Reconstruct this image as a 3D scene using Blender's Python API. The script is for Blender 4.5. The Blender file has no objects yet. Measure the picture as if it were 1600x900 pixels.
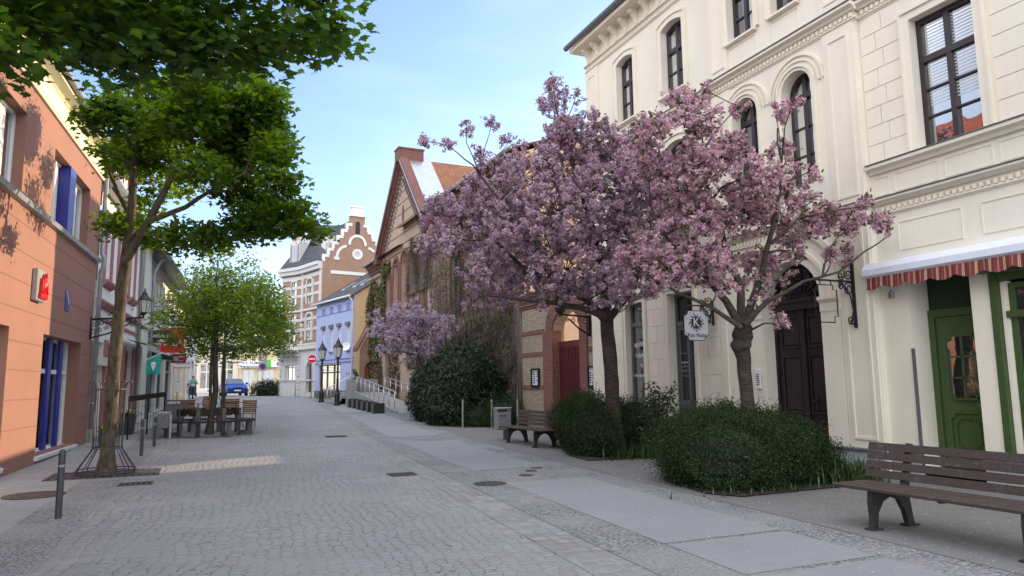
import bpy, bmesh, math, random
import numpy as np
from mathutils import Vector, Matrix
D = bpy.data
SC = bpy.context.scene
COL = SC.collection
rng = np.random.default_rng(11)
random.seed(5)
PI = math.pi
# ------------------------------------------------------------------ camera
F, YAW, PITCH, ROLL, EYE = 1130.0, math.radians(23.5), math.radians(7.6), math.radians(0.7), 1.6
fw = Vector((math.sin(YAW)*math.cos(PITCH), math.cos(YAW)*math.cos(PITCH), math.sin(PITCH)))
r0 = Vector((math.cos(YAW), -math.sin(YAW), 0)); u0 = r0.cross(fw)
rv = r0*math.cos(ROLL)-u0*math.sin(ROLL); uv = u0*math.cos(ROLL)+r0*math.sin(ROLL)
cam_d = D.cameras.new('camera'); cam = D.objects.new('camera', cam_d); COL.objects.link(cam)
cam.matrix_world = Matrix(((rv.x, uv.x, -fw.x, 0), (rv.y, uv.y, -fw.y, 0), (rv.z, uv.z, -fw.z, EYE), (0, 0, 0, 1)))
cam_d.sensor_fit = 'HORIZONTAL'; cam_d.sensor_width = 36; cam_d.lens = 36*F/1600
cam_d.clip_start = .05; cam_d.clip_end = 3000
SC.camera = cam
# ------------------------------------------------------------------ sky, sun, exposure
SUN_AZ, SUN_EL = math.radians(71.0), math.radians(17.0)       # azimuth clockwise from +Y
W = D.worlds.new('World'); SC.world = W; W.use_nodes = True
wn = W.node_tree; wn.nodes.clear()
wo = wn.nodes.new('ShaderNodeOutputWorld'); wb = wn.nodes.new('ShaderNodeBackground')
sky = wn.nodes.new('ShaderNodeTexSky'); sky.sky_type = 'NISHITA'; sky.sun_disc = False
sky.sun_elevation = SUN_EL; sky.sun_rotation = SUN_AZ
sky.air_density = 1.0; sky.dust_density = .55; sky.ozone_density = 2.0; sky.altitude = 50
SKY_STRENGTH = .15
wb.inputs['Strength'].default_value = SKY_STRENGTH
tc = wn.nodes.new('ShaderNodeTexCoord')
# faint haze wisps low over the street
mp = wn.nodes.new('ShaderNodeMapping'); mp.inputs['Scale'].default_value = (1.2, 1.2, 4.5)
nz = wn.nodes.new('ShaderNodeTexNoise'); nz.inputs['Scale'].default_value = 2.2; nz.inputs['Detail'].default_value = 7
wn.links.new(tc.outputs['Generated'], mp.inputs[0]); wn.links.new(mp.outputs[0], nz.inputs[0])
rmp = wn.nodes.new('ShaderNodeMapRange'); rmp.inputs[1].default_value = .46; rmp.inputs[2].default_value = .85; rmp.inputs[4].default_value = .22
wn.links.new(nz.outputs[0], rmp.inputs[0])
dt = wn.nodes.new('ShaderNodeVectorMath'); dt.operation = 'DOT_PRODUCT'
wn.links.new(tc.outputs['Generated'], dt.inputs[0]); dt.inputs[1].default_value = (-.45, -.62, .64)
sky_fill = wn.nodes.new('ShaderNodeMapRange'); sky_fill.interpolation_type = 'SMOOTHSTEP'  # extra sky brightness added behind and above the viewer to fill the facades
sky_fill.inputs[1].default_value = -.1; sky_fill.inputs[2].default_value = .75; sky_fill.inputs[4].default_value = 1.0
wn.links.new(dt.outputs['Value'], sky_fill.inputs[0])
mx1 = wn.nodes.new('ShaderNodeMix'); mx1.data_type = 'RGBA'
mx1.inputs['B'].default_value = (5.0, 5.6, 6.2, 1)
tint = wn.nodes.new('ShaderNodeMix'); tint.data_type = 'RGBA'; tint.blend_type = 'MULTIPLY'; tint.inputs['Factor'].default_value = 1; tint.inputs['B'].default_value = (1.0, .95, 1.02, 1); wn.links.new(sky.outputs[0], tint.inputs['A'])
wn.links.new(rmp.outputs[0], mx1.inputs['Factor']); wn.links.new(tint.outputs['Result'], mx1.inputs['A'])
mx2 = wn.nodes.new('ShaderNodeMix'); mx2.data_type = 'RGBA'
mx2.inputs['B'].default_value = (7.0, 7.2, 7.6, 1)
wn.links.new(sky_fill.outputs[0], mx2.inputs['Factor']); wn.links.new(mx1.outputs['Result'], mx2.inputs['A'])
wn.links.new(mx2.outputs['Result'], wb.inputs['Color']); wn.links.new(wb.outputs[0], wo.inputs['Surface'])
sd = D.lights.new('sun', 'SUN'); sd.energy = 3.3; sd.angle = math.radians(.5); sd.color = (1, .76, .47)
sun = D.objects.new('sun', sd); COL.objects.link(sun); sun.location = (30, 10, 30)
to_sun = Vector((math.sin(SUN_AZ)*math.cos(SUN_EL), math.cos(SUN_AZ)*math.cos(SUN_EL), math.sin(SUN_EL)))
sun.rotation_euler = to_sun.to_track_quat('Z', 'Y').to_euler()
vs = SC.view_settings
SC.display_settings.display_device = 'sRGB'
vs.view_transform = 'Standard'; vs.look = 'None'; vs.gamma = 1; vs.use_curve_mapping = False; vs.exposure = 1.22
SC.render.engine = 'CYCLES'
SC.cycles.max_bounces = 6; SC.cycles.transparent_max_bounces = 8
# ------------------------------------------------------------------ geometry helpers
def gz(s):                                   # the street climbs gently away from the viewer
    return float(np.interp(s, [-60, 16, 20, 24, 28, 35, 45, 55, 70, 100, 400], [0, 0, .05, .13, .26, .42, .64, .86, .98, 1.1, 1.3]))
def at(u, v, depth):                          # world point of a photograph pixel at a camera depth
    p = rv*((u-800)/F*depth)+uv*((450-v)/F*depth)+fw*depth
    return Vector((p.x, p.y, p.z+EYE))
class Frame:                                  # facade frame: a along the wall, d out towards the street, z up
    def __init__(s, o, d, side):
        n = math.hypot(*d); s.o = o; s.d = (d[0]/n, d[1]/n); s.n = (-s.d[1]*side, s.d[0]*side); s.k = 1.
    def __call__(s, a, d, z):
        a = a*s.k
        return (s.o[0]+s.d[0]*a+s.n[0]*d, s.o[1]+s.d[1]*a+s.n[1]*d, z)
def ROOTLOC(p):
    v = Vector((0, 0, 0))
    while p is not None:
        v += p.location; p = p.parent
    return v
class MB:
    def __init__(s, fr=None): s.v = []; s.f = []; s.m = []; s.fr = fr; s.k = 0; s.sm = []; s.smooth = False
    def poly(s, pts, fr=True):
        b = len(s.v)
        for p in pts: s.v.append(s.fr(*p) if (s.fr and fr) else tuple(p))
        s.f.append(tuple(range(b, b+len(pts)))); s.m.append(s.k); s.sm.append(s.smooth)
    def mesh(s, pts, faces):
        b = len(s.v)
        for p in pts: s.v.append(s.fr(*p) if s.fr else tuple(p))
        for f in faces: s.f.append(tuple(b+i for i in f)); s.m.append(s.k); s.sm.append(s.smooth)
    def box(s, a0, a1, b0, b1, c0, c1):
        s.mesh([(a0,b0,c0),(a1,b0,c0),(a1,b1,c0),(a0,b1,c0),(a0,b0,c1),(a1,b0,c1),(a1,b1,c1),(a0,b1,c1)],
               [(0,3,2,1),(4,5,6,7),(0,1,5,4),(1,2,6,5),(2,3,7,6),(3,0,4,7)])
    def bbox(s, a0, a1, b0, b1, c0, c1, e=.012):   # box with chamfered edges
        A = [(a0, a1), (b0, b1), (c0, c1)]
        bm = bmesh.new(); bmesh.ops.create_cube(bm, size=1)
        for v in bm.verts:
            v.co = Vector([(A[i][0]+A[i][1])/2+v.co[i]*(A[i][1]-A[i][0]) for i in range(3)])
        bmesh.ops.bevel(bm, geom=bm.edges[:], offset=e, segments=1, affect='EDGES')
        bm.verts.index_update()
        s.mesh([tuple(v.co) for v in bm.verts], [[v.index for v in f.verts] for f in bm.faces]); bm.free()
    def prism(s, loop, d0, d1, axis='d'):          # loop in (a,z), extruded along d ; axis 'z': loop in (a,d)
        n = len(loop)
        if axis == 'd': P = [(a, d0, z) for a, z in loop]+[(a, d1, z) for a, z in loop]
        elif axis == 'a': P = [(d0, b, c) for b, c in loop]+[(d1, b, c) for b, c in loop]
        else: P = [(a, b, d0) for a, b in loop]+[(a, b, d1) for a, b in loop]
        s.mesh(P, [tuple(range(n))[::-1], tuple(range(n, 2*n))]+[(i, (i+1) % n, n+(i+1) % n, n+i) for i in range(n)])
    def ring(s, outer, inner, d0, d1):             # frame between two matching loops
        n = len(outer)
        P = [(a, d1, z) for a, z in outer]+[(a, d1, z) for a, z in inner]+[(a, d0, z) for a, z in outer]+[(a, d0, z) for a, z in inner]
        fs = []
        for i in range(n):
            j = (i+1) % n
            fs += [(i, j, n+j, n+i), (2*n+i, 2*n+j, j, i), (n+i, n+j, 3*n+j, 3*n+i)]
        s.mesh(P, fs)
    def strip(s, outer, inner, d0, d1):            # as ring but open ended
        n = len(outer)
        P = [(a, d1, z) for a, z in outer]+[(a, d1, z) for a, z in inner]+[(a, d0, z) for a, z in outer]+[(a, d0, z) for a, z in inner]
        fs = []
        for i in range(n-1):
            j = i+1
            fs += [(i, j, n+j, n+i), (2*n+i, 2*n+j, j, i), (n+i, n+j, 3*n+j, 3*n+i)]
        fs += [(0, n, 3*n, 2*n), (n-1, 2*n-1, 4*n-1, 3*n-1)]
        s.mesh(P, fs)
    def tube(s, path, rad, n=8, cap=True):
        P = [Vector(p) for p in path]
        R = rad if isinstance(rad, (list, tuple)) else [rad]*len(P)
        t0 = (P[1]-P[0]).normalized(); x = t0.orthogonal().normalized(); vs_ = []
        for i, p in enumerate(P):
            t = (P[min(i+1, len(P)-1)]-P[max(i-1, 0)]).normalized()
            x = (x-t*x.dot(t)); x = x.normalized() if x.length > 1e-6 else t.orthogonal().normalized(); y = t.cross(x)
            for k in range(n):
                a = 2*PI*k/n; q = p+(x*math.cos(a)+y*math.sin(a))*R[i]; vs_.append(tuple(q))
        fs = [(i*n+k, i*n+(k+1) % n, (i+1)*n+(k+1) % n, (i+1)*n+k) for i in range(len(P)-1) for k in range(n)]
        if cap: fs += [tuple(range(n))[::-1], tuple(range((len(P)-1)*n, len(P)*n))]
        sm = s.smooth; s.smooth = True; s.mesh(vs_, fs); s.smooth = sm
    def lathe(s, c, prof, n=16):                   # prof: (r,z) list about the vertical through c
        vs_ = [(c[0]+r*math.cos(2*PI*k/n), c[1]+r*math.sin(2*PI*k/n), c[2]+z) for r, z in prof for k in range(n)]
        fs = [(i*n+k, i*n+(k+1) % n, (i+1)*n+(k+1) % n, (i+1)*n+k) for i in range(len(prof)-1) for k in range(n)]
        fs += [tuple(range(n))[::-1], tuple(range((len(prof)-1)*n, len(prof)*n))]
        s.mesh(vs_, fs)
    def build(s, name, mats, parent=None, local=False, base=None):
        me = D.meshes.new(name); V = np.array(s.v, dtype=float)
        o = D.objects.new(name, me)
        if not local:
            if parent is not None: off = np.array(ROOTLOC(parent))
            else:
                lo, hi = V.min(0), V.max(0)
                off = np.array(base) if base is not None else np.array([(lo[0]+hi[0])/2, (lo[1]+hi[1])/2, lo[2]])
                o.location = off
            V = V-off
        me.from_pydata(V.tolist(), [], s.f)
        for m in (mats if isinstance(mats, (list, tuple)) else [mats]): me.materials.append(m)
        me.polygons.foreach_set('material_index', s.m); me.polygons.foreach_set('use_smooth', s.sm)
        bm = bmesh.new(); bm.from_mesh(me); bmesh.ops.recalc_face_normals(bm, faces=bm.faces); bm.to_mesh(me); bm.free()
        me.update(); COL.objects.link(o)
        if parent is not None: o.parent = parent
        return o
def tag(o, label=None, cat=None, group=None, kind=None):
    if label: o['label'] = label
    if cat: o['category'] = cat
    if group: o['group'] = group
    if kind: o['kind'] = kind
    return o
def thing(name, label, cat, loc=(0, 0, 0), group=None, rz=0):
    o = D.objects.new(name, None); COL.objects.link(o); o.location = loc; o.rotation_euler = (0, 0, rz)
    o.empty_display_size = .2
    return tag(o, label, cat, group)
def dup(root, loc, rz=0, label=None, group=None):
    r = root.copy(); COL.objects.link(r); r.location = loc; r.rotation_euler = (0, 0, rz)
    if label: r['label'] = label
    if group: r['group'] = group
    for ch in list(root.children):
        c = ch.copy(); COL.objects.link(c); c.parent = r
        for g in ch.children:
            d = g.copy(); COL.objects.link(d); d.parent = c
    return r
def bulk(name, V, faces_n, mat, parent=None, base=None):   # V (N*k,3), k verts per face
    k = faces_n; n = len(V)//k
    me = D.meshes.new(name); off = np.array(ROOTLOC(parent)) if parent is not None else np.array(base if base is not None else (0, 0, 0))
    me.vertices.add(len(V)); me.vertices.foreach_set('co', (V-off).astype(np.float32).ravel())
    me.loops.add(len(V)); me.loops.foreach_set('vertex_index', np.arange(len(V), dtype=np.int32))
    me.polygons.add(n); me.polygons.foreach_set('loop_start', np.arange(0, n*k, k, dtype=np.int32))
    me.update(calc_edges=True); me.validate()
    me.materials.append(mat)
    o = D.objects.new(name, me); COL.objects.link(o)
    if parent is not None: o.parent = parent
    else: o.location = off
    return o
def unit(a): return a/np.maximum(np.linalg.norm(a, axis=-1, keepdims=True), 1e-9)
def leaf_verts(P, N, T, S, tpl, curl=0.0):
    # P centres, N normals, T tip directions, S sizes, tpl (k,2): x along the tip, y across
    N = unit(N); T = unit(T-N*(T*N).sum(1, keepdims=True)); B = np.cross(N, T)
    tpl = np.array(tpl); x = tpl[None, :, 0, None]; y = tpl[None, :, 1, None]
    z = -curl*(x*x+y*y*1.3)
    V = P[:, None, :]+S[:, None, None]*(T[:, None, :]*x+B[:, None, :]*y+N[:, None, :]*z)
    return V.reshape(-1, 3)
KITE = [(0, 0), (.45, .28), (1, 0), (.45, -.28)]
OVAL = [(0, 0), (.3, .26), (.7, .24), (1, 0), (.7, -.24), (.3, -.26)]
LANCE = [(0, 0), (.35, .13), (1, 0), (.35, -.13)]
MAPLE = [(0, .03), (.06, .38), (.22, .30), (.28, .62), (.42, .50), (.50, .72), (.56, .30), (.72, .36), (.78, .16), (1.05, 0),
         (.78, -.16), (.72, -.36), (.56, -.30), (.50, -.72), (.42, -.50), (.28, -.62), (.22, -.30), (.06, -.38), (0, -.03)]
MAPLE_S = [(0, 0), (.12, .42), (.5, .62), (.55, .25), (1, 0), (.55, -.25), (.5, -.62), (.12, -.42)]
SQ = [(-.5, -.5), (.5, -.5), (.5, .5), (-.5, .5)]
PETAL = [(0, -.15), (.35, -.42), (.85, -.35), (1, 0), (.85, .35), (.35, .42), (0, .15)]
def rnd(n): return unit(rng.normal(size=(n, 3)))
# ------------------------------------------------------------------ material helpers
class NT:
    def __init__(s, name):
        s.mat = D.materials.new(name); s.mat.use_nodes = True; s.t = s.mat.node_tree; s.t.nodes.clear()
        s.out = s.n('ShaderNodeOutputMaterial')
    def n(s, t, **k):
        x = s.t.nodes.new(t)
        for a, b in k.items(): setattr(x, a, b)
        return x
    def l(s, a, b): s.t.links.new(a, b)
    def val(s, op, a, b=None, c=None):
        x = s.n('ShaderNodeMath', operation=op)
        for i, q in enumerate((a, b, c)):
            if q is None: continue
            if isinstance(q, (int, float)): x.inputs[i].default_value = q
            else: s.l(q, x.inputs[i])
        return x.outputs[0]
    def mix(s, f, a, b, mode='MIX'):
        x = s.n('ShaderNodeMix', data_type='RGBA', blend_type=mode)
        for key, q in (('Factor', f), ('A', a), ('B', b)):
            i = x.inputs[key]
            if isinstance(q, (int, float)): i.default_value = q
            elif isinstance(q, tuple): i.default_value = (*q[:3], 1)
            else: s.l(q, i)
        return x.outputs['Result']
    def rng(s, f, a, b, c=0., d=1.):
        x = s.n('ShaderNodeMapRange'); s.l(f, x.inputs[0])
        for i, q in enumerate((a, b, c, d)): x.inputs[i+1].default_value = q
        return x.outputs[0]
    def pos(s, scale=(1, 1, 1)):
        g = s.n('ShaderNodeNewGeometry'); m = s.n('ShaderNodeMapping'); m.inputs['Scale'].default_value = scale
        s.l(g.outputs['Position'], m.inputs[0]); return m.outputs[0]
    def obj(s, scale=(1, 1, 1)):
        g = s.n('ShaderNodeTexCoord'); m = s.n('ShaderNodeMapping'); m.inputs['Scale'].default_value = scale
        s.l(g.outputs['Object'], m.inputs[0]); return m.outputs[0]
    def wall(s):      # (distance along the wall, height, 0) for any upright face
        g = s.n('ShaderNodeNewGeometry'); a = s.n('ShaderNodeSeparateXYZ'); b = s.n('ShaderNodeSeparateXYZ')
        s.l(g.outputs['Position'], a.inputs[0]); s.l(g.outputs['True Normal'], b.inputs[0])
        L = s.val('MAXIMUM', s.val('SQRT', s.val('ADD', s.val('MULTIPLY', b.outputs[0], b.outputs[0]), s.val('MULTIPLY', b.outputs[1], b.outputs[1]))), .01)
        u = s.val('DIVIDE', s.val('SUBTRACT', s.val('MULTIPLY', a.outputs[1], b.outputs[0]), s.val('MULTIPLY', a.outputs[0], b.outputs[1])), L)
        c = s.n('ShaderNodeCombineXYZ'); s.l(u, c.inputs[0]); s.l(a.outputs[2], c.inputs[1]); return c.outputs[0]
    def noise(s, vec, scale, detail=4, rough=.55, out=0):
        x = s.n('ShaderNodeTexNoise'); x.inputs['Scale'].default_value = scale; x.inputs['Detail'].default_value = detail
        x.inputs['Roughness'].default_value = rough; s.l(vec, x.inputs[0]); return x.outputs[out]
    def bump(s, h, strength=.3, dist=.01):
        x = s.n('ShaderNodeBump'); x.inputs['Strength'].default_value = strength; x.inputs['Distance'].default_value = dist
        s.l(h, x.inputs['Height']); return x.outputs[0]
    def pbr(s, col, rough=.7, bump=None, metal=0., spec=.5):
        p = s.n('ShaderNodeBsdfPrincipled')
        for key, q in (('Base Color', col), ('Roughness', rough), ('Metallic', metal), ('Specular IOR Level', spec)):
            if isinstance(q, (int, float)): p.inputs[key].default_value = q
            elif isinstance(q, tuple): p.inputs[key].default_value = (*q[:3], 1)
            else: s.l(q, p.inputs[key])
        if bump is not None: s.l(bump, p.inputs['Normal'])
        s.l(p.outputs[0], s.out.inputs[0]); return p
def sc(c, k): return tuple(x*k for x in c)
def plain(name, col, rough=.6, var=.12, scale=6, metal=0., spec=.5, bump=.08, fine=60):
    t = NT(name); v = t.pos()
    n1 = t.noise(v, scale, 5); n2 = t.noise(v, fine, 3)
    c = t.mix(t.rng(n1, .3, .7), sc(col, 1-var), sc(col, 1+var))
    c = t.mix(t.rng(n2, .35, .7, 0, .35), c, sc(col, 1-var*1.5))
    t.pbr(c, rough, t.bump(n2, bump, .01), metal, spec); return t.mat
def plaster(name, col, dirt=(.35, .33, .30), amt=.25, streak=True, bump=.12):
    t = NT(name); w = t.wall(); v = t.pos()
    big = t.noise(v, .7, 6, .6); fine = t.noise(v, 45, 4)
    c = t.mix(t.rng(big, .3, .7), sc(col, .93), sc(col, 1.04))
    if streak:
        m = t.n('ShaderNodeMapping'); m.inputs['Scale'].default_value = (5, .35, 1); t.l(w, m.inputs[0])
        st = t.noise(m.outputs[0], 1.6, 6, .65)
        c = t.mix(t.rng(st, .55, .8, 0, amt), c, tuple(col[i]*(.45+.55*dirt[i]*2) for i in range(3)))
    spot = t.noise(v, 3.1, 8, .7)
    c = t.mix(t.rng(spot, .62, .75, 0, amt), c, tuple(col[i]*.75 for i in range(3)))
    c = t.mix(t.rng(fine, .4, .7, 0, .15), c, sc(col, .85))
    t.pbr(c, .9, t.bump(fine, bump, .006), 0, .25); return t.mat
def brickmat(name, c1, c2, mortar, bw=.25, bh=.075, var=.5, msize=.01):
    t = NT(name); w = t.wall(); b = t.n('ShaderNodeTexBrick')
    t.l(w, b.inputs['Vector']); b.inputs['Scale'].default_value = 1; b.inputs['Brick Width'].default_value = bw; b.inputs['Row Height'].default_value = bh
    b.inputs['Mortar Size'].default_value = msize; b.inputs['Mortar Smooth'].default_value = .3
    b.inputs['Color1'].default_value = (*c1, 1); b.inputs['Color2'].default_value = (*c2, 1); b.inputs['Mortar'].default_value = (*mortar, 1)
    v = t.pos(); n = t.noise(v, 1.1, 6, .65); n2 = t.noise(v, 25, 3)
    c = t.mix(t.rng(n, .35, .75, 0, var), b.outputs['Color'], sc(c1, .55))
    c = t.mix(t.rng(n2, .4, .75, 0, .3), c, sc(c2, .7))
    h = t.val('ADD', t.val('MULTIPLY', b.outputs['Fac'], -1.0), t.val('MULTIPLY', n2, .4))
    t.pbr(c, .88, t.bump(h, .5, .012), 0, .25); return t.mat
def glassmat(name, tint=(.015, .017, .02), refl=.2, kf=1.4, cap=.9):
    t = NT(name); v = t.pos()
    n = t.noise(v, .9, 2); nb = t.bump(n, .05, .2)
    d = t.n('ShaderNodeBsdfDiffuse'); d.inputs[0].default_value = (*tint, 1)
    g = t.n('ShaderNodeBsdfGlossy'); g.inputs['Roughness'].default_value = .015; g.inputs['Color'].default_value = (.95, .97, 1, 1); t.l(nb, g.inputs['Normal'])
    f = t.n('ShaderNodeFresnel'); f.inputs[0].default_value = 1.5; t.l(nb, f.inputs['Normal'])
    k = t.val('MINIMUM', t.val('ADD', t.val('MULTIPLY', f.outputs[0], kf), refl), cap)
    m = t.n('ShaderNodeMixShader'); t.l(k, m.inputs[0]); t.l(d.outputs[0], m.inputs[1]); t.l(g.outputs[0], m.inputs[2])
    t.l(m.outputs[0], t.out.inputs[0]); return t.mat
def leafmat(name, c1, c2, trans=.4, tcol=None, rough=.5, extra=None, gl=.05, clump=0.):
    t = NT(name); g = t.n('ShaderNodeNewGeometry'); r = g.outputs['Random Per Island']
    c = t.mix(r, c1, c2)
    if extra: c = t.mix(t.rng(t.noise(t.pos(), .9, 3), .42, .62), c, extra, 'MIX')
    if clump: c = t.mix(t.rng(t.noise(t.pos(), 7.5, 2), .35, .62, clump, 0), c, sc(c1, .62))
    d = t.n('ShaderNodeBsdfDiffuse'); t.l(c, d.inputs[0])
    tr = t.n('ShaderNodeBsdfTranslucent'); tk = t.mix(1.0, c, tcol or (1.5, 1.5, .6), 'MULTIPLY'); t.l(tk, tr.inputs[0])
    m = t.n('ShaderNodeMixShader'); m.inputs[0].default_value = trans; t.l(d.outputs[0], m.inputs[1]); t.l(tr.outputs[0], m.inputs[2])
    gs = t.n('ShaderNodeBsdfGlossy'); gs.inputs['Roughness'].default_value = rough; gs.inputs['Color'].default_value = (.8, .85, .9, 1)
    m2 = t.n('ShaderNodeMixShader'); m2.inputs[0].default_value = gl; t.l(m.outputs[0], m2.inputs[1]); t.l(gs.outputs[0], m2.inputs[2])
    t.l(m2.outputs[0], t.out.inputs[0]); return t.mat
def barkmat(name, c1, c2, hz=False):
    t = NT(name); v = t.pos((9, 9, 2.2) if not hz else (3, 3, 22)); n = t.noise(v, 2.2, 7, .65); n2 = t.noise(t.pos(), 3, 5)
    c = t.mix(t.rng(n, .35, .65), c1, c2); c = t.mix(t.rng(n2, .5, .7, 0, .4), c, (.16, .17, .12))
    t.pbr(c, .92, t.bump(n, .9, .03), 0, .2); return t.mat
# ------------------------------------------------------------------ materials
M = {}
M['cream'] = plaster('cream plaster', (.80, .755, .645), (.34, .29, .23), .32)
M['creamtrim'] = plaster('cream trim', (.80, .745, .63), (.30, .26, .20), .34, bump=.06)
M['plinthgrey'] = plaster('grey plinth', (.36, .38, .43), amt=.2)
M['slate'] = plain('slate flashing', (.13, .13, .145), .55, .2)
M['salmon'] = plaster('salmon plaster', (.285, .150, .118), (.45, .3, .28), .42, bump=.08)
M['groove'] = plain('groove', (.20, .085, .06), .9)
M['paleyel'] = plaster('pale yellow fascia', (.72, .70, .52), amt=.15)
M['white'] = plaster('white render', (.78, .78, .76), amt=.2)
M['palegrey'] = plaster('pale grey render', (.62, .63, .58), amt=.2)
M['pinktrim'] = plaster('dusty pink trim', (.36, .17, .18), amt=.15)
M['bluewall'] = plaster('lavender blue render', (.42, .48, .74), (.4, .4, .5), .12)
M['bluetrim'] = plain('blue trim', (.16, .19, .42), .7)
M['yelwall'] = plaster('yellow ochre render', (.66, .52, .32), amt=.15)
M['palestone'] = plaster('pale stone', (.62, .61, .60), (.3, .3, .3), .35, bump=.2)
M['brickY'] = brickmat('pale yellow brick', (.53, .375, .275), (.46, .31, .23), (.33, .29, .26))
M['brickG'] = brickmat('greyish clinker brick', (.42, .36, .275), (.29, .235, .175), (.22, .20, .18), var=.6)
M['brickR'] = brickmat('red brick', (.235, .088, .066), (.17, .064, .05), (.20, .17, .155))
M['brickO'] = brickmat('orange brick', (.42, .25, .17), (.36, .20, .135), (.36, .29, .24), .24, .08, .25)
M['tileO'] = None
def tilemat(name, c1, c2, rh=.16, bw=.2):
    t = NT(name); w = t.wall(); b = t.n('ShaderNodeTexBrick'); t.l(w, b.inputs['Vector']); b.offset = 0
    b.inputs['Scale'].default_value = 1; b.inputs['Brick Width'].default_value = bw; b.inputs['Row Height'].default_value = rh
    b.inputs['Mortar Size'].default_value = .018; b.inputs['Mortar Smooth'].default_value = 1.
    b.inputs['Color1'].default_value = (*c1, 1); b.inputs['Color2'].default_value = (*c2, 1); b.inputs['Mortar'].default_value = (*sc(c1, .3), 1)
    n = t.noise(t.pos(), 1.5, 5); c = t.mix(t.rng(n, .4, .75, 0, .5), b.outputs[0], sc(c2, .6))
    t.pbr(c, .75, t.bump(t.val('MULTIPLY', b.outputs['Fac'], -1.), .9, .05), 0, .3); return t.mat
M['tileO'] = tilemat('orange clay tiles', (.37, .165, .085), (.29, .12, .065))
M['tileR'] = tilemat('red clay tiles', (.34, .095, .06), (.28, .08, .05))
M['tileD'] = tilemat('dark slate tiles', (.10, .105, .12), (.075, .08, .095), .2, .25)
M['zinc'] = plain('zinc sheet', (.34, .36, .39), .42, .2, 3, .55)
M['pipe'] = plain('grey downpipe', (.30, .31, .33), .5, .2, 4, .3)
M['zincblue'] = plain('bright metal flashing', (.62, .64, .68), .28, .1, 2, .9)
M['darkwood'] = plain('dark brown paint', (.030, .020, .022), .42, .25, 8, bump=.1)
M['doorwood'] = plain('aubergine door paint', (.016, .008, .011), .55, .35, 6)
M['green'] = plain('moss green paint', (.045, .085, .024), .45, .15, 5)
M['greendark'] = plain('dark green board', (.010, .030, .012), .6, .2)
M['glass'] = glassmat('window glass', refl=.25)
M['glassd'] = glassmat('shop glass', (.02, .022, .024), .02, .8, .45)
M['redpaint'] = plain('oxblood gate paint', (.105, .016, .018), .5, .25, 5)
M['iron'] = plain('black iron', (.012, .012, .014), .5, .3, 20)
M['steel'] = plain('galvanised steel', (.33, .34, .36), .45, .18, 15, .6)
M['steeld'] = plain('dull grey steel', (.16, .165, .175), .5, .2, 15, .4)
M['alum'] = plain('brushed aluminium', (.62, .63, .66), .35, .1, 10, .8)
M['whitep'] = plain('white enamel', (.78, .78, .80), .35, .05)
M['cassette'] = plain('white awning box', (.74, .78, .88), .4, .05)
M['blackp'] = plain('black paint', (.015, .015, .018), .4)
M['cobalt'] = plain('cobalt blue metal', (.012, .022, .26), .4, .1)
M['whiteframe'] = plain('white upvc', (.70, .72, .72), .4, .06)
M['redsign'] = plain('bright red plastic', (.62, .010, .012), .3, .05)
M['teal'] = plain('teal cloth', (.02, .36, .30), .8)
M['orange'] = plain('orange plastic', (.75, .18, .03), .5)
M['sgreen'] = plain('bright green sign', (.08, .42, .03), .5)
M['darkred'] = plain('maroon sign', (.30, .012, .035), .45)
M['paper'] = plain('printed paper', (.62, .66, .74), .6, .08)
M['ink'] = plain('ink', (.03, .03, .05), .6)
M['granite'] = plain('grey granite', (.30, .30, .31), .8, .25, 30, bump=.3, fine=160)
M['concrete'] = plain('concrete', (.30, .30, .30), .85, .2, 3, bump=.25)
M['soil'] = plain('planting soil', (.05, .040, .030), .95, .4, 9, bump=.8)
M['curtain'] = plain('white curtain', (.62, .62, .62), .9, .15, 4)
def benchwood(name, c):
    t = NT(name); v = t.obj((1.2, 30, 30)); n = t.noise(v, 2, 6, .7); n2 = t.noise(t.obj((1, 1, 1)), 9, 5, .7)
    k = t.mix(t.rng(n, .3, .7), sc(c, .55), sc(c, 1.2)); k = t.mix(t.rng(n2, .55, .75, 0, .6), k, (.15, .13, .125))
    t.pbr(k, .72, t.bump(n, .4, .006), 0, .35); return t.mat
M['bench'] = benchwood('weathered brown slats', (.072, .050, .046))
M['wood'] = benchwood('oiled chair wood', (.26, .115, .045))
M['railwood'] = benchwood('dark stained rail', (.030, .018, .014))
# awning stripes run down the valance
t = NT('striped awning cloth'); sx = t.n('ShaderNodeSeparateXYZ'); t.l(t.pos(), sx.inputs[0])
f = t.val('FRACT', t.val('MULTIPLY', sx.outputs[1], 1/.20))
c = t.mix(t.val('GREATER_THAN', f, .18), (.50, .34, .23), (.175, .05, .052))
c = t.mix(t.val('COMPARE', f, .52, .05), c, (.40, .16, .13)); c = t.mix(t.val('COMPARE', f, .86, .05), c, (.15, .025, .03))
c = t.mix(t.val('COMPARE', f, .09, .02), c, (.30, .07, .06))
t.pbr(c, .9, None, 0, .2); M['stripes'] = t.mat
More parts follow.
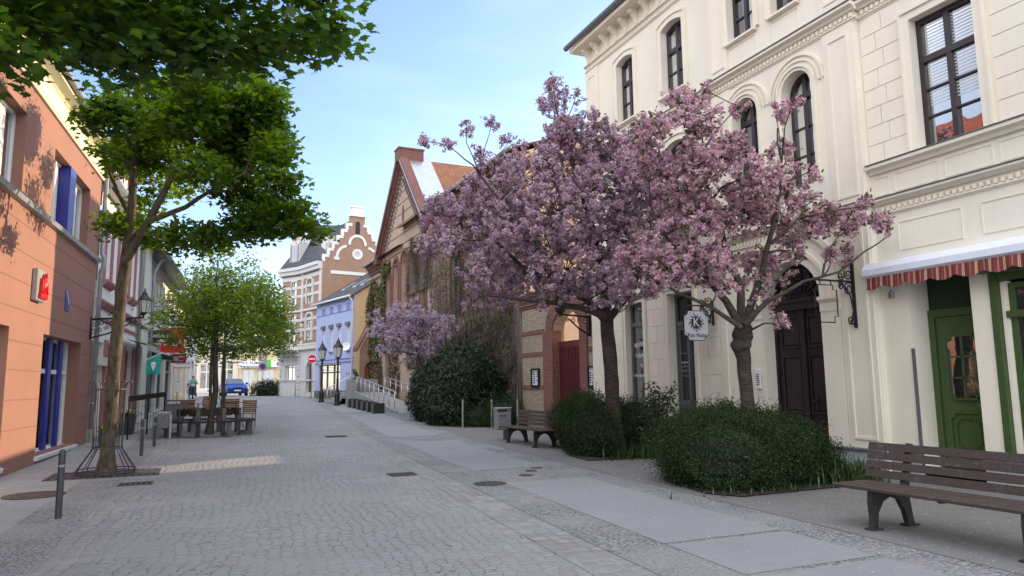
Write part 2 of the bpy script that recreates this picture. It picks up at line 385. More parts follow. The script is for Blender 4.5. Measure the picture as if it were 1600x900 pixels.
# ------------------------------------------------------------------ paving materials
def cobble(name, cs, joint, sx_, sy_, rand=.6, rot=.07, var=.3, jw=.09, tone=.25):
    t = NT(name); g = t.n('ShaderNodeNewGeometry'); m = t.n('ShaderNodeMapping'); m.inputs['Rotation'].default_value = (0, 0, rot); m.inputs['Scale'].default_value = (1/sx_, 1/sy_, 0)
    wob = t.noise(g.outputs['Position'], .55, 2, .5, 1); dv = t.n('ShaderNodeVectorMath', operation='MULTIPLY_ADD'); t.l(wob, dv.inputs[0]); dv.inputs[1].default_value = (.45, .45, 0); t.l(g.outputs['Position'], dv.inputs[2])
    t.l(dv.outputs[0], m.inputs[0])
    e = t.n('ShaderNodeTexVoronoi', feature='DISTANCE_TO_EDGE'); e.inputs['Scale'].default_value = 1; e.inputs['Randomness'].default_value = rand; t.l(m.outputs[0], e.inputs['Vector'])
    q = t.n('ShaderNodeTexVoronoi', feature='F1'); q.inputs['Scale'].default_value = 1; q.inputs['Randomness'].default_value = rand; t.l(m.outputs[0], q.inputs['Vector'])
    hs = t.n('ShaderNodeSeparateColor'); t.l(q.outputs['Color'], hs.inputs[0])
    c = t.mix(hs.outputs[0], sc(cs, 1-var), sc(cs, 1+var)); c = t.mix(t.val('GREATER_THAN', hs.outputs[1], .90), c, (cs[0]*.95, cs[1]*.72, cs[2]*.66))
    patch = t.noise(g.outputs['Position'], .33, 5, .6); c = t.mix(t.rng(patch, .35, .7, 0, 1), sc(cs, 1-tone), c, 'MIX')
    grit = t.noise(g.outputs['Position'], 90, 3); c = t.mix(t.rng(grit, .35, .7, 0, .35), c, sc(cs, .6))
    jn = t.noise(g.outputs['Position'], .8, 4)
    jc = t.mix(t.rng(jn, .46, .62), sc(joint, .48), joint)
    je = t.rng(e.outputs[0], jw*.35, jw, 1, 0); c = t.mix(je, c, jc)
    h = t.val('ADD', t.rng(e.outputs[0], 0, .22), t.val('MULTIPLY', grit, .25)); h = t.val('ADD', h, t.val('MULTIPLY', hs.outputs[2], .35))
    t.pbr(c, .68, t.bump(h, .6, .02), 0, .35); return t.mat
M['cobble'] = cobble('granite setts', (.315, .319, .333), (.285, .283, .28), .125, .085, .5, tone=.12, var=.15, jw=.06)
M['cobbleS'] = cobble('small mosaic setts', (.305, .311, .327), (.25, .25, .25), .066, .06, .7, .05, .2, .10, .10)
M['gutter'] = cobble('gutter setts', (.29, .29, .302), (.36, .355, .35), .15, .2, .35, .075, .25, .07, .12)
def slabmat(name, col, bw, bh, gap=.008, speck=.5, offs=.5):
    t = NT(name); g = t.n('ShaderNodeNewGeometry'); m = t.n('ShaderNodeMapping'); m.inputs['Rotation'].default_value = (0, 0, .07); t.l(g.outputs['Position'], m.inputs[0])
    b = t.n('ShaderNodeTexBrick'); b.offset = offs; t.l(m.outputs[0], b.inputs['Vector']); b.inputs['Scale'].default_value = 1; b.inputs['Brick Width'].default_value = bw; b.inputs['Row Height'].default_value = bh
    b.inputs['Mortar Size'].default_value = gap; b.inputs['Color1'].default_value = (*sc(col, .95), 1); b.inputs['Color2'].default_value = (*sc(col, 1.05), 1); b.inputs['Mortar'].default_value = (*sc(col, .55), 1)
    n = t.noise(g.outputs['Position'], 130, 3, .7); big = t.noise(g.outputs['Position'], .7, 6, .65)
    c = t.mix(t.rng(big, .35, .72, 0, .55), b.outputs[0], sc(col, .72)); n3 = t.noise(g.outputs['Position'], 38, 4, .75); c = t.mix(t.rng(n3, .42, .66, 0, speck), c, sc(col, .62)); c = t.mix(t.rng(n, .5, .72, 0, speck), c, sc(col, .45)); c = t.mix(t.rng(n, .28, .42, speck, 0), c, sc(col, 1.35)); vg = t.n('ShaderNodeTexVoronoi'); vg.inputs['Scale'].default_value = 3.2; t.l(g.outputs['Position'], vg.inputs['Vector']); c = t.mix(t.rng(vg.outputs['Distance'], .045, .075, .55, 0), c, sc(col, .5)); st = t.noise(g.outputs['Position'], 2.3, 7, .7); c = t.mix(t.rng(st, .55, .7, 0, .45), c, sc(col, .66))
    t.pbr(c, .72, t.bump(n, .25, .006), 0, .35); return t.mat
M['slab'] = slabmat('flamed granite slab', (.30, .308, .33), 40, 40, .0)
M['pavL'] = slabmat('pavement flags', (.335, .338, .348), .5, .35, .006, .4)
M['pavR'] = slabmat('forecourt flags', (.215, .212, .21), .62, .62, .006, .55)
# ------------------------------------------------------------------ ground sheets
def sheet(name, tl, tr, s0, s1, mat, off, step=1.5, nt=1):
    n = max(2, int((s1-s0)/step)+1); mb = MB(); P = []
    for i in range(n):
        s = s0+(s1-s0)*i/(n-1); a = tl(s) if callable(tl) else tl; b = tr(s) if callable(tr) else tr
        for j in range(nt+1): P.append((a+(b-a)*j/nt, s, gz(s)+off))
    mb.mesh(P, [(i*(nt+1)+j, i*(nt+1)+j+1, (i+1)*(nt+1)+j+1, (i+1)*(nt+1)+j) for i in range(n-1) for j in range(nt)])
    return tag(mb.build(name, mat), kind='structure')
sheet('ground', -250, 250, -60, 400, M['concrete'], -.03, 2)
sheet('cobbled_road', -9, 13, -12, 62, M['cobble'], 0)
sheet('crossing_road', -40, 45, 62, 100, M['cobble'], 0.0)
LFL = lambda s: -3.35+.07*(s-15)
sheet('left_pavement', lambda s: LFL(s)-.3, lambda s: -1.95+.03*(s-10), -12, 60, M['pavL'], .004)
sheet('left_sett_strip', lambda s: -1.95+.03*(s-10), lambda s: -1.22+.03*(s-10), -12, 60, M['cobbleS'], .004)
sheet('left_gutter', lambda s: -1.22+.03*(s-10), lambda s: -.72+.03*(s-10), -12, 60, M['gutter'], .004)
GR = lambda s: 2.72+.075*s
sheet('right_gutter', lambda s: GR(s), lambda s: GR(s)+.5, -12, 60, M['gutter'], .004)
SL = lambda s: 3.92+.067*s
SRt = lambda s: 5.42+.07*s
sheet('right_sett_strip', lambda s: GR(s)+.5, lambda s: SRt(s)+.55, -12, 60, M['cobbleS'], .008)
for a, b in ((-6, -1.2), (-1.1, 4.9), (4.99, 6.2), (6.27, 11.2), (13.0, 19.8), (21.5, 26.4), (26.5, 32.5), (34, 39)):
    sheet('granite_slab', SL, SRt, a, b, M['slab'], .012, .7)
sheet('right_forecourt', lambda s: SRt(s)+.55, 10.62, -12, 34, M['pavR'], .012)
mb = MB(); mb.mesh([(7.65, 14.6, .03), (7.5, 13.4, .03), (9.4, 13.2, .03), (9.75, 17.3, .06), (9.3, 17.6, .06), (8.7, 17.0, .06)], [tuple(range(6))]); tag(mb.build('soil', M['soil']), kind='structure')
mb = MB(); mb.mesh([(6.75, 8.7, .03), (7.0, 8.2, .03), (9.9, 8.3, .03), (9.9, 10.9, .03), (7.9, 11.2, .03), (7.1, 10.2, .03)], [tuple(range(6))]); tag(mb.build('soil', M['soil']), kind='structure')
# ------------------------------------------------------------------ wall / window kit
def arcpts(a0, a1, zs, rise, n=12):
    c, h = (a0+a1)/2, (a1-a0)/2; out = []
    for i in range(n+1):
        th = PI*i/n; x = math.cos(th)
        y = math.sin(th) if rise > .6*h else 1-x*x
        out.append((c+h*x, zs+rise*y))
    return out
def loop(op, i=0., bot=None):
    a0, a1, z0, z1, r = op; a0 += i; a1 -= i; z0 += i if bot is None else bot; z1 -= i
    if r <= 0: return [(a0, z0), (a1, z0), (a1, z1), (a0, z1)]
    r2 = max(r-i*(.0 if r < .3 else 0), .02); return [(a0, z0), (a1, z0)]+arcpts(a0, a1, z1-r2, r2)
def openloop(op, i=0.):
    a0, a1, z0, z1, r = op; a0 += i; a1 -= i; z1 -= i
    if r <= 0: return [(a1, z0), (a1, z1), (a0, z1), (a0, z0)]
    return [(a1, z0)]+arcpts(a0, a1, z1-r, r)+[(a0, z0)]
def wall(mb, A0, A1, Z0, Z1, ops, dep=.25, d=0.):
    xs = sorted(set([A0, A1]+[q for o in ops for q in o[:2] if A0 < q < A1])); zs = sorted(set([Z0, Z1]+[q for o in ops for q in o[2:4] if Z0 < q < Z1]))
    for i in range(len(xs)-1):
        for j in range(len(zs)-1):
            ca, cz = (xs[i]+xs[i+1])/2, (zs[j]+zs[j+1])/2
            if any(o[0] < ca < o[1] and o[2] < cz < o[3] for o in ops): continue
            mb.poly([(xs[i], d, zs[j]), (xs[i+1], d, zs[j]), (xs[i+1], d, zs[j+1]), (xs[i], d, zs[j+1])])
    for o in ops:
        dp = o[5] if len(o) > 5 else dep; o = o[:5]; L = loop(o); n = len(L)
        if o[4] > 0:
            A = L[2:]
            for i in range(len(A)-1): mb.poly([(A[i][0], d, A[i][1]), (A[i+1][0], d, A[i+1][1]), (A[i+1][0], d, o[3]), (A[i][0], d, o[3])])
        for i in range(n):
            p, q = L[i], L[(i+1) % n]; mb.poly([(p[0], d, p[1]), (q[0], d, q[1]), (q[0], d-dp, q[1]), (p[0], d-dp, p[1])])
def window(fr, op, d, fm, gm, parent, trans=None, cols=2, rows=(1, 2), w=.07, name='window', curtain=None, bars=.03, th=.07):
    op = op[:5]; a0, a1, z0, z1, r = op; mb = MB(fr); mb.ring(loop(op), loop(op, w), d, d+th)
    tz = z0+(z1-z0)*trans if trans else None
    if tz: mb.box(a0+w, a1-w, d+.005, d+th+.015, tz-.05, tz+.05)
    secs = [(z0+w, (tz-.05) if tz else z1-w)]+([(tz+.05, z1-w)] if tz else [])
    for k, (za, zb) in enumerate(secs):
        for c in range(1, cols):
            x = a0+(a1-a0)*c/cols; top = zb
            if r > .3 and k == len(secs)-1: top = z1-w*.8
            mb.box(x-.045, x+.045, d+.004, d+th+.008, za, top)
        nr = rows[min(k, len(rows)-1)] if not tz else (rows[1] if k == 0 else rows[0])
        for q in range(1, nr):
            z = za+(zb-za)*q/nr; mb.box(a0+w, a1-w, d+.012, d+th-.012, z-bars/2, z+bars/2)
    f = mb.build(name, fm, parent)
    g = MB(fr); g.poly([(a, d+.02, z) for a, z in loop(op, .02)]); g.build('pane', gm, f)
    if curtain:
        c = MB(fr)
        for x0, x1 in curtain:
            n = 10
            for i in range(n):
                xa, xb = a0+(a1-a0)*(x0+(x1-x0)*i/n), a0+(a1-a0)*(x0+(x1-x0)*(i+1)/n); dd = .004 if i % 2 else .0
                c.poly([(xa, d+.022+dd, z0+w), (xb, d+.026-dd, z0+w), (xb, d+.026-dd, z1-w-.02), (xa, d+.022+dd, z1-w-.02)])
        c.build('curtain', M['curtain'], f)
    return f
def cornice(mb, a0, a1, prof): mb.prism(prof, a0, a1, 'a')
def text(body, fr_pt, right, up, size, mat, parent, name='lettering', depth=.004, align='CENTER', sx=1.0):
    c = D.curves.new(name, 'FONT'); c.body = body; c.size = size; c.extrude = depth/2; c.align_x = align; c.align_y = 'CENTER'; c.resolution_u = 3
    o = D.objects.new(name, c); COL.objects.link(o); dg = bpy.context.evaluated_depsgraph_get(); me = D.meshes.new_from_object(o.evaluated_get(dg))
    D.objects.remove(o); D.curves.remove(c)
    r = Vector(right).normalized(); u = Vector(up).normalized(); n = r.cross(u); p = Vector(fr_pt)-ROOTLOC(parent)
    Mx = Matrix(((r.x*sx, u.x, n.x, p.x), (r.y*sx, u.y, n.y, p.y), (r.z*sx, u.z, n.z, p.z), (0, 0, 0, 1))); me.transform(Mx)
    me.materials.clear(); me.materials.append(mat); q = D.objects.new(name, me); COL.objects.link(q); q.parent = parent; return q
# ------------------------------------------------------------------ white building
RF = Frame((10.6, 0), (0, 1), 1)
wbld = thing('townhouse', 'cream white stucco town house with arched brown front door, tall dark windows and moulded cornices', 'building', (10.6, 12, 0))
dkw = M['darkwood']; cr = M['cream']; tr = M['creamtrim']
bigW = (6.67, 7.72, 5.28, 7.5, .0); bigW2 = (3.6, 4.65, 5.28, 7.5, .0); upW = (6.67, 7.72, 8.9, 10.6, .1)
doorO = (7.14, 8.17, .2, 3.3, 0, .5); shopO = (4.2, 6.84, .48, 3.12, 0, .14)
N = (15.82, 16.65, .9, 3.7, .0, .3); Dr = (13.74, 14.74, .12, 3.75, .0, .34)
F1 = [(13.68, 14.55, 5.3, 7.5, .11), (15.87, 16.7, 5.3, 7.5, .11)]; F2 = [(13.68, 14.55, 8.75, 10.62, .11), (15.87, 16.7, 8.75, 10.62, .11)]
A1 = (11.17, 11.93, 5.3, 7.58, .38); A2 = (9.72, 10.48, 5.3, 7.58, .38); R2 = [(9.95, 10.62, 8.98, 10.62, .08), (11.12, 11.92, 8.98, 10.62, .08)]
PO = (9.86, 11.38, .12, 3.89, .76, .42)
mb = MB(RF)
wall(mb, -6, 8.7, .2, 11.75, [bigW, bigW2, upW, doorO, shopO], .26)
wall(mb, 12.6, 18.4, .2, 11.75, [N, Dr]+F1+F2, .3)
wall(mb, 8.7, 12.6, .12, 11.75, [PO, A1, A2]+R2, .36, .12)
for a in (8.7, 12.6): mb.poly([(a, 0, .1), (a, .12, .1), (a, .12, 11.75), (a, 0, 11.75)])
mb.poly([(18.4, 0, -.1), (18.4, -12, -.1), (18.4, -12, 11.75), (18.4, 0, 11.75)]); mb.poly([(-6, 0, -.1), (-6, -12, -.1), (-6, -12, 11.75), (-6, 0, 11.75)])
mb.poly([(-6, -12, -.1), (18.4, -12, -.1), (18.4, -12, 11.75), (-6, -12, 11.75)])
mb.poly([(18.4, 0, 11.75), (18.4, -12, 11.75), (18.4, -6, 15)]); mb.poly([(-6, 0, 11.75), (-6, -12, 11.75), (-6, -6, 15)])
mb.build('wall', cr, wbld)
# plinth
mb = MB(RF)
for a0, a1, d in ((8.17, 8.72, .05), (8.72, 9.85, .17), (11.39, 12.62, .17), (12.62, 13.73, .05), (14.75, 18.43, .05), (6.84, 7.13, .05), (-6, 6.83, .05)):
    mb.k = 0; mb.box(a0, a1, -.05, d, -.1, .42); mb.k = 1; mb.prism([(-.02, .42), (d+.045, .42), (d+.045, .445), (-.02, .49)], a0-.015, a1+.015, 'a')
mb.build('plinth', [M['plinthgrey'], M['slate']], wbld)
# cornices with dentils
mb = MB(RF)
def band(a0, a1, d, z, h, out): cornice(mb, a0, a1, [(d, z), (d+out*.35, z), (d+out*.5, z+h*.35), (d+out, z+h*.6), (d+out, z+h), (d, z+h+.04)])
def dent(a0, a1, d, z, w=.055, gap=.05, h=.075, o=.06):
    n = int((a1-a0)/(w+gap))
    for i in range(n):
        x = a0+(a1-a0)*(i+.5)/n; mb.box(x-w/2, x+w/2, d-.005, d+o, z, z+h)
segs = ((-6, 8.68, 0.), (8.62, 12.68, .12), (12.69, 18.46, 0.))
for a0, a1, d in segs:
    band(a0, a1, d, 8.14, .13, .16); dent(a0+.05, a1-.05, d, 8.03); band(a0, a1, d, 7.96, .05, .05)
    if a0 != 8.62: band(a0, a1, d, 5.1, .14, .15)
    band(a0, a1, d, 4.55, .09, .13); dent(a0+.05, a1-.05, d, 4.42); band(a0, a1, d, 4.36, .04, .05)
    band(a0, a1, d, 11.0, .05, .06); dent(a0+.05, a1-.05, d, 11.06, .05, .05, .08, .05); band(a0, a1, d, 11.15, .06, .1)
mb.prism([(0, 11.68), (.46, 11.68), (.46, 11.80), (0, 11.84)], -6, 18.66, 'a')
mb.box(18.405, 18.64, -12, -.002, 11.67, 11.75)
x = -5.7
while x < 18.4:
    d = .12 if 8.7 < x < 12.6 else 0.
    mb.prism([(d, 11.26), (d+.06, 11.27), (d+.09, 11.42), (d+.17, 11.52), (d+.27, 11.58), (d+.27, 11.68), (d, 11.68)], x-.06, x+.06, 'a'); x += .52
mb.build('cornice', tr, wbld)
mb = MB(RF)
for a0, a1, d in segs: mb.box(a0, a1, d-.01, d+.18, 8.275, 8.295); mb.box(a0, a1, d-.01, d+.15, 4.645, 4.662)
mb.box(-6, 8.68, -.01, .17, 5.245, 5.262); mb.box(12.69, 18.46, -.01, .17, 5.245, 5.262)
mb.build('ledge_flashing', M['slate'], wbld)
# mouldings: window surrounds, pilasters, panels, rustication
mb = MB(RF)
def surround(op, d, w=.13, o=.045):
    op = op[:5]; big = (op[0]-w, op[1]+w, op[2], op[3]+w, op[4]+(w*.4 if op[4] > .3 else 0)); mb.strip(openloop(big), openloop(op), d-.002, d+o)
    b2 = (big[0]-.045, big[1]+.045, op[2], big[3]+.045, big[4]+(.02 if op[4] > .3 else 0)); mb.strip(openloop(b2), openloop(big), d-.002, d+o*1.7)
for o in [bigW, bigW2, upW]+F1+F2: surround(o, 0)
for o in R2: surround(o, .12, .1)
surround(N, 0, .1); surround(Dr, 0, .1)
for o in (A1, A2):
    surround((o[0], o[1], o[2], o[3], o[4]), .12, .06)
    c = (o[0]+o[1])/2
    for r_ in (.56, .66): mb.strip([(c+(r_+.04)*math.cos(PI*i/16), 7.2+(r_+.04)*math.sin(PI*i/16)) for i in range(17)], [(c+r_*math.cos(PI*i/16), 7.2+r_*math.sin(PI*i/16)) for i in range(17)], .12, .165)
c = 10.62
for r0_, r1_, dd in ((.77, .93, .16), (.95, 1.02, .2), (1.30, 1.40, .19)):
    mb.strip([(c+r1_*math.cos(PI*i/20), 3.13+r1_*math.sin(PI*i/20)) for i in range(21)], [(c+r0_*math.cos(PI*i/20), 3.13+r0_*math.sin(PI*i/20)) for i in range(21)], .118, dd)
for a0, a1 in ((9.42, 9.85), (11.39, 11.8)):
    mb.box(a0, a1, .118, .16, .45, 2.85); mb.prism([(.118, 2.85), (.18, 2.85), (.18, 3.0), (.24, 3.06), (.24, 3.12), (.118, 3.13)], a0-.03, a1+.0, 'a')
def panel(a0, a1, z0, z1, d, w=.05, o=.02):
    mb.ring([(a0, z0), (a1, z0), (a1, z1), (a0, z1)], [(a0+w, z0+w), (a1-w, z0+w), (a1-w, z1-w), (a0+w, z1-w)], d-.002, d+o)
for a0, a1 in ((8.72, 9.40), (11.98, 12.58)):
    mb.box(a0, a1, .118, .155, .46, 4.35); mb.box(a0, a1, .118, .155, 4.68, 7.95); mb.box(a0, a1, .118, .155, 8.32, 10.98)
    for z0, z1 in ((.6, 4.2), (4.8, 7.8), (8.5, 10.8)): panel(a0+.1, a1-.1, z0, z1, .155)
mb.box(17.72, 18.43, -.002, .05, .46, 4.35); mb.box(17.72, 18.43, -.002, .05, 5.3, 7.95); mb.box(17.72, 18.43, -.002, .05, 8.32, 10.98)
panel(17.86, 18.3, 8.5, 10.8, .05); panel(17.86, 18.3, 5.45, 7.8, .05)
for a0, a1 in ((8.35, 8.62), (7.45, 8.25), (6.6, 7.35), (5.8, 6.5), (4.9, 5.7)): panel(a0, a1, 4.72, 5.03, 0, .012, .012)
for a0, a1 in ((7.15, 8.25), (5.75, 6.85), (4.4, 5.5)): panel(a0, a1, 3.72, 4.2, 0, .012, .014)
for a0, a1 in ((13.6, 14.63), (15.8, 16.8), (11.1, 11.95), (9.93, 10.65)):
    d = .12 if a0 < 12.6 else 0; panel(a0, a1, 8.4, 8.68 if d == 0 else 8.85, d, .015, .015)
    mb.prism([(d, 8.68), (d+.12, 8.7), (d+.12, 8.745), (d, 8.76)], a0-.05, a1+.05, 'a') if d == 0 else mb.prism([(d, 8.9), (d+.1, 8.92), (d+.1, 8.965), (d, 8.975)], a0-.05, a1+.05, 'a')
def rust(a0, a1, z0, z1, h, split, d=0., g=.016, o=.016):
    z = z0; k = 0
    while z < z1-.08:
        zt = min(z+h, z1); cuts = [a0, a1] if split == 0 else ([a0, a0+(a1-a0)*(.42 if k % 2 else .60), a1])
        for i in range(len(cuts)-1): mb.box(cuts[i]+g/2, cuts[i+1]-g/2, d-.002, d+o, z+g/2, zt-g/2)
        z += h; k += 1
rust(7.93, 8.68, 5.29, 7.92, .33, 1); rust(5.0, 6.45, 5.29, 7.92, .33, 1); rust(7.93, 8.68, 8.34, 10.9, .33, 1)
for a0, a1 in ((14.93, 15.64), (16.84, 17.68), (12.85, 13.56)): rust(a0, a1, .5, 4.3, .42, 1)
mb.build('moulding', tr, wbld)
# windows and doors
bw_ = window(RF, bigW, -.2, dkw, M['glass'], wbld, .68, 2, (1, 3), .085)
mb = MB(RF)
for k in range(26): z = 6.0+.054*k; mb.box(6.80, 7.17, -.178, -.176, z, z+.022); mb.box(7.22, 7.6, -.178, -.176, z-.12*(k > 30), z+.022)
mb.build('blind', M['curtain'], bw_)
window(RF, bigW2, -.2, dkw, M['glass'], wbld, .68, 2, (1, 3), .085)
window(RF, upW, -.2, dkw, M['glass'], wbld, .68, 2, (1, 3), .085)
for o in F1+F2: window(RF, o, -.22, dkw, M['glass'], wbld, .64, 2, (1, 2), .075, curtain=[(.08, .30)])
for o in R2: window(RF, o, -.1, dkw, M['glass'], wbld, .64, 2, (1, 2), .07, curtain=[(.1, .42)])
for o in (A1, A2):
    f = window(RF, o, -.15, dkw, M['glass'], wbld, .80, 2, (1, 3), .075, curtain=[(.1, .2)])
nw = window(RF, N, -.2, M['slate'], M['glassd'], wbld, .80, 1, (1, 1), .07, name='shop_window')
text('Nagelstudio', (10.6+.165, 16.24, 2.62), (0, -1, 0), (0, 0, 1), .20, M['whitep'], nw)
text('Fußpflege', (10.6+.165, 16.24, 2.32), (0, -1, 0), (0, 0, 1), .15, M['whitep'], nw)
text('&', (10.6+.165, 16.24, 2.06), (0, -1, 0), (0, 0, 1), .15, M['whitep'], nw)
text('Änderungsschneiderei', (10.6+.165, 16.24, 1.80), (0, -1, 0), (0, 0, 1), .12, M['whitep'], nw, sx=.8)
mb = MB(RF); op = Dr[:5]; mb.ring(loop(op), loop(op, .07), -.28, -.2)
mb.box(13.81, 14.67, -.27, -.19, 2.95, 3.07)
for x0, x1 in ((13.82, 14.235), (14.245, 14.66)):
    mb.box(x0, x1, -.262, -.21, .14, 1.1)
    mb.ring([(x0, 1.1), (x1, 1.1), (x1, 2.94), (x0, 2.94)], [(x0+.07, 1.17), (x1-.07, 1.17), (x1-.07, 2.86), (x0+.07, 2.86)], -.262, -.21)
    mb.ring([(x0+.06, .25), (x1-.06, .25), (x1-.06, .98), (x0+.06, .98)], [(x0+.1, .29), (x1-.1, .29), (x1-.1, .94), (x0+.1, .94)], -.215, -.195)
    for z in (1.75, 2.3): mb.box(x0+.07, x1-.07, -.25, -.22, z-.015, z+.015)
mb.box(14.20, 14.28, -.212, -.18, .16, 2.94)
dd = mb.build('door', M['slate'], wbld)
g = MB(RF); g.box(13.8, 14.68, -.256, -.244, 1.12, 2.92); g.box(13.8, 14.68, -.256, -.244, 3.08, 3.7); g.build('pane', M['glassd'], dd)
for i, s_ in enumerate(('Nagelstudio', 'Mo - Fr   9 - 18', 'Sa   9 - 13')): text(s_, (10.6+.237, 14.45, 2.08-.1*i), (0, -1, 0), (0, 0, 1), .062, M['whitep'], dd)
h = MB(RF); h.tube([(14.32, -.16, 1.0), (14.32, -.12, 1.0), (14.42, -.12, 1.0)], .011); h.build('handle', M['steel'], dd)
# arched portal
mb = MB(RF); mb.ring(loop(PO[:5]), loop(PO[:5], .06), -.26, -.16); mb.box(9.92, 11.32, -.25, -.1, 2.98, 3.2); mb.box(9.92, 11.32, -.24, -.07, 3.12, 3.17)
for x0, x1 in ((9.925, 10.62), (10.625, 11.315)):
    mb.box(x0, x1, -.25, -.2, .14, 2.98)
    for z0, z1 in ((.28, .85), (.98, 2.1), (2.24, 2.86)):
        mb.ring([(x0+.1, z0), (x1-.1, z0), (x1-.1, z1), (x0+.1, z1)], [(x0+.135, z0+.035), (x1-.135, z0+.035), (x1-.135, z1-.035), (x0+.135, z1-.035)], -.202, -.165)
        mb.bbox(x0+.16, x1-.16, -.202, -.18, z0+.06, z1-.06, .012)
mb.box(10.56, 10.69, -.202, -.14, .14, 2.98)
pd = mb.build('portal_door', M['doorwood'], wbld)
mb = MB(RF); mb.box(10.35, 10.40, -.2, -.16, 1.05, 1.35); mb.tube([(10.375, -.16, 1.22), (10.375, -.1, 1.22), (10.45, -.1, 1.22)], .012); mb.build('handle', M['iron'], pd)
mb = MB(RF); mb.poly([(a, -.22, z) for a, z in loop((9.93, 11.31, 3.2, 3.83, .62))]); mb.build('pane', M['glassd'], pd)
mb = MB(RF)
for k in range(7):
    th = PI*(k+.5)/7; x, z = 10.62+.6*math.cos(th), 3.2+.55*math.sin(th); mb.tube([(10.62+.12*math.cos(th), -.2, 3.22+.1*math.sin(th)), (x, -.2, z)], .012, 5)
    xc, zc = 10.62+.36*math.cos(th), 3.2+.33*math.sin(th)
    for sg in (-1, 1): mb.tube([(xc+sg*.07+.055*math.cos(q*PI/4), -.2, zc+.055*math.sin(q*PI/4)) for q in range(8)], .008, 4)
mb.tube([(10.62+.32*math.cos(PI*i/12), -.2, 3.2+.28*math.sin(PI*i/12)) for i in range(13)], .012, 5)
mb.build('grille', M['iron'], pd)
# green door
mb = MB(RF); mb.ring([(7.15, .22), (8.16, .22), (8.16, 2.72), (7.15, 2.72)], [(7.23, .24), (8.06, .24), (8.06, 2.6), (7.23, 2.6)], -.5, -.4)
mb.k = 1; mb.box(7.15, 8.16, -.5, -.45, 2.72, 3.29); mb.k = 0
def octo(a0, a1, z0, z1, c): return [(a0+c, z0), (a1-c, z0), (a1-c, z0+c*.6), (a1, z0+c), (a1, z1-c), (a1-c, z1-c*.6), (a1-c, z1), (a0+c, z1), (a0+c, z1-c*.6), (a0, z1-c), (a0, z0+c), (a0+c, z0+c*.6)]
mb.box(7.235, 8.055, -.48, -.43, .24, 2.595)
for q in ((7.35, 7.95, .42, 1.1),): mb.ring(octo(*q, .09), octo(q[0]+.035, q[1]-.035, q[2]+.035, q[3]-.035, .08), -.432, -.405); mb.ring(octo(7.46, 7.84, .53, .99, .06), octo(7.475, 7.825, .545, .975, .055), -.432, -.41)
mb.ring(octo(7.36, 7.93, 1.27, 2.3, .09), octo(7.395, 7.895, 1.305, 2.265, .08), -.432, -.395)
mb.box(7.63, 7.66, -.43, -.405, 1.3, 2.27)
for z in (1.62, 1.95): mb.box(7.39, 7.9, -.43, -.405, z-.014, z+.014)
gd = mb.build('green_door', [M['green'], M['greendark']], wbld)
g = MB(RF); g.prism(octo(7.39, 7.9, 1.3, 2.27, .08), -.428, -.42); g.build('pane', M['glass'], gd)
h = MB(RF); h.tube([(7.31, -.43, 1.2), (7.31, -.36, 1.2), (7.41, -.36, 1.2)], .012); h.build('handle', M['steel'], gd)
# shop window with green frame
mb = MB(RF); sh = (4.2, 6.84, .48, 3.12, 0); mb.box(6.74, 6.84, -.13, .03, .48, 3.12); mb.box(4.2, 6.735, -.13, .02, 3.0, 3.12)
mb.ring([(4.3, .5), (6.62, .5), (6.62, 2.96), (4.3, 2.96)], [(4.4, .58), (6.54, .58), (6.54, 2.88), (4.4, 2.88)], -.13, -.05); mb.box(4.35, 6.66, -.12, -.02, 2.46, 2.56)
mb.k = 1; mb.box(6.625, 6.735, -.14, -.06, .48, 2.995); mb.k = 0
mb.prism([(.0, 3.13), (.2, 3.13), (.24, 3.17), (.24, 3.36), (.0, 3.42)], 4.0, 6.95, 'a')
sw = mb.build('shop_window', [M['green'], M['cream']], wbld)
g = MB(RF); g.poly([(4.35, -.09, .55), (6.58, -.09, .55), (6.58, -.09, 2.92), (4.35, -.09, 2.92)]); g.build('pane', M['glassd'], sw)
text('SALON', (10.6+.085, 5.55, 2.2), (0, -1, 0), (0, 0, 1), .42, M['whitep'], sw)
g = MB(RF); g.box(4.4, 6.53, -.088, -.085, 1.40, 1.425); g.build('red_line', M['redsign'], sw)
g = MB(RF); g.ring([(6.2, 1.1), (6.45, 1.1), (6.45, 1.62), (6.2, 1.62)], [(6.22, 1.12), (6.43, 1.12), (6.43, 1.6), (6.22, 1.6)], -.088, -.083)
for k in range(4): g.box(6.26, 6.4, -.088, -.084, 1.2+.08*k, 1.215+.08*k)
g.build('opening_hours', M['whitep'], sw)
mb = MB(RF); mb.box(8.155, 8.185, -.03, .02, .5, 2.1); mb.build('corner_guard', M['slate'], wbld)
# roof and gutter
mb = MB(RF); mb.poly([(-6.3, .5, 11.86), (18.7, .5, 11.86), (18.7, -6, 15.1), (-6.3, -6, 15.1)]); mb.poly([(-6.3, -12.8, 11.6), (18.7, -12.8, 11.6), (18.7, -6, 15.1), (-6.3, -6, 15.1)]); mb.build('roof', M['tileR'], wbld)
mb = MB(RF); mb.tube([(-6.2, .54, 11.86), (18.75, .54, 11.86)], .085, 10); mb.build('gutter', M['steeld'], wbld)
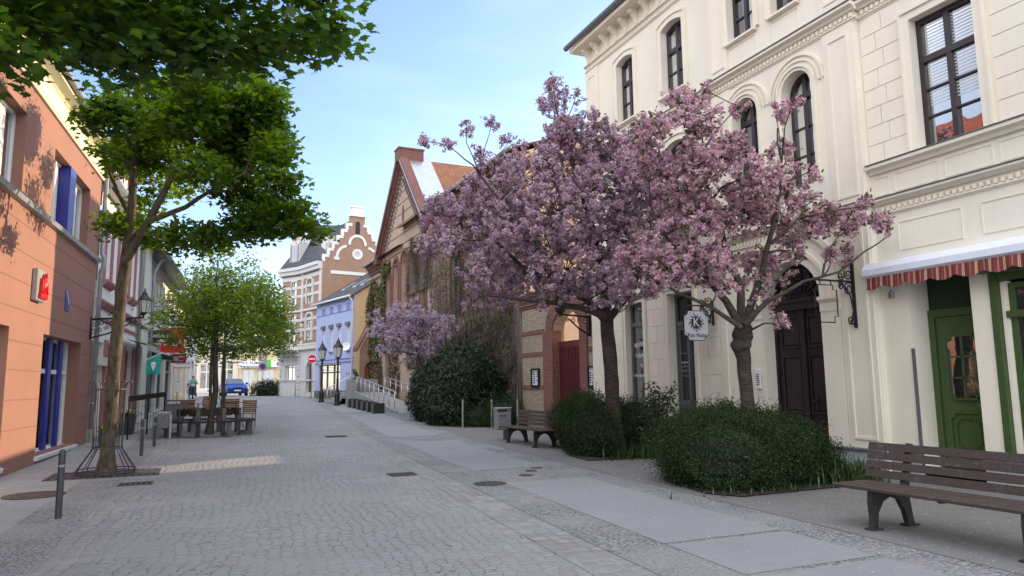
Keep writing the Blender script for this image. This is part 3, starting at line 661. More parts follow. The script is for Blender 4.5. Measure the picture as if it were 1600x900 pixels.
# wall fittings as things
mb = MB(RF); mb.bbox(11.46, 11.60, .17, .2, 1.45, 1.85, .008)
bl = tag(mb.build('doorbell_panel', M['whitep']), 'white doorbell panel beside the arched brown door', 'doorbell')
mb = MB(RF)
for k in range(6): mb.box(11.49, 11.57, .2, .204, 1.53+.04*k, 1.548+.04*k)
mb.build('name_strip', M['cobalt'], bl)
aw = thing('awning', 'rolled white awning box with striped scalloped red valance over the green shop door', 'awning', (10.4, 7.5, 3.3))
mb = MB(RF); mb.prism([(.0, 3.34), (.26, 3.30), (.31, 3.34), (.31, 3.44), (.22, 3.55), (.0, 3.57)], 3.2, 8.78, 'a'); mb.build('cassette', M['cassette'], aw)
mb = MB(RF); n = 140; P = []
for i in range(n+1):
    a = 3.2+5.5*i/n; sc_ = abs(math.sin(a*PI/.42)); P += [(a, .29+.008*math.sin(a*23), 3.30), (a, .30+.012*math.sin(a*23+1), 3.15-.06*sc_)]
mb.mesh(P, [(2*i, 2*i+2, 2*i+3, 2*i+1) for i in range(n)]); mb.build('valance', M['stripes'], aw)
mb = MB(RF); mb.bbox(8.42, 8.50, -.002, .06, 2.95, 3.05, .01); mb.tube([(8.46, .03, 3.05), (8.46, .03, 3.09)], .012); tag(mb.build('wall_sensor', M['steel']), 'small grey sensor box on the cream wall under the awning', 'sensor')
# ------------------------------------------------------------------ gate wall between the town house and the brick hall
GF = Frame((10.7, 0), (0, 1), 1)
gw = thing('gate_wall', 'pale brick yard wall with red brick arch and tall oxblood double gate', 'wall', (10.7, 21, .1))
gop = (19.42, 21.25, .0, 3.95, .62, .4)
mb = MB(GF); wall(mb, 18.42, 23.72, -.1, 4.7, [gop], .4)
mb.poly([(18.42, -.4, -.1), (19.42, -.4, -.1), (19.42, -.4, 4.7), (18.42, -.4, 4.7)]); mb.poly([(21.25, -.4, -.1), (23.72, -.4, -.1), (23.72, -.4, 4.7), (21.25, -.4, 4.7)])
mb.poly([(18.42, 0, 4.7), (23.72, 0, 4.7), (23.72, -.4, 4.7), (18.42, -.4, 4.7)]); mb.build('wall', M['brickG'], gw)
mb = MB(GF)
mb.box(21.243, 21.95, -.3, .06, -.1, 3.35); mb.box(18.95, 19.427, -.3, .05, -.1, 3.35)
for z in (1.42, 2.55, 3.3): mb.box(18.43, 18.945, -.01, .022, z, z+.14); mb.box(21.955, 23.73, -.01, .022, z, z+.14)
c = 20.335
mb.strip([(c+1.42*math.cos(PI*i/20), 3.33+1.08*math.sin(PI*i/20)) for i in range(21)], [(c+.93*math.cos(PI*i/20), 3.33+.64*math.sin(PI*i/20)) for i in range(21)], -.02, .055)
for z, d in ((4.25, .05), (4.33, .09), (4.62, .13)): mb.box(18.43, 23.9, -.01, d, z, z+.075)
x = 18.5
while x < 23.8: mb.box(x, x+.09, -.01, .08, 4.42, 4.60); x += .2
mb.build('brick_trim', M['brickR'], gw)
mb = MB(GF); mb.prism([(-.5, 4.70), (.17, 4.70), (.17, 4.73), (-.165, 4.9), (-.5, 4.73)], 18.44, 23.95, 'a'); mb.build('coping', M['slate'], gw)
for x0, x1 in ((19.43, 20.33), (20.34, 21.24)):
    mb = MB(GF); mb.box(x0, x1, -.27, -.24, .06, 2.93); w = (x1-x0)/6
    for k in range(6):
        a, b = x0+w*k, x0+w*(k+1); mb.prism([(a+.004, .06), (a+.03, .06), (a+.03, 2.70), ((a+b)/2, 2.80), (b-.03, 2.70), (b-.03, .06), (b-.004, .06), (b-.004, 2.97), (a+.004, 2.97)], -.245, -.20)
        mb.box(a+.03, b-.03, -.245, -.225, .06, 2.8)
    lf = mb.build('gate_leaf', M['redpaint'], gw)
    h = MB(GF); h.box((20.24 if x0 < 20 else 20.38), (20.29 if x0 < 20 else 20.43), -.205, -.17, 1.1, 1.3); h.build('handle', M['iron'], lf)
# wall lantern on the gate wall
def scroll(c, r, ax, ay, turns=1.6, n=22, start=0., flip=1):
    out = []
    for i in range(n+1):
        f = i/n; th = start+flip*turns*2*PI*f; rr = r*(1-.78*f); out.append(tuple(c[k]+ax[k]*rr*math.cos(th)+ay[k]*rr*math.sin(th) for k in range(3)))
    return out
wl = thing('wall_bracket', 'ornate black iron lamp bracket on the brick beside the red gate', 'lamp bracket', (10.6, 18.75, 3.3))
mb = MB(); X = (1, 0, 0); Z = (0, 0, 1)
mb.box(10.6, 10.68, 18.72, 18.78, 2.98, 3.62); mb.tube([(10.66, 18.75, 3.56), (9.72, 18.75, 3.62)], .03, 6); mb.tube([(10.66, 18.75, 3.02), (10.3, 18.75, 3.2), (9.95, 18.75, 3.5)], .024, 6)
for k in range(4): mb.tube(scroll((10.52-.2*k, 18.75, 3.43+.012*k), .11-.015*k, X, Z, 1.4, 18, .5*k), .012, 5)
mb.build('bracket', M['iron'], wl)
mb = MB(); mb.lathe((9.68, 18.75, 3.55), [(.02, 0), (.06, .03), (.05, .08), (.15, .16), (.17, .26), (.06, .29), (.03, .36)], 12); mb.build('lamp', M['iron'], wl)
def board(name, a0, a1, z0, z1, lab):
    mb = MB(GF); mb.ring([(a0, z0), (a1, z0), (a1, z1), (a0, z1)], [(a0+.05, z0+.05), (a1-.05, z0+.05), (a1-.05, z1-.05), (a0+.05, z1-.05)], .0, .075)
    o = tag(mb.build(name, M['blackp']), lab, 'notice board', 'notice boards on the gate wall'); r = random.Random(int(a0*10))
    g = MB(GF); g.box(a0+.05, a1-.05, .002, .03, z0+.05, z1-.05); g.build('poster', M['paper'], o); g = MB(GF)
    for c_ in range(2):
        for k in range(6):
            if r.random() < .75: x0 = a0+.1+c_*(a1-a0-.12)/2; zz = z1-.12-k*.07; g.box(x0, x0+(a1-a0)*.3*r.uniform(.5, 1), .03, .033, zz-.035, zz)
    g.build('printing', M['ink'], o)
board('notice_board', 22.3, 22.92, 1.52, 2.14, 'black framed notice board on the pale brick left of the red gate')
board('notice_board', 18.52, 18.93, 1.5, 2.12, 'black framed notice board between the red gate and the white corner')
# ------------------------------------------------------------------ brick hall
HF = Frame((10.75, 24), (-.026, 1), 1)
hall = thing('brick_hall', 'old pale brick hall with steep gable, red brick window arches and orange tiled roof', 'building', (11, 36, .3))
win = [(10.55, 11.45, 4.2, 8.55, .45), (12.2, 13.2, 4.2, 8.75, .5), (13.7, 14.9, 4.2, 8.95, .6), (15.5, 16.5, 4.2, 8.75, .5), (17.1, 17.95, 4.2, 8.2, .42)]
wing = [(5.9, 7.2, 4.6, 7.6, .5), (2.6, 3.9, 4.6, 7.6, .5), (20.4, 21.2, 4.4, 7.4, .4), (3.2, 6.4, .3, 4.15, .8), (16.9, 18.2, .55, 3.7, .0), (8.6, 9.2, 2.6, 3.7, .3), (20.2, 21.2, .6, 3.2, .5)]
GA0, GA1, GE, GAP = 10.05, 19.25, 9.75, 14.35; GC = (GA0+GA1)/2
mb = MB(HF); wall(mb, -.25, GA0, -.2, 10.2, [o for o in wing if o[1] < GA0], .3); wall(mb, GA1, 22.4, -.2, 9.3, [o for o in wing if o[0] > GA1], .3); wall(mb, GA0, GA1, -.2, GE, win+[wing[4]], .35, .14)
ov = [(GC+.17*math.cos(q*PI/8), 11.15+.48*math.sin(q*PI/8)) for q in range(16)]
mb.poly([(GA0, .14, GE), (GA1, .14, GE), (GC, .14, GAP)])
for a in (GA0, GA1): mb.poly([(a, 0, -.2), (a, .14, -.2), (a, .14, GE), (a, 0, GE)])
mb.poly([(-.25, 0, -.2), (5.8, -13, -.2), (5.8, -13, 10.2), (-.25, 0, 10.2)]); mb.poly([(-.25, 0, 10.2), (5.8, -13, 10.2), (2.8, -6.5, 13.2)])
mb.poly([(22.4, 0, -.2), (22.4, -13, -.2), (22.4, -13, 9.3), (22.4, 0, 9.3)]); mb.poly([(5.8, -13, -.2), (22.4, -13, -.2), (22.4, -13, 9.3), (5.8, -13, 9.3)])
mb.build('wall', M['brickY'], hall)
mb = MB(HF)
for o in win:
    op = o; b = (o[0]-.2, o[1]+.2, o[2], o[3]+.2, o[4]+.14); mb.strip(openloop(b), openloop(op), .138, .19)
for o in wing:
    if o[4] > 0: b = (o[0]-.2, o[1]+.2, o[2], o[3]+.2, o[4]+.14); mb.strip(openloop(b), openloop(o), -.002, .04)
for z in (9.4, 10.0, 10.6, 11.2, 11.8, 12.4, 13.0):
    h = (GA1-GA0)/2*max(0, (GAP-max(z, GE))/(GAP-GE)) if z > GE else (GA1-GA0)/2
    mb.box(GC-h+.3, GC+h-.3, .13, .152, z, z+.05)
for z in (9.0, 8.98-.55): mb.box(GA0, GA1, .13, .16, z, z+.07)
# raking gable cornice with stepped corbels
for sg in (-1, 1):
    ft = (GC+sg*(GA1-GA0)/2+sg*.3, GE-.45); tp = (GC, GAP+.05); L = Vector((tp[0]-ft[0], tp[1]-ft[1])); l = L.length; L /= l; nrm = Vector((-L.y, L.x))*(-sg if sg < 0 else -sg)
    if nrm.y < 0: nrm = -nrm
    def q(t, n_): return (ft[0]+L.x*t+nrm.x*n_, ft[1]+L.y*t+nrm.y*n_)
    for n0, n1, d in ((-.05, .22, .52), (-.2, -.055, .38), (-.32, -.205, .27)): mb.prism([q(0, n0), q(l, n0), q(l, n1), q(0, n1)], .0, d)
    t = .2
    while t < l-.3: mb.prism([q(t, -.62), q(t+.14, -.62), q(t+.14, -.33), q(t, -.33)], .135, .24); t += .3
    t = .6
    mb.k = 1
    while t < l-.9: mb.prism([q(t, -1.05), q(t+.1, -1.05), q(t+.1, -.68), q(t, -.68)], .135, .19); t += .3
    mb.k = 0
# wing cornices
for a0, a1, zt in ((-.3, GA0-.01, 10.2), (GA1+.01, 22.45, 9.3)):
    for z, d in ((zt-.12, .4), (zt-.26, .3), (zt-.62, .14), (zt-1.0, .06)): mb.box(a0, a1, -.01, d, z, z+.12)
    x = a0+.1
    while x < a1-.15: mb.box(x, x+.12, -.01, .24, zt-.5, zt-.265); x += .28
mb.box(GC-.42, GC+.42, -.9, .54, GAP-.25, GAP+.42); mb.box(GC-.47, GC+.47, -.95, .58, GAP+.42, GAP+.5)
for a in (GA1-.02,): mb.box(a, a+.5, -.2, .5, GE-.75, GE+.05)
mb.build('brick_trim', [M['brickR'], M['slate']], hall)
mb = MB(HF); mb.prism(ov, .135, .17); mb.build('oval_vent', M['brickR'], hall)
for o in win: window(HF, o, -.18, M['pinktrim'], M['glass'], hall, .45, 2, (3, 3), .06)
for o in wing[:4]+[wing[5], wing[6]]: window(HF, o, -.2, M['darkwood'], M['glass'], hall, .6, 2 if o[1]-o[0] < 2 else 4, (2, 3), .06)
mb = MB(HF); o = wing[4]; mb.box(16.9, 18.2, -.2, -.14, .5, 3.7)
for k in range(8): mb.box(16.92+.16*k, 16.92+.16*k+.13, -.141, -.11, .5, 3.65)
mb.build('door', plain('dark plum boards', (.05, .038, .05), .7, .3), hall)
# roofs
RZ = .0
mb = MB(HF)
mb.poly([(GC, .1, GAP+.0), (GC, -13, GAP), (GA0-.35, -13, GE-.42), (GA0-.35, .1, GE-.42)]); mb.poly([(GC, .1, GAP), (GC, -13, GAP), (GA1+.35, -13, GE-.42), (GA1+.35, .1, GE-.42)])
mb.poly([(-.6, .55, 10.22), (GC, .55, 10.22), (GC, -6.5, 13.3), (2.6, -6.5, 13.3)]); mb.poly([(5.5, -13.2, 10.2), (GC, -13.2, 10.2), (GC, -6.5, 13.3), (2.6, -6.5, 13.3)])
mb.poly([(GC, .45, 9.33), (22.5, .45, 9.33), (22.5, -6.5, 12.0), (GC, -6.5, 12.0)]); mb.poly([(GC, -13.2, 9.33), (22.5, -13.2, 9.33), (22.5, -6.5, 12.0), (GC, -6.5, 12.0)])
mb.build('roof', M['tileO'], hall)
mb = MB(HF)
for sg in (-1, 1):
    e = GC+sg*(GA1-GA0)/2+sg*.42
    mb.mesh([(GC, .53, GAP+.22), (e, .53, GE-.33), (e, -1.35, GE-.33), (GC, -1.35, GAP+.22), (GC, .53, GAP+.12), (e, .53, GE-.43), (e, -1.35, GE-.43), (GC, -1.35, GAP+.12)], [(0, 1, 2, 3), (4, 7, 6, 5), (0, 4, 5, 1), (1, 5, 6, 2), (2, 6, 7, 3)])
mb.build('flashing', M['zincblue'], hall)
mb = MB(HF); mb.tube([(GA1+.3, .5, 9.3), (22.5, .5, 9.3)], .08, 8); mb.build('gutter', M['pipe'], hall); mb = MB(HF); mb.tube([(-.6, .6, 10.2), (GA0-.4, .6, 10.2)], .08, 8); mb.build('gutter', M['pipe'], hall); mb = MB(HF)
mb.tube([(-.1, .6, 10.15), (-.1, .5, 9.8), (-.1, .12, 9.5), (-.1, .1, .3)], .06, 8); mb.build('downpipe', M['pipe'], hall)
# creepers on the hall
def creeper(name, lab, regions, n, mat, size, stems=0, tpl=KITE, off=.17, holes=()):
    root = thing(name, lab, 'climber', HF((regions[0][0]+regions[0][1])/2, .2, .3)); P = []
    for a0, a1, z0, z1, w in regions:
        m = int(n*w); a = rng.uniform(a0, a1, m); z = rng.uniform(z0, z1, m)
        keep = np.ones(m, bool); edge = np.sin(a*3.1)*.35+np.sin(a*7.3+1)*.2+np.sin(a*17)*.12; keep &= z < z1-.35+edge; keep &= (a > a0+.15*np.sin(z*2.3)+.12) & (a < a1-.15+.15*np.sin(z*1.9+2))
        for h in holes: keep &= ~((a > h[0]) & (a < h[1]) & (z > h[2]) & (z < h[3]-.12))
        dd = off+rng.uniform(0, .16, m)*(0.6+.5*np.sin(a*2.2)*np.sin(z*1.7)); P.append(np.array([HF(*q) for q in zip(a[keep], dd[keep], z[keep])]))
    P = np.concatenate(P); N_ = unit(np.array([HF.n[0], HF.n[1], .35])+.7*rng.normal(size=(len(P), 3))); T = np.array([0, 0, -1.])+.6*rng.normal(size=(len(P), 3))
    bulk('foliage', leaf_verts(P, N_, T, size*rng.uniform(.6, 1.3, len(P)), tpl, .2), len(tpl), mat, root)
    mb = MB(HF); R = random.Random(3)
    for k in range(stems):
        a0, a1, z0, z1, w = R.choice(regions); a = R.uniform(a0+.1, a1-.1); z = max(z0, .3); path = []
        top = R.uniform(z0+(z1-z0)*.5, z1-.2)
        while z < top:
            path.append((a, off-.01+R.uniform(0, .04), z)); z += R.uniform(.25, .5); a += R.uniform(-.13, .13); a = min(max(a, a0), a1)
        if len(path) > 2: mb.tube(path, [max(.006, .022*(1-i/len(path))) for i in range(len(path))], 4, False)
    mb.build('stem', M['barkgrey'], root)
M['barkgrey'] = barkmat('grey climber stems', (.10, .085, .075), (.22, .19, .17))
M['ivy'] = leafmat('ivy leaves', (.05, .075, .018), (.12, .13, .035), .25, extra=(.17, .12, .05))
M['ivydry'] = leafmat('brown climber leaves', (.15, .09, .045), (.22, .13, .06), .2, (1.2, 1, .8), extra=(.12, .09, .06))
M['twig'] = leafmat('bare climber twigs', (.085, .075, .066), (.19, .165, .148), .05, (1, 1, 1), extra=(.085, .08, .045), gl=.0)
wallholes = [(o[0]-.1, o[1]+.1, o[2], o[3]+.15) for o in win]+[(20.2, 21.4, 4.3, 7.6), (16.8, 18.3, .4, 3.9)]
creeper('ivy', 'olive green ivy covering the left corner of the brick hall', [(19.3, 22.3, 3.2, 8.3, .6), (17.3, 19.4, 3.6, 9.0, .4), (16.9, 18.4, 8.2, 9.1, .1)], 26000, M['ivy'], .17, 12, KITE, .17, wallholes)
creeper('climbing_vine', 'brown autumn leaved vine on the lower left wall of the brick hall behind the ramp', [(18.6, 22.2, .8, 3.4, .6), (15.0, 17.0, .9, 4.4, .3)], 6000, M['ivydry'], .14, 26, KITE, .17, wallholes)
creeper('bare_creeper', 'leafless grey creeper hanging over the right half of the brick hall', [(.2, 9.8, 2.2, 8.6, .45), (9.8, 13.8, 6.4, 9.5, .18), (10.2, 13.6, 2.5, 6.6, .13), (-.1, 4.2, .5, 4.8, .24)], 24000, M['twig'], .22, 480, [(0, 0), (.3, .05), (1, 0), (.3, -.05)], .16, [(o[0], o[1], o[2], o[3]-.1) for o in win])
# ------------------------------------------------------------------ ramp, steps, railings
rp = thing('access_ramp', 'grey concrete access ramp with steel handrails along the brick hall', 'ramp', (9.3, 37, .5))
mb = MB(); mb.mesh([(8.45, 32.6, gz(32.6)), (9.95, 32.6, gz(32.6)), (9.75, 41.2, 1.25), (8.25, 41.2, 1.25), (8.45, 32.6, .2), (9.95, 32.6, .2), (9.75, 41.2, .4), (8.25, 41.2, .4)], [(0, 1, 2, 3), (0, 3, 7, 4), (1, 5, 6, 2), (2, 6, 7, 3), (0, 4, 5, 1)])
mb.box(8.15, 10.1, 41.2, 43.2, .4, 1.25); mb.build('slab', M['concrete'], rp)
mb = MB()
mb.mesh([(8.35, 32.6, gz(32.6)-.1), (8.45, 32.6, gz(32.6)-.1), (8.25, 41.2, .5), (8.15, 41.2, .5), (8.35, 32.6, gz(32.6)+.1), (8.45, 32.6, gz(32.6)+.1), (8.25, 41.2, 1.36), (8.15, 41.2, 1.36)], [(0, 1, 2, 3), (4, 5, 6, 7), (0, 1, 5, 4), (1, 2, 6, 5), (2, 3, 7, 6), (3, 0, 4, 7)])
mb.box(7.95, 8.35, 41.25, 42.6, .5, 2.0)
mb.box(8.36, 9.75, 42.3, 42.6, 1.2, 2.02)
mb.build('parapet', M['granite'], rp)
for x0, x1, s0, s1, nm in ((8.45, 8.28, 33.2, 41.0, 'near'), (9.95, 9.78, 31.6, 40.6, 'far')):
    mb = MB(); n = 9; f = lambda s: x0+(x1-x0)*(s-s0)/(s1-s0); zb = lambda s: float(np.interp(s, [32.6, 41.2], [gz(32.6), 1.25]))
    mb.tube([(f(s0), s0-.3, zb(s0)+.8), (f(s0), s0, zb(s0)+.92), (f(s1), s1, zb(s1)+.92)], .024, 6); mb.tube([(f(s0), s0, zb(s0)+.7), (f(s1), s1, zb(s1)+.7)], .016, 6)
    for k in range(n):
        s = s0+(s1-s0)*k/(n-1); mb.tube([(f(s), s, zb(s)-.1), (f(s), s, zb(s)+.9)], .022, 6)
    mb.build('handrail', M['alum'], rp)
st = thing('stone_steps', 'short flight of grey stone steps with rail beside the ramp', 'steps', (7.9, 43.4, .6))
mb = MB()
for k in range(4): mb.bbox(7.05+.32*k, 9.2, 42.62-.28*(3-k)*0, 44.6, gz(43)-.1, gz(43)+.17*(k+1), .015)
mb.build('stair', M['granite'], st)
mb = MB(); mb.tube([(7.15, 44.4, gz(43)+.85), (8.3, 44.4, 2.1), (8.9, 44.4, 2.1)], .025, 6); mb.tube([(7.2, 44.4, gz(43)), (7.2, 44.4, gz(43)+.9)], .022, 6); mb.tube([(8.3, 44.4, 1.2), (8.3, 44.4, 2.1)], .022, 6); mb.build('handrail', M['alum'], st)
mb = MB(); bs = (8.3, 41.7, 2.0)
mb.tube([(bs[0], bs[1], bs[2]), (bs[0]+.02, bs[1], bs[2]+.22)], [.03, .05], 6); mb.tube([(bs[0]+.22, bs[1]-.02, bs[2]+.12), (bs[0]+.08, bs[1], bs[2]+.26), (bs[0]-.04, bs[1], bs[2]+.42), (bs[0]-.08, bs[1], bs[2]+.56), (bs[0]-.2, bs[1], bs[2]+.6)], [.02, .11, .12, .07, .012], 8)
mb.box(bs[0]-.12, bs[0]+.12, bs[1]-.12, bs[1]+.12, bs[2]-.01, bs[2]+.04)
tag(mb.build('statue', plain('verdigris bronze', (.07, .11, .12), .5, .3, 8, .5)), 'small dark bronze bird statue on the stone block by the ramp', 'statue')
# row of block seats
cl = ['nearest black granite block seat in the row by the ramp', 'second nearest granite block seat in the row by the ramp', 'third nearest granite block seat in the row by the ramp', 'fourth nearest block seat, in the middle of the row by the ramp', 'second farthest granite block seat in the row by the ramp', 'farthest granite block seat, next to the black lamp posts']
M['blackgr'] = plain('black granite', (.025, .025, .027), .45, .3, 40); M['seatgr'] = plain('grey seat face', (.12, .12, .12), .7, .2, 20)
for k in range(6):
    s = 32.9+1.15*k; t0 = 7.35-.0*k; mb = MB(); mb.bbox(t0, t0+.52, s-.2, s+.2, gz(s)-.02, gz(s)+.46, .01)
    o = tag(mb.build('block_seat', M['blackgr']), cl[k], 'seat', 'block seats beside the ramp')
    m2 = MB(); m2.box(t0-.012, t0+.002, s-.19, s+.19, gz(s)+.0, gz(s)+.45); m2.build('side_panel', M['seatgr'], o)
# twin street lanterns
def lantern_geo(mb, gl, c, k=1.0, hang=False):
    x, y, z = c; n = 6; R0, R1, h = .13*k, .21*k, .46*k
    bot = [(x+R0*math.cos(2*PI*i/n), y+R0*math.sin(2*PI*i/n), z) for i in range(n)]; top = [(x+R1*math.cos(2*PI*i/n), y+R1*math.sin(2*PI*i/n), z+h) for i in range(n)]
    for i in range(n): mb.tube([bot[i], top[i]], .013*k, 4); mb.tube([top[i], top[(i+1) % n]], .016*k, 4); mb.tube([bot[i], bot[(i+1) % n]], .014*k, 4)
    mb.lathe((x, y, z+h), [(R1*1.12, 0), (R1*.95, .06*k), (R1*.45, .2*k), (R1*.42, .25*k), (R1*.28, .3*k), (.02*k, .36*k), (.03*k, .4*k), (.01*k, .44*k)], 12); mb.lathe((x, y, z-.09*k), [(.03*k, 0), (.07*k, .03*k), (R0*1.05, .09*k)], 12)
    gl.mesh(bot+top, [(i, (i+1) % n, n+(i+1) % n, n+i) for i in range(n)])
M['lampglass'] = plain('lantern glass', (.55, .57, .58), .15, .1)
def street_lamp(x, y, H, lab):
    z = gz(y); root = thing('street_lamp', lab, 'street lamp', (x, y, z), 'black lantern posts by the steps')
    mb = MB(); mb.lathe((x, y, z), [(.19, 0), (.19, .12), (.15, .16), (.14, .62), (.10, .7), (.075, .8), (.065, 1.4), (.085, 1.43), (.06, 1.5), (.05, H-.75), (.09, H-.72), (.04, H-.62), (.05, H-.5)], 12); mb.build('post', M['iron'], root)
    mb = MB(); gl = MB(); lantern_geo(mb, gl, (x, y, z+H-.48), 1.25); h = mb.build('lantern', M['iron'], root); gl.build('pane', M['lampglass'], h)
street_lamp(7.25, 41.3, 3.15, 'black lantern street lamp standing nearest at the foot of the stone steps')
street_lamp(7.05, 45.6, 3.1, 'black lantern street lamp standing farther back, left of the stone steps')
# ------------------------------------------------------------------ blue house
BF = Frame((9.28, 47.2), (-1.43, 6.62), 1); zb = .95
bh = thing('blue_house', 'lavender blue two storey house with shop window and dark slate roof', 'building', (9.0, 50, zb))
ops = [(a-.26, a+.26, 4.0, 5.75, 0) for a in (.95, 2.45, 3.85, 5.3)]; shop = (2.2, 6.0, 1.35, 3.1, 0)
mb = MB(BF); wall(mb, 0, 6.77, zb-.4, 7.55, ops+[shop, (.55, 1.15, 1.0, 2.5, 0)], .2)
mb.build('wall', M['bluewall'], bh)
mb = MB(BF); mb.poly([(0, 0, zb-.4), (0, -9, zb-.4), (0, -9, 7.5), (0, -4.5, 10.4), (0, 0, 7.5)]); mb.poly([(6.77, 0, zb-.4), (6.77, -9, zb-.4), (6.77, -9, 7.5), (6.77, -4.5, 10.2), (6.77, 0, 7.5)]); mb.build('side_wall', M['yelwall'], bh)
mb = MB(BF)
for z in (3.42, 3.2): mb.box(-.01, 6.78, -.01, .05, z, z+.05)
mb.box(-.01, 6.78, -.01, .03, 6.6, 6.64)
for k, a in enumerate((1.0, 2.5, 3.9, 5.35)):
    for q_ in (-.16, .16): mb.ring([(a+q_-.1, 6.62), (a+q_+.1, 6.62), (a+q_+.1, 7.1), (a+q_-.1, 7.1)], [(a+q_-.06, 6.66), (a+q_+.06, 6.66), (a+q_+.06, 7.06), (a+q_-.06, 7.06)], -.01, .02)
for o in ops: mb.box(o[0]-.06, o[1]+.06, -.01, .1, o[2]-.09, o[2]); 
mb.build('trim', M['bluetrim'], bh)
for k, o in enumerate(ops):
    f = window(BF, o, -.12, M['white'], M['glass'] if k == 1 else M['curtain'], bh, None, 1, (1, 1), .05)
    mb = MB(BF); mb.box(o[0]-.06, o[1]+.06, -.05, .12, o[3]-.12, o[3]+.1); mb.build('shutter_box', M['slate'], f)
sw_ = window(BF, shop, -.15, M['slate'], M['glass'], bh, .7, 3, (4, 1), .07, name='shop_window')
window(BF, (.55, 1.15, 1.0, 2.5, 0), -.15, M['white'], M['curtain'], bh, None, 1, (1, 1), .05)
mb = MB(BF); mb.box(2.1, 6.1, -.01, .06, 3.08, 3.2); mb.build('fascia', M['steel'], bh)
mb = MB(BF); mb.box(-.02, 6.78, -.01, .04, zb-.4, 1.33); mb.build('plinth', plain('brown plinth', (.13, .10, .09), .8), bh)
mb = MB(BF); mb.poly([(-.15, .3, 7.5), (6.9, .3, 7.5), (6.9, -4.5, 10.55), (-.15, -4.5, 10.55)]); mb.poly([(-.15, -9.3, 7.5), (6.9, -9.3, 7.5), (6.9, -4.5, 10.55), (-.15, -4.5, 10.55)]); rf = mb.build('roof', M['tileD'], bh)
for a in (1.3, 2.6, 4.6):
    mb = MB(BF); mb.mesh([(a, -1.2, 8.47), (a+.55, -1.2, 8.47), (a+.55, -2.1, 9.04), (a, -2.1, 9.04), (a, -1.2, 8.55), (a+.55, -1.2, 8.55), (a+.55, -2.1, 9.12), (a, -2.1, 9.12)], [(4, 5, 6, 7), (0, 1, 5, 4), (1, 2, 6, 5), (3, 0, 4, 7), (2, 3, 7, 6)]); mb.build('skylight', M['zincblue'], rf)
mb = MB(BF); mb.tube([(-.1, .36, 7.48), (6.9, .36, 7.48)], .07, 8); mb.tube([(.05, .36, 7.45), (.05, .1, 7.1), (.05, .09, zb)], .05, 8); mb.build('gutter', M['whitep'], bh)
mb = MB(BF); mb.tube([(.55, .02, 4.1), (.55, .3, 4.1)], .02, 5); mb.fr = None; c0 = Vector(BF(.55, .32, 4.2)); ax = Vector((-.5, -.8, .3)).normalized(); e1 = ax.orthogonal().normalized(); e2 = ax.cross(e1)
P = [tuple(c0+ax*-.08)]+[tuple(c0+(e1*math.cos(k*PI/6)+e2*math.sin(k*PI/6))*.3) for k in range(12)]; mb.mesh(P, [(0, 1+k, 1+(k+1) % 12) for k in range(12)]); tag(mb.build('satellite_dish', M['whitep']), 'white satellite dish on the lavender blue house', 'dish')
# small gabled brick porch between hall and blue house
pr = thing('brick_porch', 'small gabled red brick porch between the hall and the blue house', 'porch', (9.7, 45.6, .6))
PF = Frame((9.35, 45.4), (1, .2), -1)
mb = MB(PF); wall(mb, -.05, 1.5, .5, 3.9, [(.3, 1.1, 1.2, 3.1, .4)], .15); mb.poly([(-.05, 0, 3.9), (1.5, 0, 3.9), (.72, 0, 5.3)]); mb.build('wall', M['brickO'], pr)
mb = MB(PF); mb.prism([(-.25, 3.75), (.72, 5.5), (1.6, 3.85), (1.6, 4.0), (.72, 5.7), (-.25, 3.95)], -.6, .12); mb.build('roof', M['brickR'], pr)
mb = MB(PF); mb.poly([(.3, -.14, 1.2), (1.1, -.14, 1.2), (1.1, -.14, 3.1), (.3, -.14, 3.1)]); mb.build('door', plain('orange brown door', (.25, .09, .03), .6), pr)
# ------------------------------------------------------------------ corner mansion with stepped gable
MF = Frame((8.35, 55.0), (-1.1, 3.9), 1); zm = .9
mn = thing('corner_mansion', 'ornate orange brick corner mansion with white bands, stepped gable and slate roofs', 'building', (8, 57, zm))
brO = M['brickO']; ps_ = M['palestone']
mops = [(1.5, 2.6, 5.2, 7.2, .35), (1.5, 2.6, 8.0, 9.9, .4), (1.2, 2.3, 1.2, 3.5, .5)]
mb = MB(MF); wall(mb, 0, 3.6, 4.5, 10.6, mops[:2], .2); 
# bay: chamfered corner tower
CF = Frame(MF(3.6, 0, 0)[:2], (-1.6, 2.6), 1); CF.k = .75; EF = Frame(CF(3.2, 0, 0)[:2], (1.4, 4.3), 1)
cops = [(.9, 1.7, 5.2, 7.2, 0), (.9, 1.7, 8.0, 9.9, 0)]
mb.fr = CF; wall(mb, 0, 3.2, 4.5, 10.6, cops, .2); mb.fr = EF; wall(mb, 0, 5, 4.5, 10.6, [(1.0, 2.0, 5.2, 7.2, .4), (1.0, 2.0, 8.0, 9.9, .4)], .2)
mb.build('wall', brO, mn)
mb = MB(MF); wall(mb, 0, 3.6, zm-.5, 4.5, [mops[2]], .25, .05); mb.fr = CF; wall(mb, 0, 3.2, zm-.5, 4.5, [(.7, 2.4, 2.0, 3.9, .8)], .3, .05); mb.fr = EF; wall(mb, 0, 5, zm-.5, 4.5, [], .2, .05); mb.build('base_wall', ps_, mn)
mb = MB(MF)
for fr, a1 in ((MF, 3.62), (CF, 3.22), (EF, 5.)):
    mb.fr = fr
    for z, h, d in ((4.45, .3, .28), (4.8, .12, .12), (7.45, .16, .12), (10.45, .3, .3), (10.75, .25, .45), (5.9, .22, .03), (6.7, .22, .03), (8.6, .22, .03), (9.3, .22, .03), (10.0, .3, .06), (2.05, .12, .12)): mb.box(-.01, a1, -.01, d, z, z+h)
mb.fr = MF
for a in (.02, 3.3): mb.box(a, a+.32, -.01, .08, 4.6, 10.5)
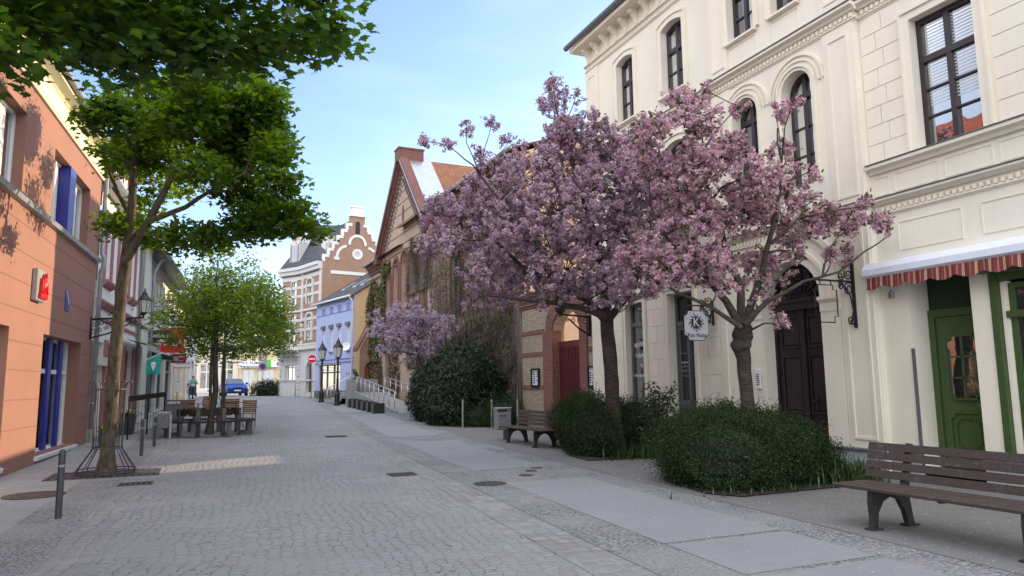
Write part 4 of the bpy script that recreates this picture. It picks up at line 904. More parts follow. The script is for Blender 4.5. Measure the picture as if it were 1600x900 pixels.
for o in mops: b = (o[0]-.14, o[1]+.14, o[2]-.1, o[3]+.14, o[4]+.1); mb.strip(openloop(b), openloop(o), -.002, .1)
mb.fr = CF
for o in cops: mb.ring([(o[0]-.1, o[2]-.1), (o[1]+.1, o[2]-.1), (o[1]+.1, o[3]+.1), (o[0]-.1, o[3]+.1)], [(o[0], o[2]), (o[1], o[2]), (o[1], o[3]), (o[0], o[3])], -.002, .06)
for k in range(7): mb.bbox(2.95, 3.25, .0, .14, zm+.5*k, zm+.5*k+.42, .04); mb.bbox(-.05, .3, .0, .14, zm+.5*k, zm+.5*k+.42, .04)
for k in range(4): mb.prism([(.05, 4.45-.3*(k+1)), (.75-.18*k, 4.45-.3*k), (.05, 4.45-.3*k)], .0, 3.2, 'a')
mb.build('stone_trim', ps_, mn)
for o in mops[:2]: window(MF, o, -.15, M['white'], M['glass'], mn, .7, 2, (1, 1), .07)
for o in cops: window(CF, o, -.15, M['white'], M['glass'], mn, .7, 1, (1, 1), .05)
for o in ((1.0, 2.0, 5.2, 7.2, .4), (1.0, 2.0, 8.0, 9.9, .4)): window(EF, o, -.15, M['white'], M['glass'], mn, .7, 2, (1, 1), .07)
window(CF, (.7, 2.4, 2.0, 3.9, .8), -.2, M['white'], M['glass'], mn, .6, 2, (1, 1), .08)
mb = MB(MF); mb.poly([(1.2, -.2, .9), (2.3, -.2, .9), (2.3, -.2, 3.5), (1.2, -.2, 3.5)]); mb.build('door', M['darkwood'], mn)
# gable wall facing down the street
QF = Frame((8.35, 55.0), (.985, .17), -1)
GX = 2.75; gpts = [(0, zm)]
z = 11.2; x = 0.; steps = []
left = [(0, 11.0)]
for k in range(6): left += [(.36*k+.0, 11.0+.52*(k+1)), (.36*(k+1), 11.0+.52*(k+1))]
left += [(2.16, 14.75)]
right = [(2*GX-a, z_) for a, z_ in left[::-1]]
mb = MB(QF); outline = [(0, zm-.5)]+left+right+[(2*GX, zm-.5)]; mb.prism(outline, -.35, 0.)
mb.build('gable_wall', brO, mn)
mb = MB(QF)
for k in range(6):
    for sx_ in (1, -1):
        a = .36*k if sx_ == 1 else 2*GX-.36*k; z0 = 11.0+.52*k
        mb.prism([(a-.02*sx_, z0-.2), (a+.62*sx_, z0+.52+.0), (a+.36*sx_, z0+.54), (a-.02*sx_, z0+.54)] if False else [(a-.02*sx_, z0), (a+.2*sx_, z0), (a+.2*sx_, z0+.34), (a+.5*sx_, z0+.34), (a+.5*sx_, z0+.56), (a-.02*sx_, z0+.56)], -.0, .05)
mb.box(2.1, 2*GX-2.1, -.4, .1, 14.74, 14.86); mb.box(2.3, 2*GX-2.3, -.35, .04, 14.86, 15.55); mb.box(2.2, 2*GX-2.2, -.38, .08, 15.45, 15.6)
def arcb(cx, cz, r0_, r1_, a0, a1, n=14): mb.strip([(cx+r1_*math.cos(a0+(a1-a0)*i/n), cz+r1_*math.sin(a0+(a1-a0)*i/n)) for i in range(n+1)], [(cx+r0_*math.cos(a0+(a1-a0)*i/n), cz+r0_*math.sin(a0+(a1-a0)*i/n)) for i in range(n+1)], -.005, .06)
arcb(GX, 12.55, .55, .74, -.15, PI+.15); arcb(GX-.75, 11.45, .78, .97, PI*.55, PI*1.02); arcb(GX+.75, 11.45, .78, .97, -.02*PI, PI*.45)
arcb(GX, 11.75, .24, .42, 0, 2*PI, 20)
mb.box(GX-1.85, GX-1.45, -.005, .06, 11.2, 11.42); mb.box(GX+1.45, GX+1.85, -.005, .06, 11.2, 11.42); mb.box(GX-2.1, GX+2.1, -.005, .05, 10.1, 10.35)
mb.build('gable_trim', M['white'], mn)
mb = MB(QF); mb.prism([(GX+.24*math.cos(i*PI/8), 11.75+.24*math.sin(i*PI/8)) for i in range(16)], -.01, .02); mb.build('medallion', M['palestone'], mn)
mb = MB(QF); mb.prism(loop((GX-.18, GX+.18, 13.35, 14.35, .18)), -.01, .025); mb.build('niche', M['iron'], mn)
mb = MB(QF); mb.prism([(5.2, 9.6), (6.6, 9.6), (6.6, 14.0), (5.2, 14.0)], -1.6, -.5)
ch = mb.build('chimney', M['brickO'], mn)
mb = MB(QF)
for z in (10.6, 11.6, 12.7): mb.box(5.18, 6.3, -.55, -.46, z, z+.25)
mb.build('band', M['white'], ch)
mb = MB(QF)
mb.poly([(0.05, -.1, 11.0), (2.5, -.1, 14.6), (1.6, -8, 14.2), (-.7, -8, 10.9)]); mb.poly([(2*GX, -.1, 11.0), (2.7, -.1, 14.6), (1.6, -8, 14.2), (4.2, -8, 10.9)])
mb.fr = None
tA, tB, tC, tD = CF(-.3, .3, 10.95), CF(3.5, .3, 10.95), CF(1.6, -2.2, 15.0), MF(0, .2, 10.95)
mb.poly([tA, tB, tC], False); mb.poly([tB, EF(4, .1, 10.95), MF(6, -5, 14.2), tC], False); mb.poly([tD, tA, tC, MF(1.2, -4, 14.4)], False)
rf = mb.build('roof', M['tileD'], mn)
mb = MB(CF); mb.prism([(.75, 10.95), (2.35, 10.95), (2.35, 13.1), (1.55, 14.8), (.75, 13.1)], -1.4, -.1); dm = mb.build('dormer', M['palestone'], rf)
mb = MB(CF); mb.prism([(.85, 11.3), (1.05, 11.3), (1.05, 13.0), (.85, 13.0)], -.11, -.07); mb.prism([(2.05, 11.3), (2.25, 11.3), (2.25, 13.0), (2.05, 13.0)], -.11, -.07); mb.prism([(1.2, 13.3), (1.9, 13.3), (1.55, 14.4)], -.11, -.07); mb.build('brick_panel', brO, dm)
mb = MB(CF); mb.prism([(1.15, 11.5), (1.95, 11.5), (1.95, 12.9), (1.15, 12.9)], -.11, -.08); mb.build('dormer_window', M['glass'], dm)
mb = MB(MF); mb.prism([(1.0, 11.6), (1.8, 11.6), (1.8, 12.7), (1.4, 13.3), (1.0, 12.7)], -1.6, -.7); mb.build('dormer', M['palestone'], rf)
# ------------------------------------------------------------------ yellow shop building at the end of the street and its neighbour
YF = Frame((9.2, 84.5), (-9, 4.2), 1); YF.k = .66
yh = thing('yellow_shop_house', 'ochre yellow house at the street end with green and white shop fascia', 'building', (6, 86, 1.1))
yo = [(k*1.15+.6, k*1.15+1.3, 5.6, 7.1, 0) for k in range(6)]; ys = [(2.2, 4.0, 1.7, 3.6, 0), (4.4, 5.0, 1.1, 3.6, 0), (.6, 1.1, 1.6, 4.0, 0), (5.6, 7.6, 1.6, 3.6, 0)]
mb = MB(YF); wall(mb, -.5, 8.2, .6, 8.6, yo+ys, .2); mb.poly([(-.5, 0, .6), (-.5, -8, .6), (-.5, -8, 8.6), (-.5, 0, 8.6)]); mb.poly([(8.2, 0, .6), (8.2, -8, .6), (8.2, -8, 8.6), (8.2, 0, 8.6)]); mb.build('wall', M['yelwall'], yh)
for o in yo+ys: window(YF, o, -.15, M['white'], M['glass'], yh, None, 2 if o[1]-o[0] > .65 else 1, (1, 1), .07)
mb = MB(YF); mb.poly([(-.7, .4, 8.6), (8.4, .4, 8.6), (8.4, -4, 10), (-.7, -4, 10)]); mb.poly([(-.7, -8.4, 8.6), (8.4, -8.4, 8.6), (8.4, -4, 10), (-.7, -4, 10)]); mb.build('roof', M['tileD'], yh)
fs = thing('shop_fascia', 'white and green box sign over the yellow house shopfront', 'sign', YF(5.5, .2, 3.7))
mb = MB(YF); mb.box(4.0, 7.9, 0, .6, 3.85, 4.6); pn = mb.build('panel', M['whitep'], fs)
mb = MB(YF); mb.box(2.4, 3.99, 0, .62, 3.82, 4.65); mb.build('green_panel', M['sgreen'], fs); mb = MB(YF); mb.box(1.4, 2.39, 0, .6, 3.85, 4.6); mb.build('white_panel', M['whitep'], fs)
pp = Vector(YF(5.9, .61, 4.3)); text('A K  Mobil', pp, (YF.d[0]*-1, YF.d[1]*-1, 0), (0, 0, 1), .4, M['cobalt'], fs); mb = MB(YF); mb.box(4.3, 7.2, .6, .62, 3.93, 4.0); mb.build('line', M['ink'], fs)
nh = thing('pale_house', 'pale cream corner house at the far end of the street with tall shop windows', 'building', (-2, 92, 1.1))
NF = Frame(YF(8.25, 0, 0)[:2], (-9, 1.2), 1); no = [(.5, 1.9, 1.5, 4.6, 0), (2.6, 4.0, 1.5, 4.2, 0), (4.8, 6.2, 1.2, 4.2, 0), (7.0, 8.4, 1.5, 4.2, 0)]+[(.7+2.1*k, 1.6+2.1*k, 6.2, 8.2, 0) for k in range(5)]
mb = MB(NF); wall(mb, 0, 14, .6, 10, no, .2); mb.poly([(0, 0, .6), (0, -8, .6), (0, -8, 10), (0, 0, 10)]); mb.build('wall', plaster('pale cream', (.72, .64, .50), amt=.12), nh)
for o in no: window(NF, o, -.15, M['white'], M['glass'], nh, .7, 2, (1, 1), .08)
mb = MB(NF); mb.box(0, 14, -.01, .12, 4.9, 5.1); mb.box(0, 14, -.01, .1, 1.0, 1.3); mb.build('trim', M['palestone'], nh)
mb = MB(NF); mb.poly([(-.2, .5, 10), (14.2, .5, 10), (14.2, -4, 11.2), (-.2, -4, 11.2)]); mb.poly([(-.2, -8, 10), (14.2, -8, 10), (14.2, -4, 11.2), (-.2, -4, 11.2)]); mb.build('roof', M['tileD'], nh)
# ------------------------------------------------------------------ left row: salmon house
LF = Frame((-3.35, 15), (.07, 1), -1)
sal = thing('salmon_house', 'salmon pink house with cobalt blue window piers and pale cornice', 'building', LF(2, 0, 0))
W1, W1b = (-.55, 1.28, 5.36, 6.95, 0, .3), (-2.6, -.75, 5.36, 6.95, 0, .3)
W2, W2b = (3.42, 4.78, 5.36, 6.98, 0, .3), (5.35, 7.1, 5.36, 6.98, 0, .3)
W2 = (3.42, 7.1, 5.36, 6.98, 0, .32); W1 = (-3.0, 1.28, 5.36, 6.98, 0, .32)
DO = (3.55, 7.2, .22, 2.82, 0, .42); DO2 = (-3.2, 1.2, .22, 2.80, 0, .35)
mb = MB(LF); wall(mb, -16, 8.45, -.15, 8.3, [W1, W2, DO, DO2]+[(-9, -5.2, 5.36, 6.98, 0, .32), (-9, -5.2, .22, 2.8, 0, .35), (-15, -11.2, 5.36, 6.98, 0, .32), (-15, -11.2, .22, 2.8, 0, .35)], .3)
mb.poly([(8.45, 0, -.1), (8.45, -8, -.1), (8.45, -8, 8.3), (8.45, 0, 8.3)]); mb.poly([(-16, 0, -.1), (-16, -8, -.1), (-16, -8, 8.3), (-16, 0, 8.3)]); mb.poly([(-16, -8, -.1), (8.45, -8, -.1), (8.45, -8, 8.3), (-16, -8, 8.3)]); mb.build('wall', M['salmon'], sal)
mb = MB(LF)   # incised joints of the rendered ground floor: dark beads 2 mm proud
def gr(a0, a1, z): mb.box(a0, a1, -.005, .003, z-.009, z+.009)
for z in (4.85, 4.3, 3.72, 3.18): gr(-16, 8.44, z)
for z in (2.55, 2.0, 1.42, .85):
    gr(1.21, 3.54, z); gr(7.21, 8.44, z)
mb.build('joint_line', M['groove'], sal)
mb = MB(LF); mb.prism([(0, 5.18), (.10, 5.2), (.12, 5.3), (.0, 5.35)], -16, 8.5, 'a'); mb.build('ledge', M['zinc'], sal)
mb = MB(LF); mb.prism([(0, 7.62), (.05, 7.62), (.09, 7.7), (.05, 7.76), (.05, 8.1), (.12, 8.16), (.3, 8.22), (.3, 8.32), (0, 8.36)], -16, 8.5, 'a'); mb.build('cornice', M['paleyel'], sal)
mb = MB(LF); mb.tube([(-16, .36, 8.36), (8.55, .36, 8.36)], .075, 8); mb.prism([(.2, 8.33), (.4, 8.34), (.12, 8.62), (-.05, 8.6)], -16, 8.55, 'a'); mb.build('gutter', M['zinc'], sal)
mb = MB(LF); mb.poly([(-16.2, .15, 8.55), (8.5, .15, 8.55), (8.5, -4, 12.4), (-16.2, -4, 12.4)]); mb.poly([(-16.2, -8.2, 8.55), (8.5, -8.2, 8.55), (8.5, -4, 12.4), (-16.2, -4, 12.4)]); mb.poly([(8.45, 0, 8.3), (8.45, -8, 8.3), (8.45, -4, 12.3)]); rfS = mb.build('roof', M['tileR'], sal)
def winrow(op, n, z_tr, dep, parent, pier=None, rows=1):
    a0, a1, z0, z1 = op[:4]; return [window(LF, (a0+(a1-a0)*k/n, a0+(a1-a0)*(k+1)/n, z0, z1, 0), -dep, M['whiteframe'], M['glass'], parent, z_tr, 2, (1, rows), .06, curtain=[(.1, .35), (.62, .8)] if z0 > 4 else None) for k in range(n)]
for op in (W1, W2, (-9, -5.2, 5.36, 6.98, 0, .32), (-15, -11.2, 5.36, 6.98, 0, .32)): winrow(op, 2, None, .26, sal)
for op in (DO, DO2, (-9, -5.2, .22, 2.8, 0, .35), (-15, -11.2, .22, 2.8, 0, .35)):
    for f in winrow(op, 2, .70, .36 if op is DO else .3, sal): pass
for a0, a1, z0, z1 in ((4.82, 5.38, 5.36, 6.97),): mb = MB(LF); mb.box(a0, a1, -.27, .02, z0, z1); mb.build('blue_pier', M['cobalt'], sal)
mb = MB(LF); mb.box(-1.2, -.62, -.27, .02, 5.36, 6.97); mb.build('blue_pier', M['cobalt'], sal)
for a0, a1 in ((5.05, 5.35), (6.09, 6.39)): mb = MB(LF); mb.box(a0, a1, -.29, -.22, .2, 2.81); mb.build('blue_pier', M['cobalt'], sal)
for op in (DO, DO2): mb = MB(LF); mb.prism([(-.4, .1), (.05, .1), (.07, .16), (.07, .19), (-.4, .235)], op[0]-.06, op[1]+.06, 'a'); mb.build('sill', M['whiteframe'], sal)
mb = MB(LF); mb.ring([(3.7, .95), (4.45, .95), (4.45, 1.95), (3.7, 1.95)], [(3.74, .99), (4.41, .99), (4.41, 1.91), (3.74, 1.91)], -.33, -.285); mb.k = 1; mb.box(3.74, 4.41, -.33, -.30, .99, 1.91)
mb.build('poster', [M['whitep'], plain('red poster', (.22, .07, .07), .5, .5, 3)], sal)
# downpipe between the houses
dp = MB(LF); dp.lathe((8.58, .3, 8.1), [(.06, 0), (.13, .2), (.13, .28)], 10); dp.tube([(8.58, .3, 8.15), (8.58, .1, 7.8), (8.58, .1, 5.5), (8.58, .16, 5.35), (8.58, .16, 5.1), (8.58, .1, 4.95), (8.58, .1, .2)], .065, 10)
for z in (1.2, 3.1, 6.4): dp.lathe((8.58, .1, z), [(.075, 0), (.075, .05)], 10)
dp.lathe((8.58, .1, .05), [(.09, 0), (.09, .45)], 10); tag(dp.build('downpipe', M['pipe']), 'grey downpipe at the corner of the salmon house', 'downpipe')
# red sign box and blue plaque
rs = thing('illuminated_sign', 'grey wall box with projecting red letter figures on the salmon wall', 'sign', LF(2.75, 0, 3.4))
mb = MB(LF); mb.bbox(2.4, 3.02, 0, .1, 3.44, 4.1, .01); mb.build('backing_box', M['zinc'], rs)
mb = MB(LF); mb.tube([(2.8, .1, 3.95), (2.8, .15, 3.85), (2.62, .16, 3.62)], .028, 6); mb.tube([(2.8, .15, 3.9), (2.95, .16, 3.62)], .028, 6); mb.lathe((2.82, .15, 3.93), [(.0, 0), (.05, .04), (.05, .09), (.0, .13)], 8)
for k, h in enumerate((.36, .44, .40, .3)): mb.prism([(2.55+.13*k, 3.5), (2.63+.13*k, 3.5), (2.66+.13*k, 3.5+h), (2.58+.13*k, 3.5+h+.05)], .10+.02*(k % 2), .16)
mb.prism([(2.52, 3.50), (3.05, 3.56), (3.05, 3.66), (2.52, 3.6)], .11, .15); mb.build('red_figure', M['redsign'], rs)
mb = MB(LF); mb.box(5.18, 5.55, 0, .015, 3.5, 4.0); pq = tag(mb.build('plaque', M['cobalt']), 'small blue enamel plaque on the salmon wall', 'plaque')
mb = MB(LF); mb.prism([(5.24, 3.99), (5.29, 3.99), (5.54, 3.72), (5.54, 3.66)], .015, .018); mb.build('diagonal_stripe', M['whitep'], pq)
# ------------------------------------------------------------------ white house with pink window frames
wh = thing('white_house', 'white house with dusty pink window surrounds and pink shopfront', 'building', LF(12, 0, .1))
h2w = [(9.55, 10.45, 4.85, 6.75, 0), (11.75, 12.75, 4.85, 6.75, 0), (14.1, 15.1, 4.85, 6.75, 0)]; sh2 = [(9.0, 10.2, .15, 3.0, 0), (10.7, 13.3, .75, 3.0, 0), (13.9, 15.6, .75, 3.0, 0)]
mb = MB(LF); wall(mb, 8.7, 16.4, 0, 7.55, h2w+sh2, .22); mb.poly([(16.4, 0, 0), (16.4, -8, 0), (16.4, -8, 7.5), (16.4, 0, 7.5)]); mb.build('wall', M['white'], wh)
mb = MB(LF)
for o in h2w: b = (o[0]-.2, o[1]+.2, o[2]-.02, o[3]+.2, 0); mb.strip(openloop(b), openloop(o), -.002, .06); mb.prism([(0, o[2]-.2), (.1, o[2]-.16), (.18, o[2]-.06), (.18, o[2]), (0, o[2])], o[0]-.3, o[1]+.3, 'a')
mb.prism([(0, 4.0), (.08, 4.02), (.16, 4.14), (.16, 4.2), (0, 4.24)], 8.72, 16.42, 'a'); mb.prism([(0, 3.62), (.06, 3.64), (.06, 3.72), (0, 3.74)], 8.72, 16.42, 'a')
for a0, a1 in ((8.72, 8.98), (10.22, 10.68), (13.32, 13.88), (15.62, 16.38)): mb.box(a0, a1, -.01, .06, .05, 3.1)
mb.build('pink_trim', M['pinktrim'], wh)
for o in h2w: window(LF, o, -.18, M['whiteframe'], M['glass'], wh, .7, 2, (1, 2), .06)
for o in sh2: window(LF, o, -.2, M['pinktrim'], M['glassd'], wh, .72, 1 if o[2] < .5 else 2, (1, 1), .07, name='shop_window')
mb = MB(LF); mb.box(8.75, 10.4, .0, .14, 2.3, 2.55); mb.build('shop_sign', M['palegrey'], wh)
mb = MB(LF); mb.box(8.72, 16.4, .03, .22, 7.45, 7.55); mb.prism([(.0, 7.55), (.45, 7.5), (.5, 7.6), (.1, 8.3), (-.3, 8.4)], 8.72, 16.5, 'a'); mb.build('eave', M['zinc'], wh)
mb = MB(LF); mb.poly([(8.7, .1, 8.2), (16.4, .1, 8.2), (16.4, -4, 11.8), (8.7, -4, 11.8)]); mb.poly([(8.7, -8, 8), (16.4, -8, 8), (16.4, -4, 11.8), (8.7, -4, 11.8)]); rf = mb.build('roof', M['tileR'], wh)
for a in (9.2, 11.4, 13.6):
    mb = MB(LF); mb.box(a, a+1.5, -1.9, -.35, 8.4, 9.75); d_ = mb.build('dormer', M['paleyel'], rf)
    mb = MB(LF); mb.ring([(a+.2, 8.6), (a+1.3, 8.6), (a+1.3, 9.6), (a+.2, 9.6)], [(a+.28, 8.68), (a+1.22, 8.68), (a+1.22, 9.52), (a+.28, 9.52)], -.352, -.31); mb.build('dormer_window', M['darkred'], d_)
mb = MB(LF)
for a in (10.3, 12.2, 14.6): mb.tube([(a, .05, 3.85), (a, .2, 3.98), (a, .42, 3.92)], .015, 5); mb.lathe((a, .45, 3.76), [(.09, 0), (.05, .12), (.02, .16)], 8)
mb.build('spotlight', M['blackp'], wh)
mb = MB(LF); n = 40; P = []
for i in range(n+1):
    a = 13.5+2.9*i/n; P += [(a, .06, 3.35), (a, .75, 3.18), (a, .78, 2.98-.03*abs(math.sin(i*.9)))]
mb.mesh(P, [(3*i, 3*i+3, 3*i+4, 3*i+1) for i in range(n)]+[(3*i+1, 3*i+4, 3*i+5, 3*i+2) for i in range(n)]); tag(mb.build('cloth_awning', plain('pale green awning cloth', (.30, .36, .30), .9)), 'narrow pale green awning over the pink shopfront', 'awning')
mb = MB(LF); mb.bbox(9.0, 10.2, 0, .55, .05, .24, .02); tag(mb.build('doorstep', M['granite']), 'grey stone doorstep at the pink shop door', 'step')
# ornate bracket lantern on the left row
bl = thing('bracket_lantern', 'black ornamental wall bracket carrying a hanging lantern beside the salmon house', 'lamp', LF(8.25, 0, 3.3))
mb = MB(); o = Vector(LF(8.15, 0, 0)); X = (LF.n[0], LF.n[1], 0)
def lp(d, z): return (o.x+X[0]*d, o.y+X[1]*d, z)
mb.tube([lp(0, 3.55), lp(1.35, 3.62)], .025, 6); mb.tube([lp(0, 3.02), lp(.45, 3.15), lp(1.1, 3.5)], .022, 6); mb.tube([lp(.02, 2.98), lp(.02, 3.62)], .03, 6); mb.tube([lp(1.2, 3.6), lp(1.25, 3.72), lp(1.33, 3.66)], .02, 6)
for k in range(7): mb.tube(scroll(lp(.1+.17*k, 3.46+.012*k-.0), .115-.011*k, X, Z, 1.5, 18, k, 1 if k % 2 else -1), .012, 5)
for k in range(4): mb.tube(scroll(lp(.1+.15*k, 3.2+.06*k), .08-.01*k, X, Z, 1.3, 14, k+1), .011, 5)
mb.build('bracket', M['iron'], bl)
mb = MB(); gl = MB(); lantern_geo(mb, gl, lp(1.33, 3.76), .78); mb.tube([lp(1.33, 3.62), lp(1.33, 3.8)], .02, 6); h = mb.build('lantern', M['iron'], bl); gl.build('pane', M['lampglass'], h)
# ------------------------------------------------------------------ pale house with long eave, further left houses
ph = thing('pale_house', 'pale grey green house with long dark eave and row of shopfront signs', 'building', LF(24, 0, .5))
h3 = [(a, a+.75, 5.0, 6.6, 0) for a in (20.2, 21.5, 22.8, 24.1)]+[(25.8, 27.0, 3.9, 6.6, 0), (28.0, 29.2, 3.9, 6.6, 0)]; s3 = [(18.6, 20.2, .5, 3.1, 0), (20.8, 22.6, .5, 3.1, 0), (23.4, 25.8, .6, 3.1, 0), (26.6, 29.4, .6, 3.1, 0)]
mb = MB(LF); wall(mb, 16.45, 30.5, .0, 7.3, h3+s3, .22); mb.poly([(30.5, 0, 0), (30.5, -9, 0), (30.5, -9, 7.3), (30.5, 0, 7.3)]); mb.build('wall', M['palegrey'], ph)
mb = MB(LF); mb.box(16.46, 17.9, -.01, .22, .0, 7.3); mb.prism([(.2, 3.95), (.3, 4.0), (.34, 4.15), (.2, 4.2)], 16.46, 18.1, 'a'); mb.prism([(0, 3.55), (.1, 3.6), (.14, 3.75), (0, 3.8)], 18, 30.5, 'a'); mb.build('pilaster', M['palegrey'], ph)
for o in h3: window(LF, o, -.18, M['whiteframe'], M['glass'], ph, .7 if o[2] > 4.5 else None, 1, (1, 1), .06); 
for o in s3: window(LF, o, -.2, M['steeld'], M['glassd'], ph, .75, 2, (1, 1), .07, name='shop_window')
mb = MB(LF)
for o in h3[:4]: mb.box(o[0]-.05, o[1]+.05, .0, .14, o[2]-.16, o[2]-.02)
mb.build('sill', M['slate'], ph)
mb = MB(LF); mb.prism([(0, 7.25), (.75, 7.15), (.8, 7.25), (.2, 7.6), (-.2, 7.6)], 18.0, 30.7, 'a'); mb.build('eave', M['steeld'], ph)
mb = MB(LF); mb.poly([(16.45, .7, 7.3), (30.6, .7, 7.3), (30.6, -4.5, 10.2), (16.45, -4.5, 10.2)]); mb.poly([(16.45, -9.2, 7.3), (30.6, -9.2, 7.3), (30.6, -4.5, 10.2), (16.45, -4.5, 10.2)]); mb.poly([(16.45, 0, 7), (16.45, -9, 7), (16.45, -4.5, 10.2)]); mb.build('roof', M['tileD'], ph)
mb = MB(LF); mb.tube([(17.9, .8, 7.1), (30.7, .8, 7.1)], .09, 8); mb.tube([(18.35, .8, 7.1), (18.35, .5, 6.9), (18.2, .3, 6.4), (18.2, .28, .2)], .07, 8); mb.tube([(16.3, .3, 7.6), (16.3, .12, 7.2), (16.3, .1, .2)], .065, 8); mb.build('gutter', M['pipe'], ph)
mb = MB(LF); mb.prism([(.0, 3.0), (.9, 2.85), (.95, 2.9), (.95, 3.0), (.0, 3.25)], 20.6, 22.8, 'a'); mb.build('canopy', M['blackp'], ph)
for k, (a0, a1, H, mt, nm, lab) in enumerate(((30.7, 38.5, 6.6, M['yelwall'], 'ochre_house', 'warm ochre house behind the leafy street tree on the left row'), (38.6, 47, 7.4, M['white'], 'plain_house', 'plain white house farthest along the left row'))):
    b = thing(nm, lab, 'building', LF(a0+3, 0, .8)); oo = [(a0+.8+1.7*i, a0+1.7+1.7*i, 4.4, 6.0, 0) for i in range(4)]; so = [(a0+.6, a0+3.2, 1.2, 3.4, 0), (a0+4.2, a0+7, 1.2, 3.4, 0)]
    mb = MB(LF); wall(mb, a0, a1, .2, H, oo+so, .2); mb.poly([(a1, 0, .2), (a1, -9, .2), (a1, -9, H), (a1, 0, H)]); mb.poly([(a1, 0, H), (a1, -9, H), (a1, -4.5, H+2.3)]); mb.poly([(a0, 0, .2), (a0, -9, .2), (a0, -9, H), (a0, 0, H)]); mb.build('wall', mt, b)
    for o in oo+so: window(LF, o, -.15, M['whiteframe'], M['glass'], b, None, 2, (1, 1), .06)
    mb = MB(LF); mb.poly([(a0, .5, H), (a1+.1, .5, H), (a1+.1, -4.5, H+2.4), (a0, -4.5, H+2.4)]); mb.poly([(a0, -9.2, H), (a1+.1, -9.2, H), (a1+.1, -4.5, H+2.4), (a0, -4.5, H+2.4)]); mb.build('roof', M['tileD'], b)
# projecting shop signs (faces across the pavement)
def proj_sign(name, s, x0, x1, z0, z1, mat, lab, words, wm, arch=0., size=.3, attach=None):
    mb = MB(); pts = [(x0, z0), (x1, z0), (x1, z1)]+([( (x0+x1)/2+(x1-x0)/2*math.cos(PI*i/8), z1+arch*math.sin(PI*i/8)) for i in range(1, 8)] if arch else [])+[(x0, z1)]
    mb.mesh([(x, s-.04, z) for x, z in pts]+[(x, s+.04, z) for x, z in pts], [tuple(range(len(pts)))[::-1], tuple(range(len(pts), 2*len(pts)))]+[(i, (i+1) % len(pts), len(pts)+(i+1) % len(pts), len(pts)+i) for i in range(len(pts))])
    o = tag(mb.build(name, mat), lab, 'shop sign', 'projecting signs on the left row')
    for w, z, sz in words: text(w, ((x0+x1)/2, s-.045, z), (1, 0, 0), (0, 0, 1), sz, wm, o)
    if attach is not None: mb = MB(); mb.box(attach, x0, s-.02, s+.02, z1-.12, z1-.08); mb.build('arm', M['iron'], o)
    return o
hs = proj_sign('hat_shop_sign', 34.5, -2.0, -.92, 3.55, 3.95, M['blackp'], 'black arched shop sign with white script lettering', [('Hutmacher', 3.86, .25)], M['whitep'], .16, attach=-2.2)
mb = MB(); mb.box(-1.53, -1.36, 34.455, 34.457, 3.6, 3.7); mb.prism([(-1.6, 34.45), (-1.29, 34.45), (-1.29, 34.458), (-1.6, 34.458)], 3.6, 3.63, 'z'); mb.build('hat_emblem', M['whitep'], hs)
proj_sign('red_shop_sign', 38.2, -1.62, -.62, 3.3, 4.45, M['redsign'], 'red shop sign with white letters KD behind the black arched sign', [('KD', 3.8, .55)], M['whitep'], attach=-1.75)
proj_sign('maroon_sign', 42.5, -1.25, -.55, 2.95, 3.42, M['darkred'], 'maroon box sign with pale lettering farther down the left row', [('ampelfilm', 3.27, .15), ('geschichten', 3.08, .09)], M['whitep'], attach=-1.5)
ov_ = thing('oval_sign', 'white oval hanging sign with orange lower rim', 'shop sign', (-.9, 45.5, 2.8), 'projecting signs on the left row')
mb = MB(); E_ = [(-.75+.55*math.cos(i*PI/12), 3.0+.26*math.sin(i*PI/12)) for i in range(24)]; mb.mesh([(x, 45.46, z) for x, z in E_]+[(x, 45.54, z) for x, z in E_], [tuple(range(24))[::-1], tuple(range(24, 48))]+[(i, (i+1) % 24, 24+(i+1) % 24, 24+i) for i in range(24)]); pb = mb.build('panel', M['whitep'], ov_)
mb = MB(); mb.box(-1.22, -.35, 45.44, 45.456, 2.74, 2.80); mb.build('orange_rim', M['orange'], ov_); text('Optik am Markt', (-.75, 45.45, 3.02), (1, 0, 0), (0, 0, 1), .12, M['ink'], ov_); mb = MB(); mb.box(-1.5, -1.2, 45.49, 45.51, 3.1, 3.14); mb.build('arm', M['iron'], ov_)
fl = thing('flag', 'teal pennant with white ice cream cone on a slanting pole', 'flag', (-1.7, 32.8, 2.6))
mb = MB(); mb.tube([(-2.15, 32.8, 2.62), (-1.3, 32.8, 3.08)], .018, 6); mb.build('pole', M['whitep'], fl)
mb = MB(); n = 8; P = []
for i in range(n+1): x = -1.95+.6*i/n; P += [(x, 32.8+.015*math.sin(i), 2.73+.54*(x+1.95)), (x, 32.8+.03*math.sin(i*.8), 2.18)]
mb.mesh(P, [(2*i, 2*i+2, 2*i+3, 2*i+1) for i in range(n)]); mb.build('cloth', M['teal'], fl)
mb = MB(); c0 = (-1.62, 2.55); mb.mesh([(c0[0]-.09, 32.76, c0[1]), (c0[0]+.09, 32.76, c0[1]), (c0[0], 32.76, c0[1]-.25)], [(0, 1, 2)]); mb.mesh([(c0[0]+.1*math.cos(i*PI/8), 32.758, c0[1]+.12*math.sin(i*PI/8)+.02) for i in range(9)], [tuple(range(9))]); mb.build('ice_cream_print', M['whitep'], fl)
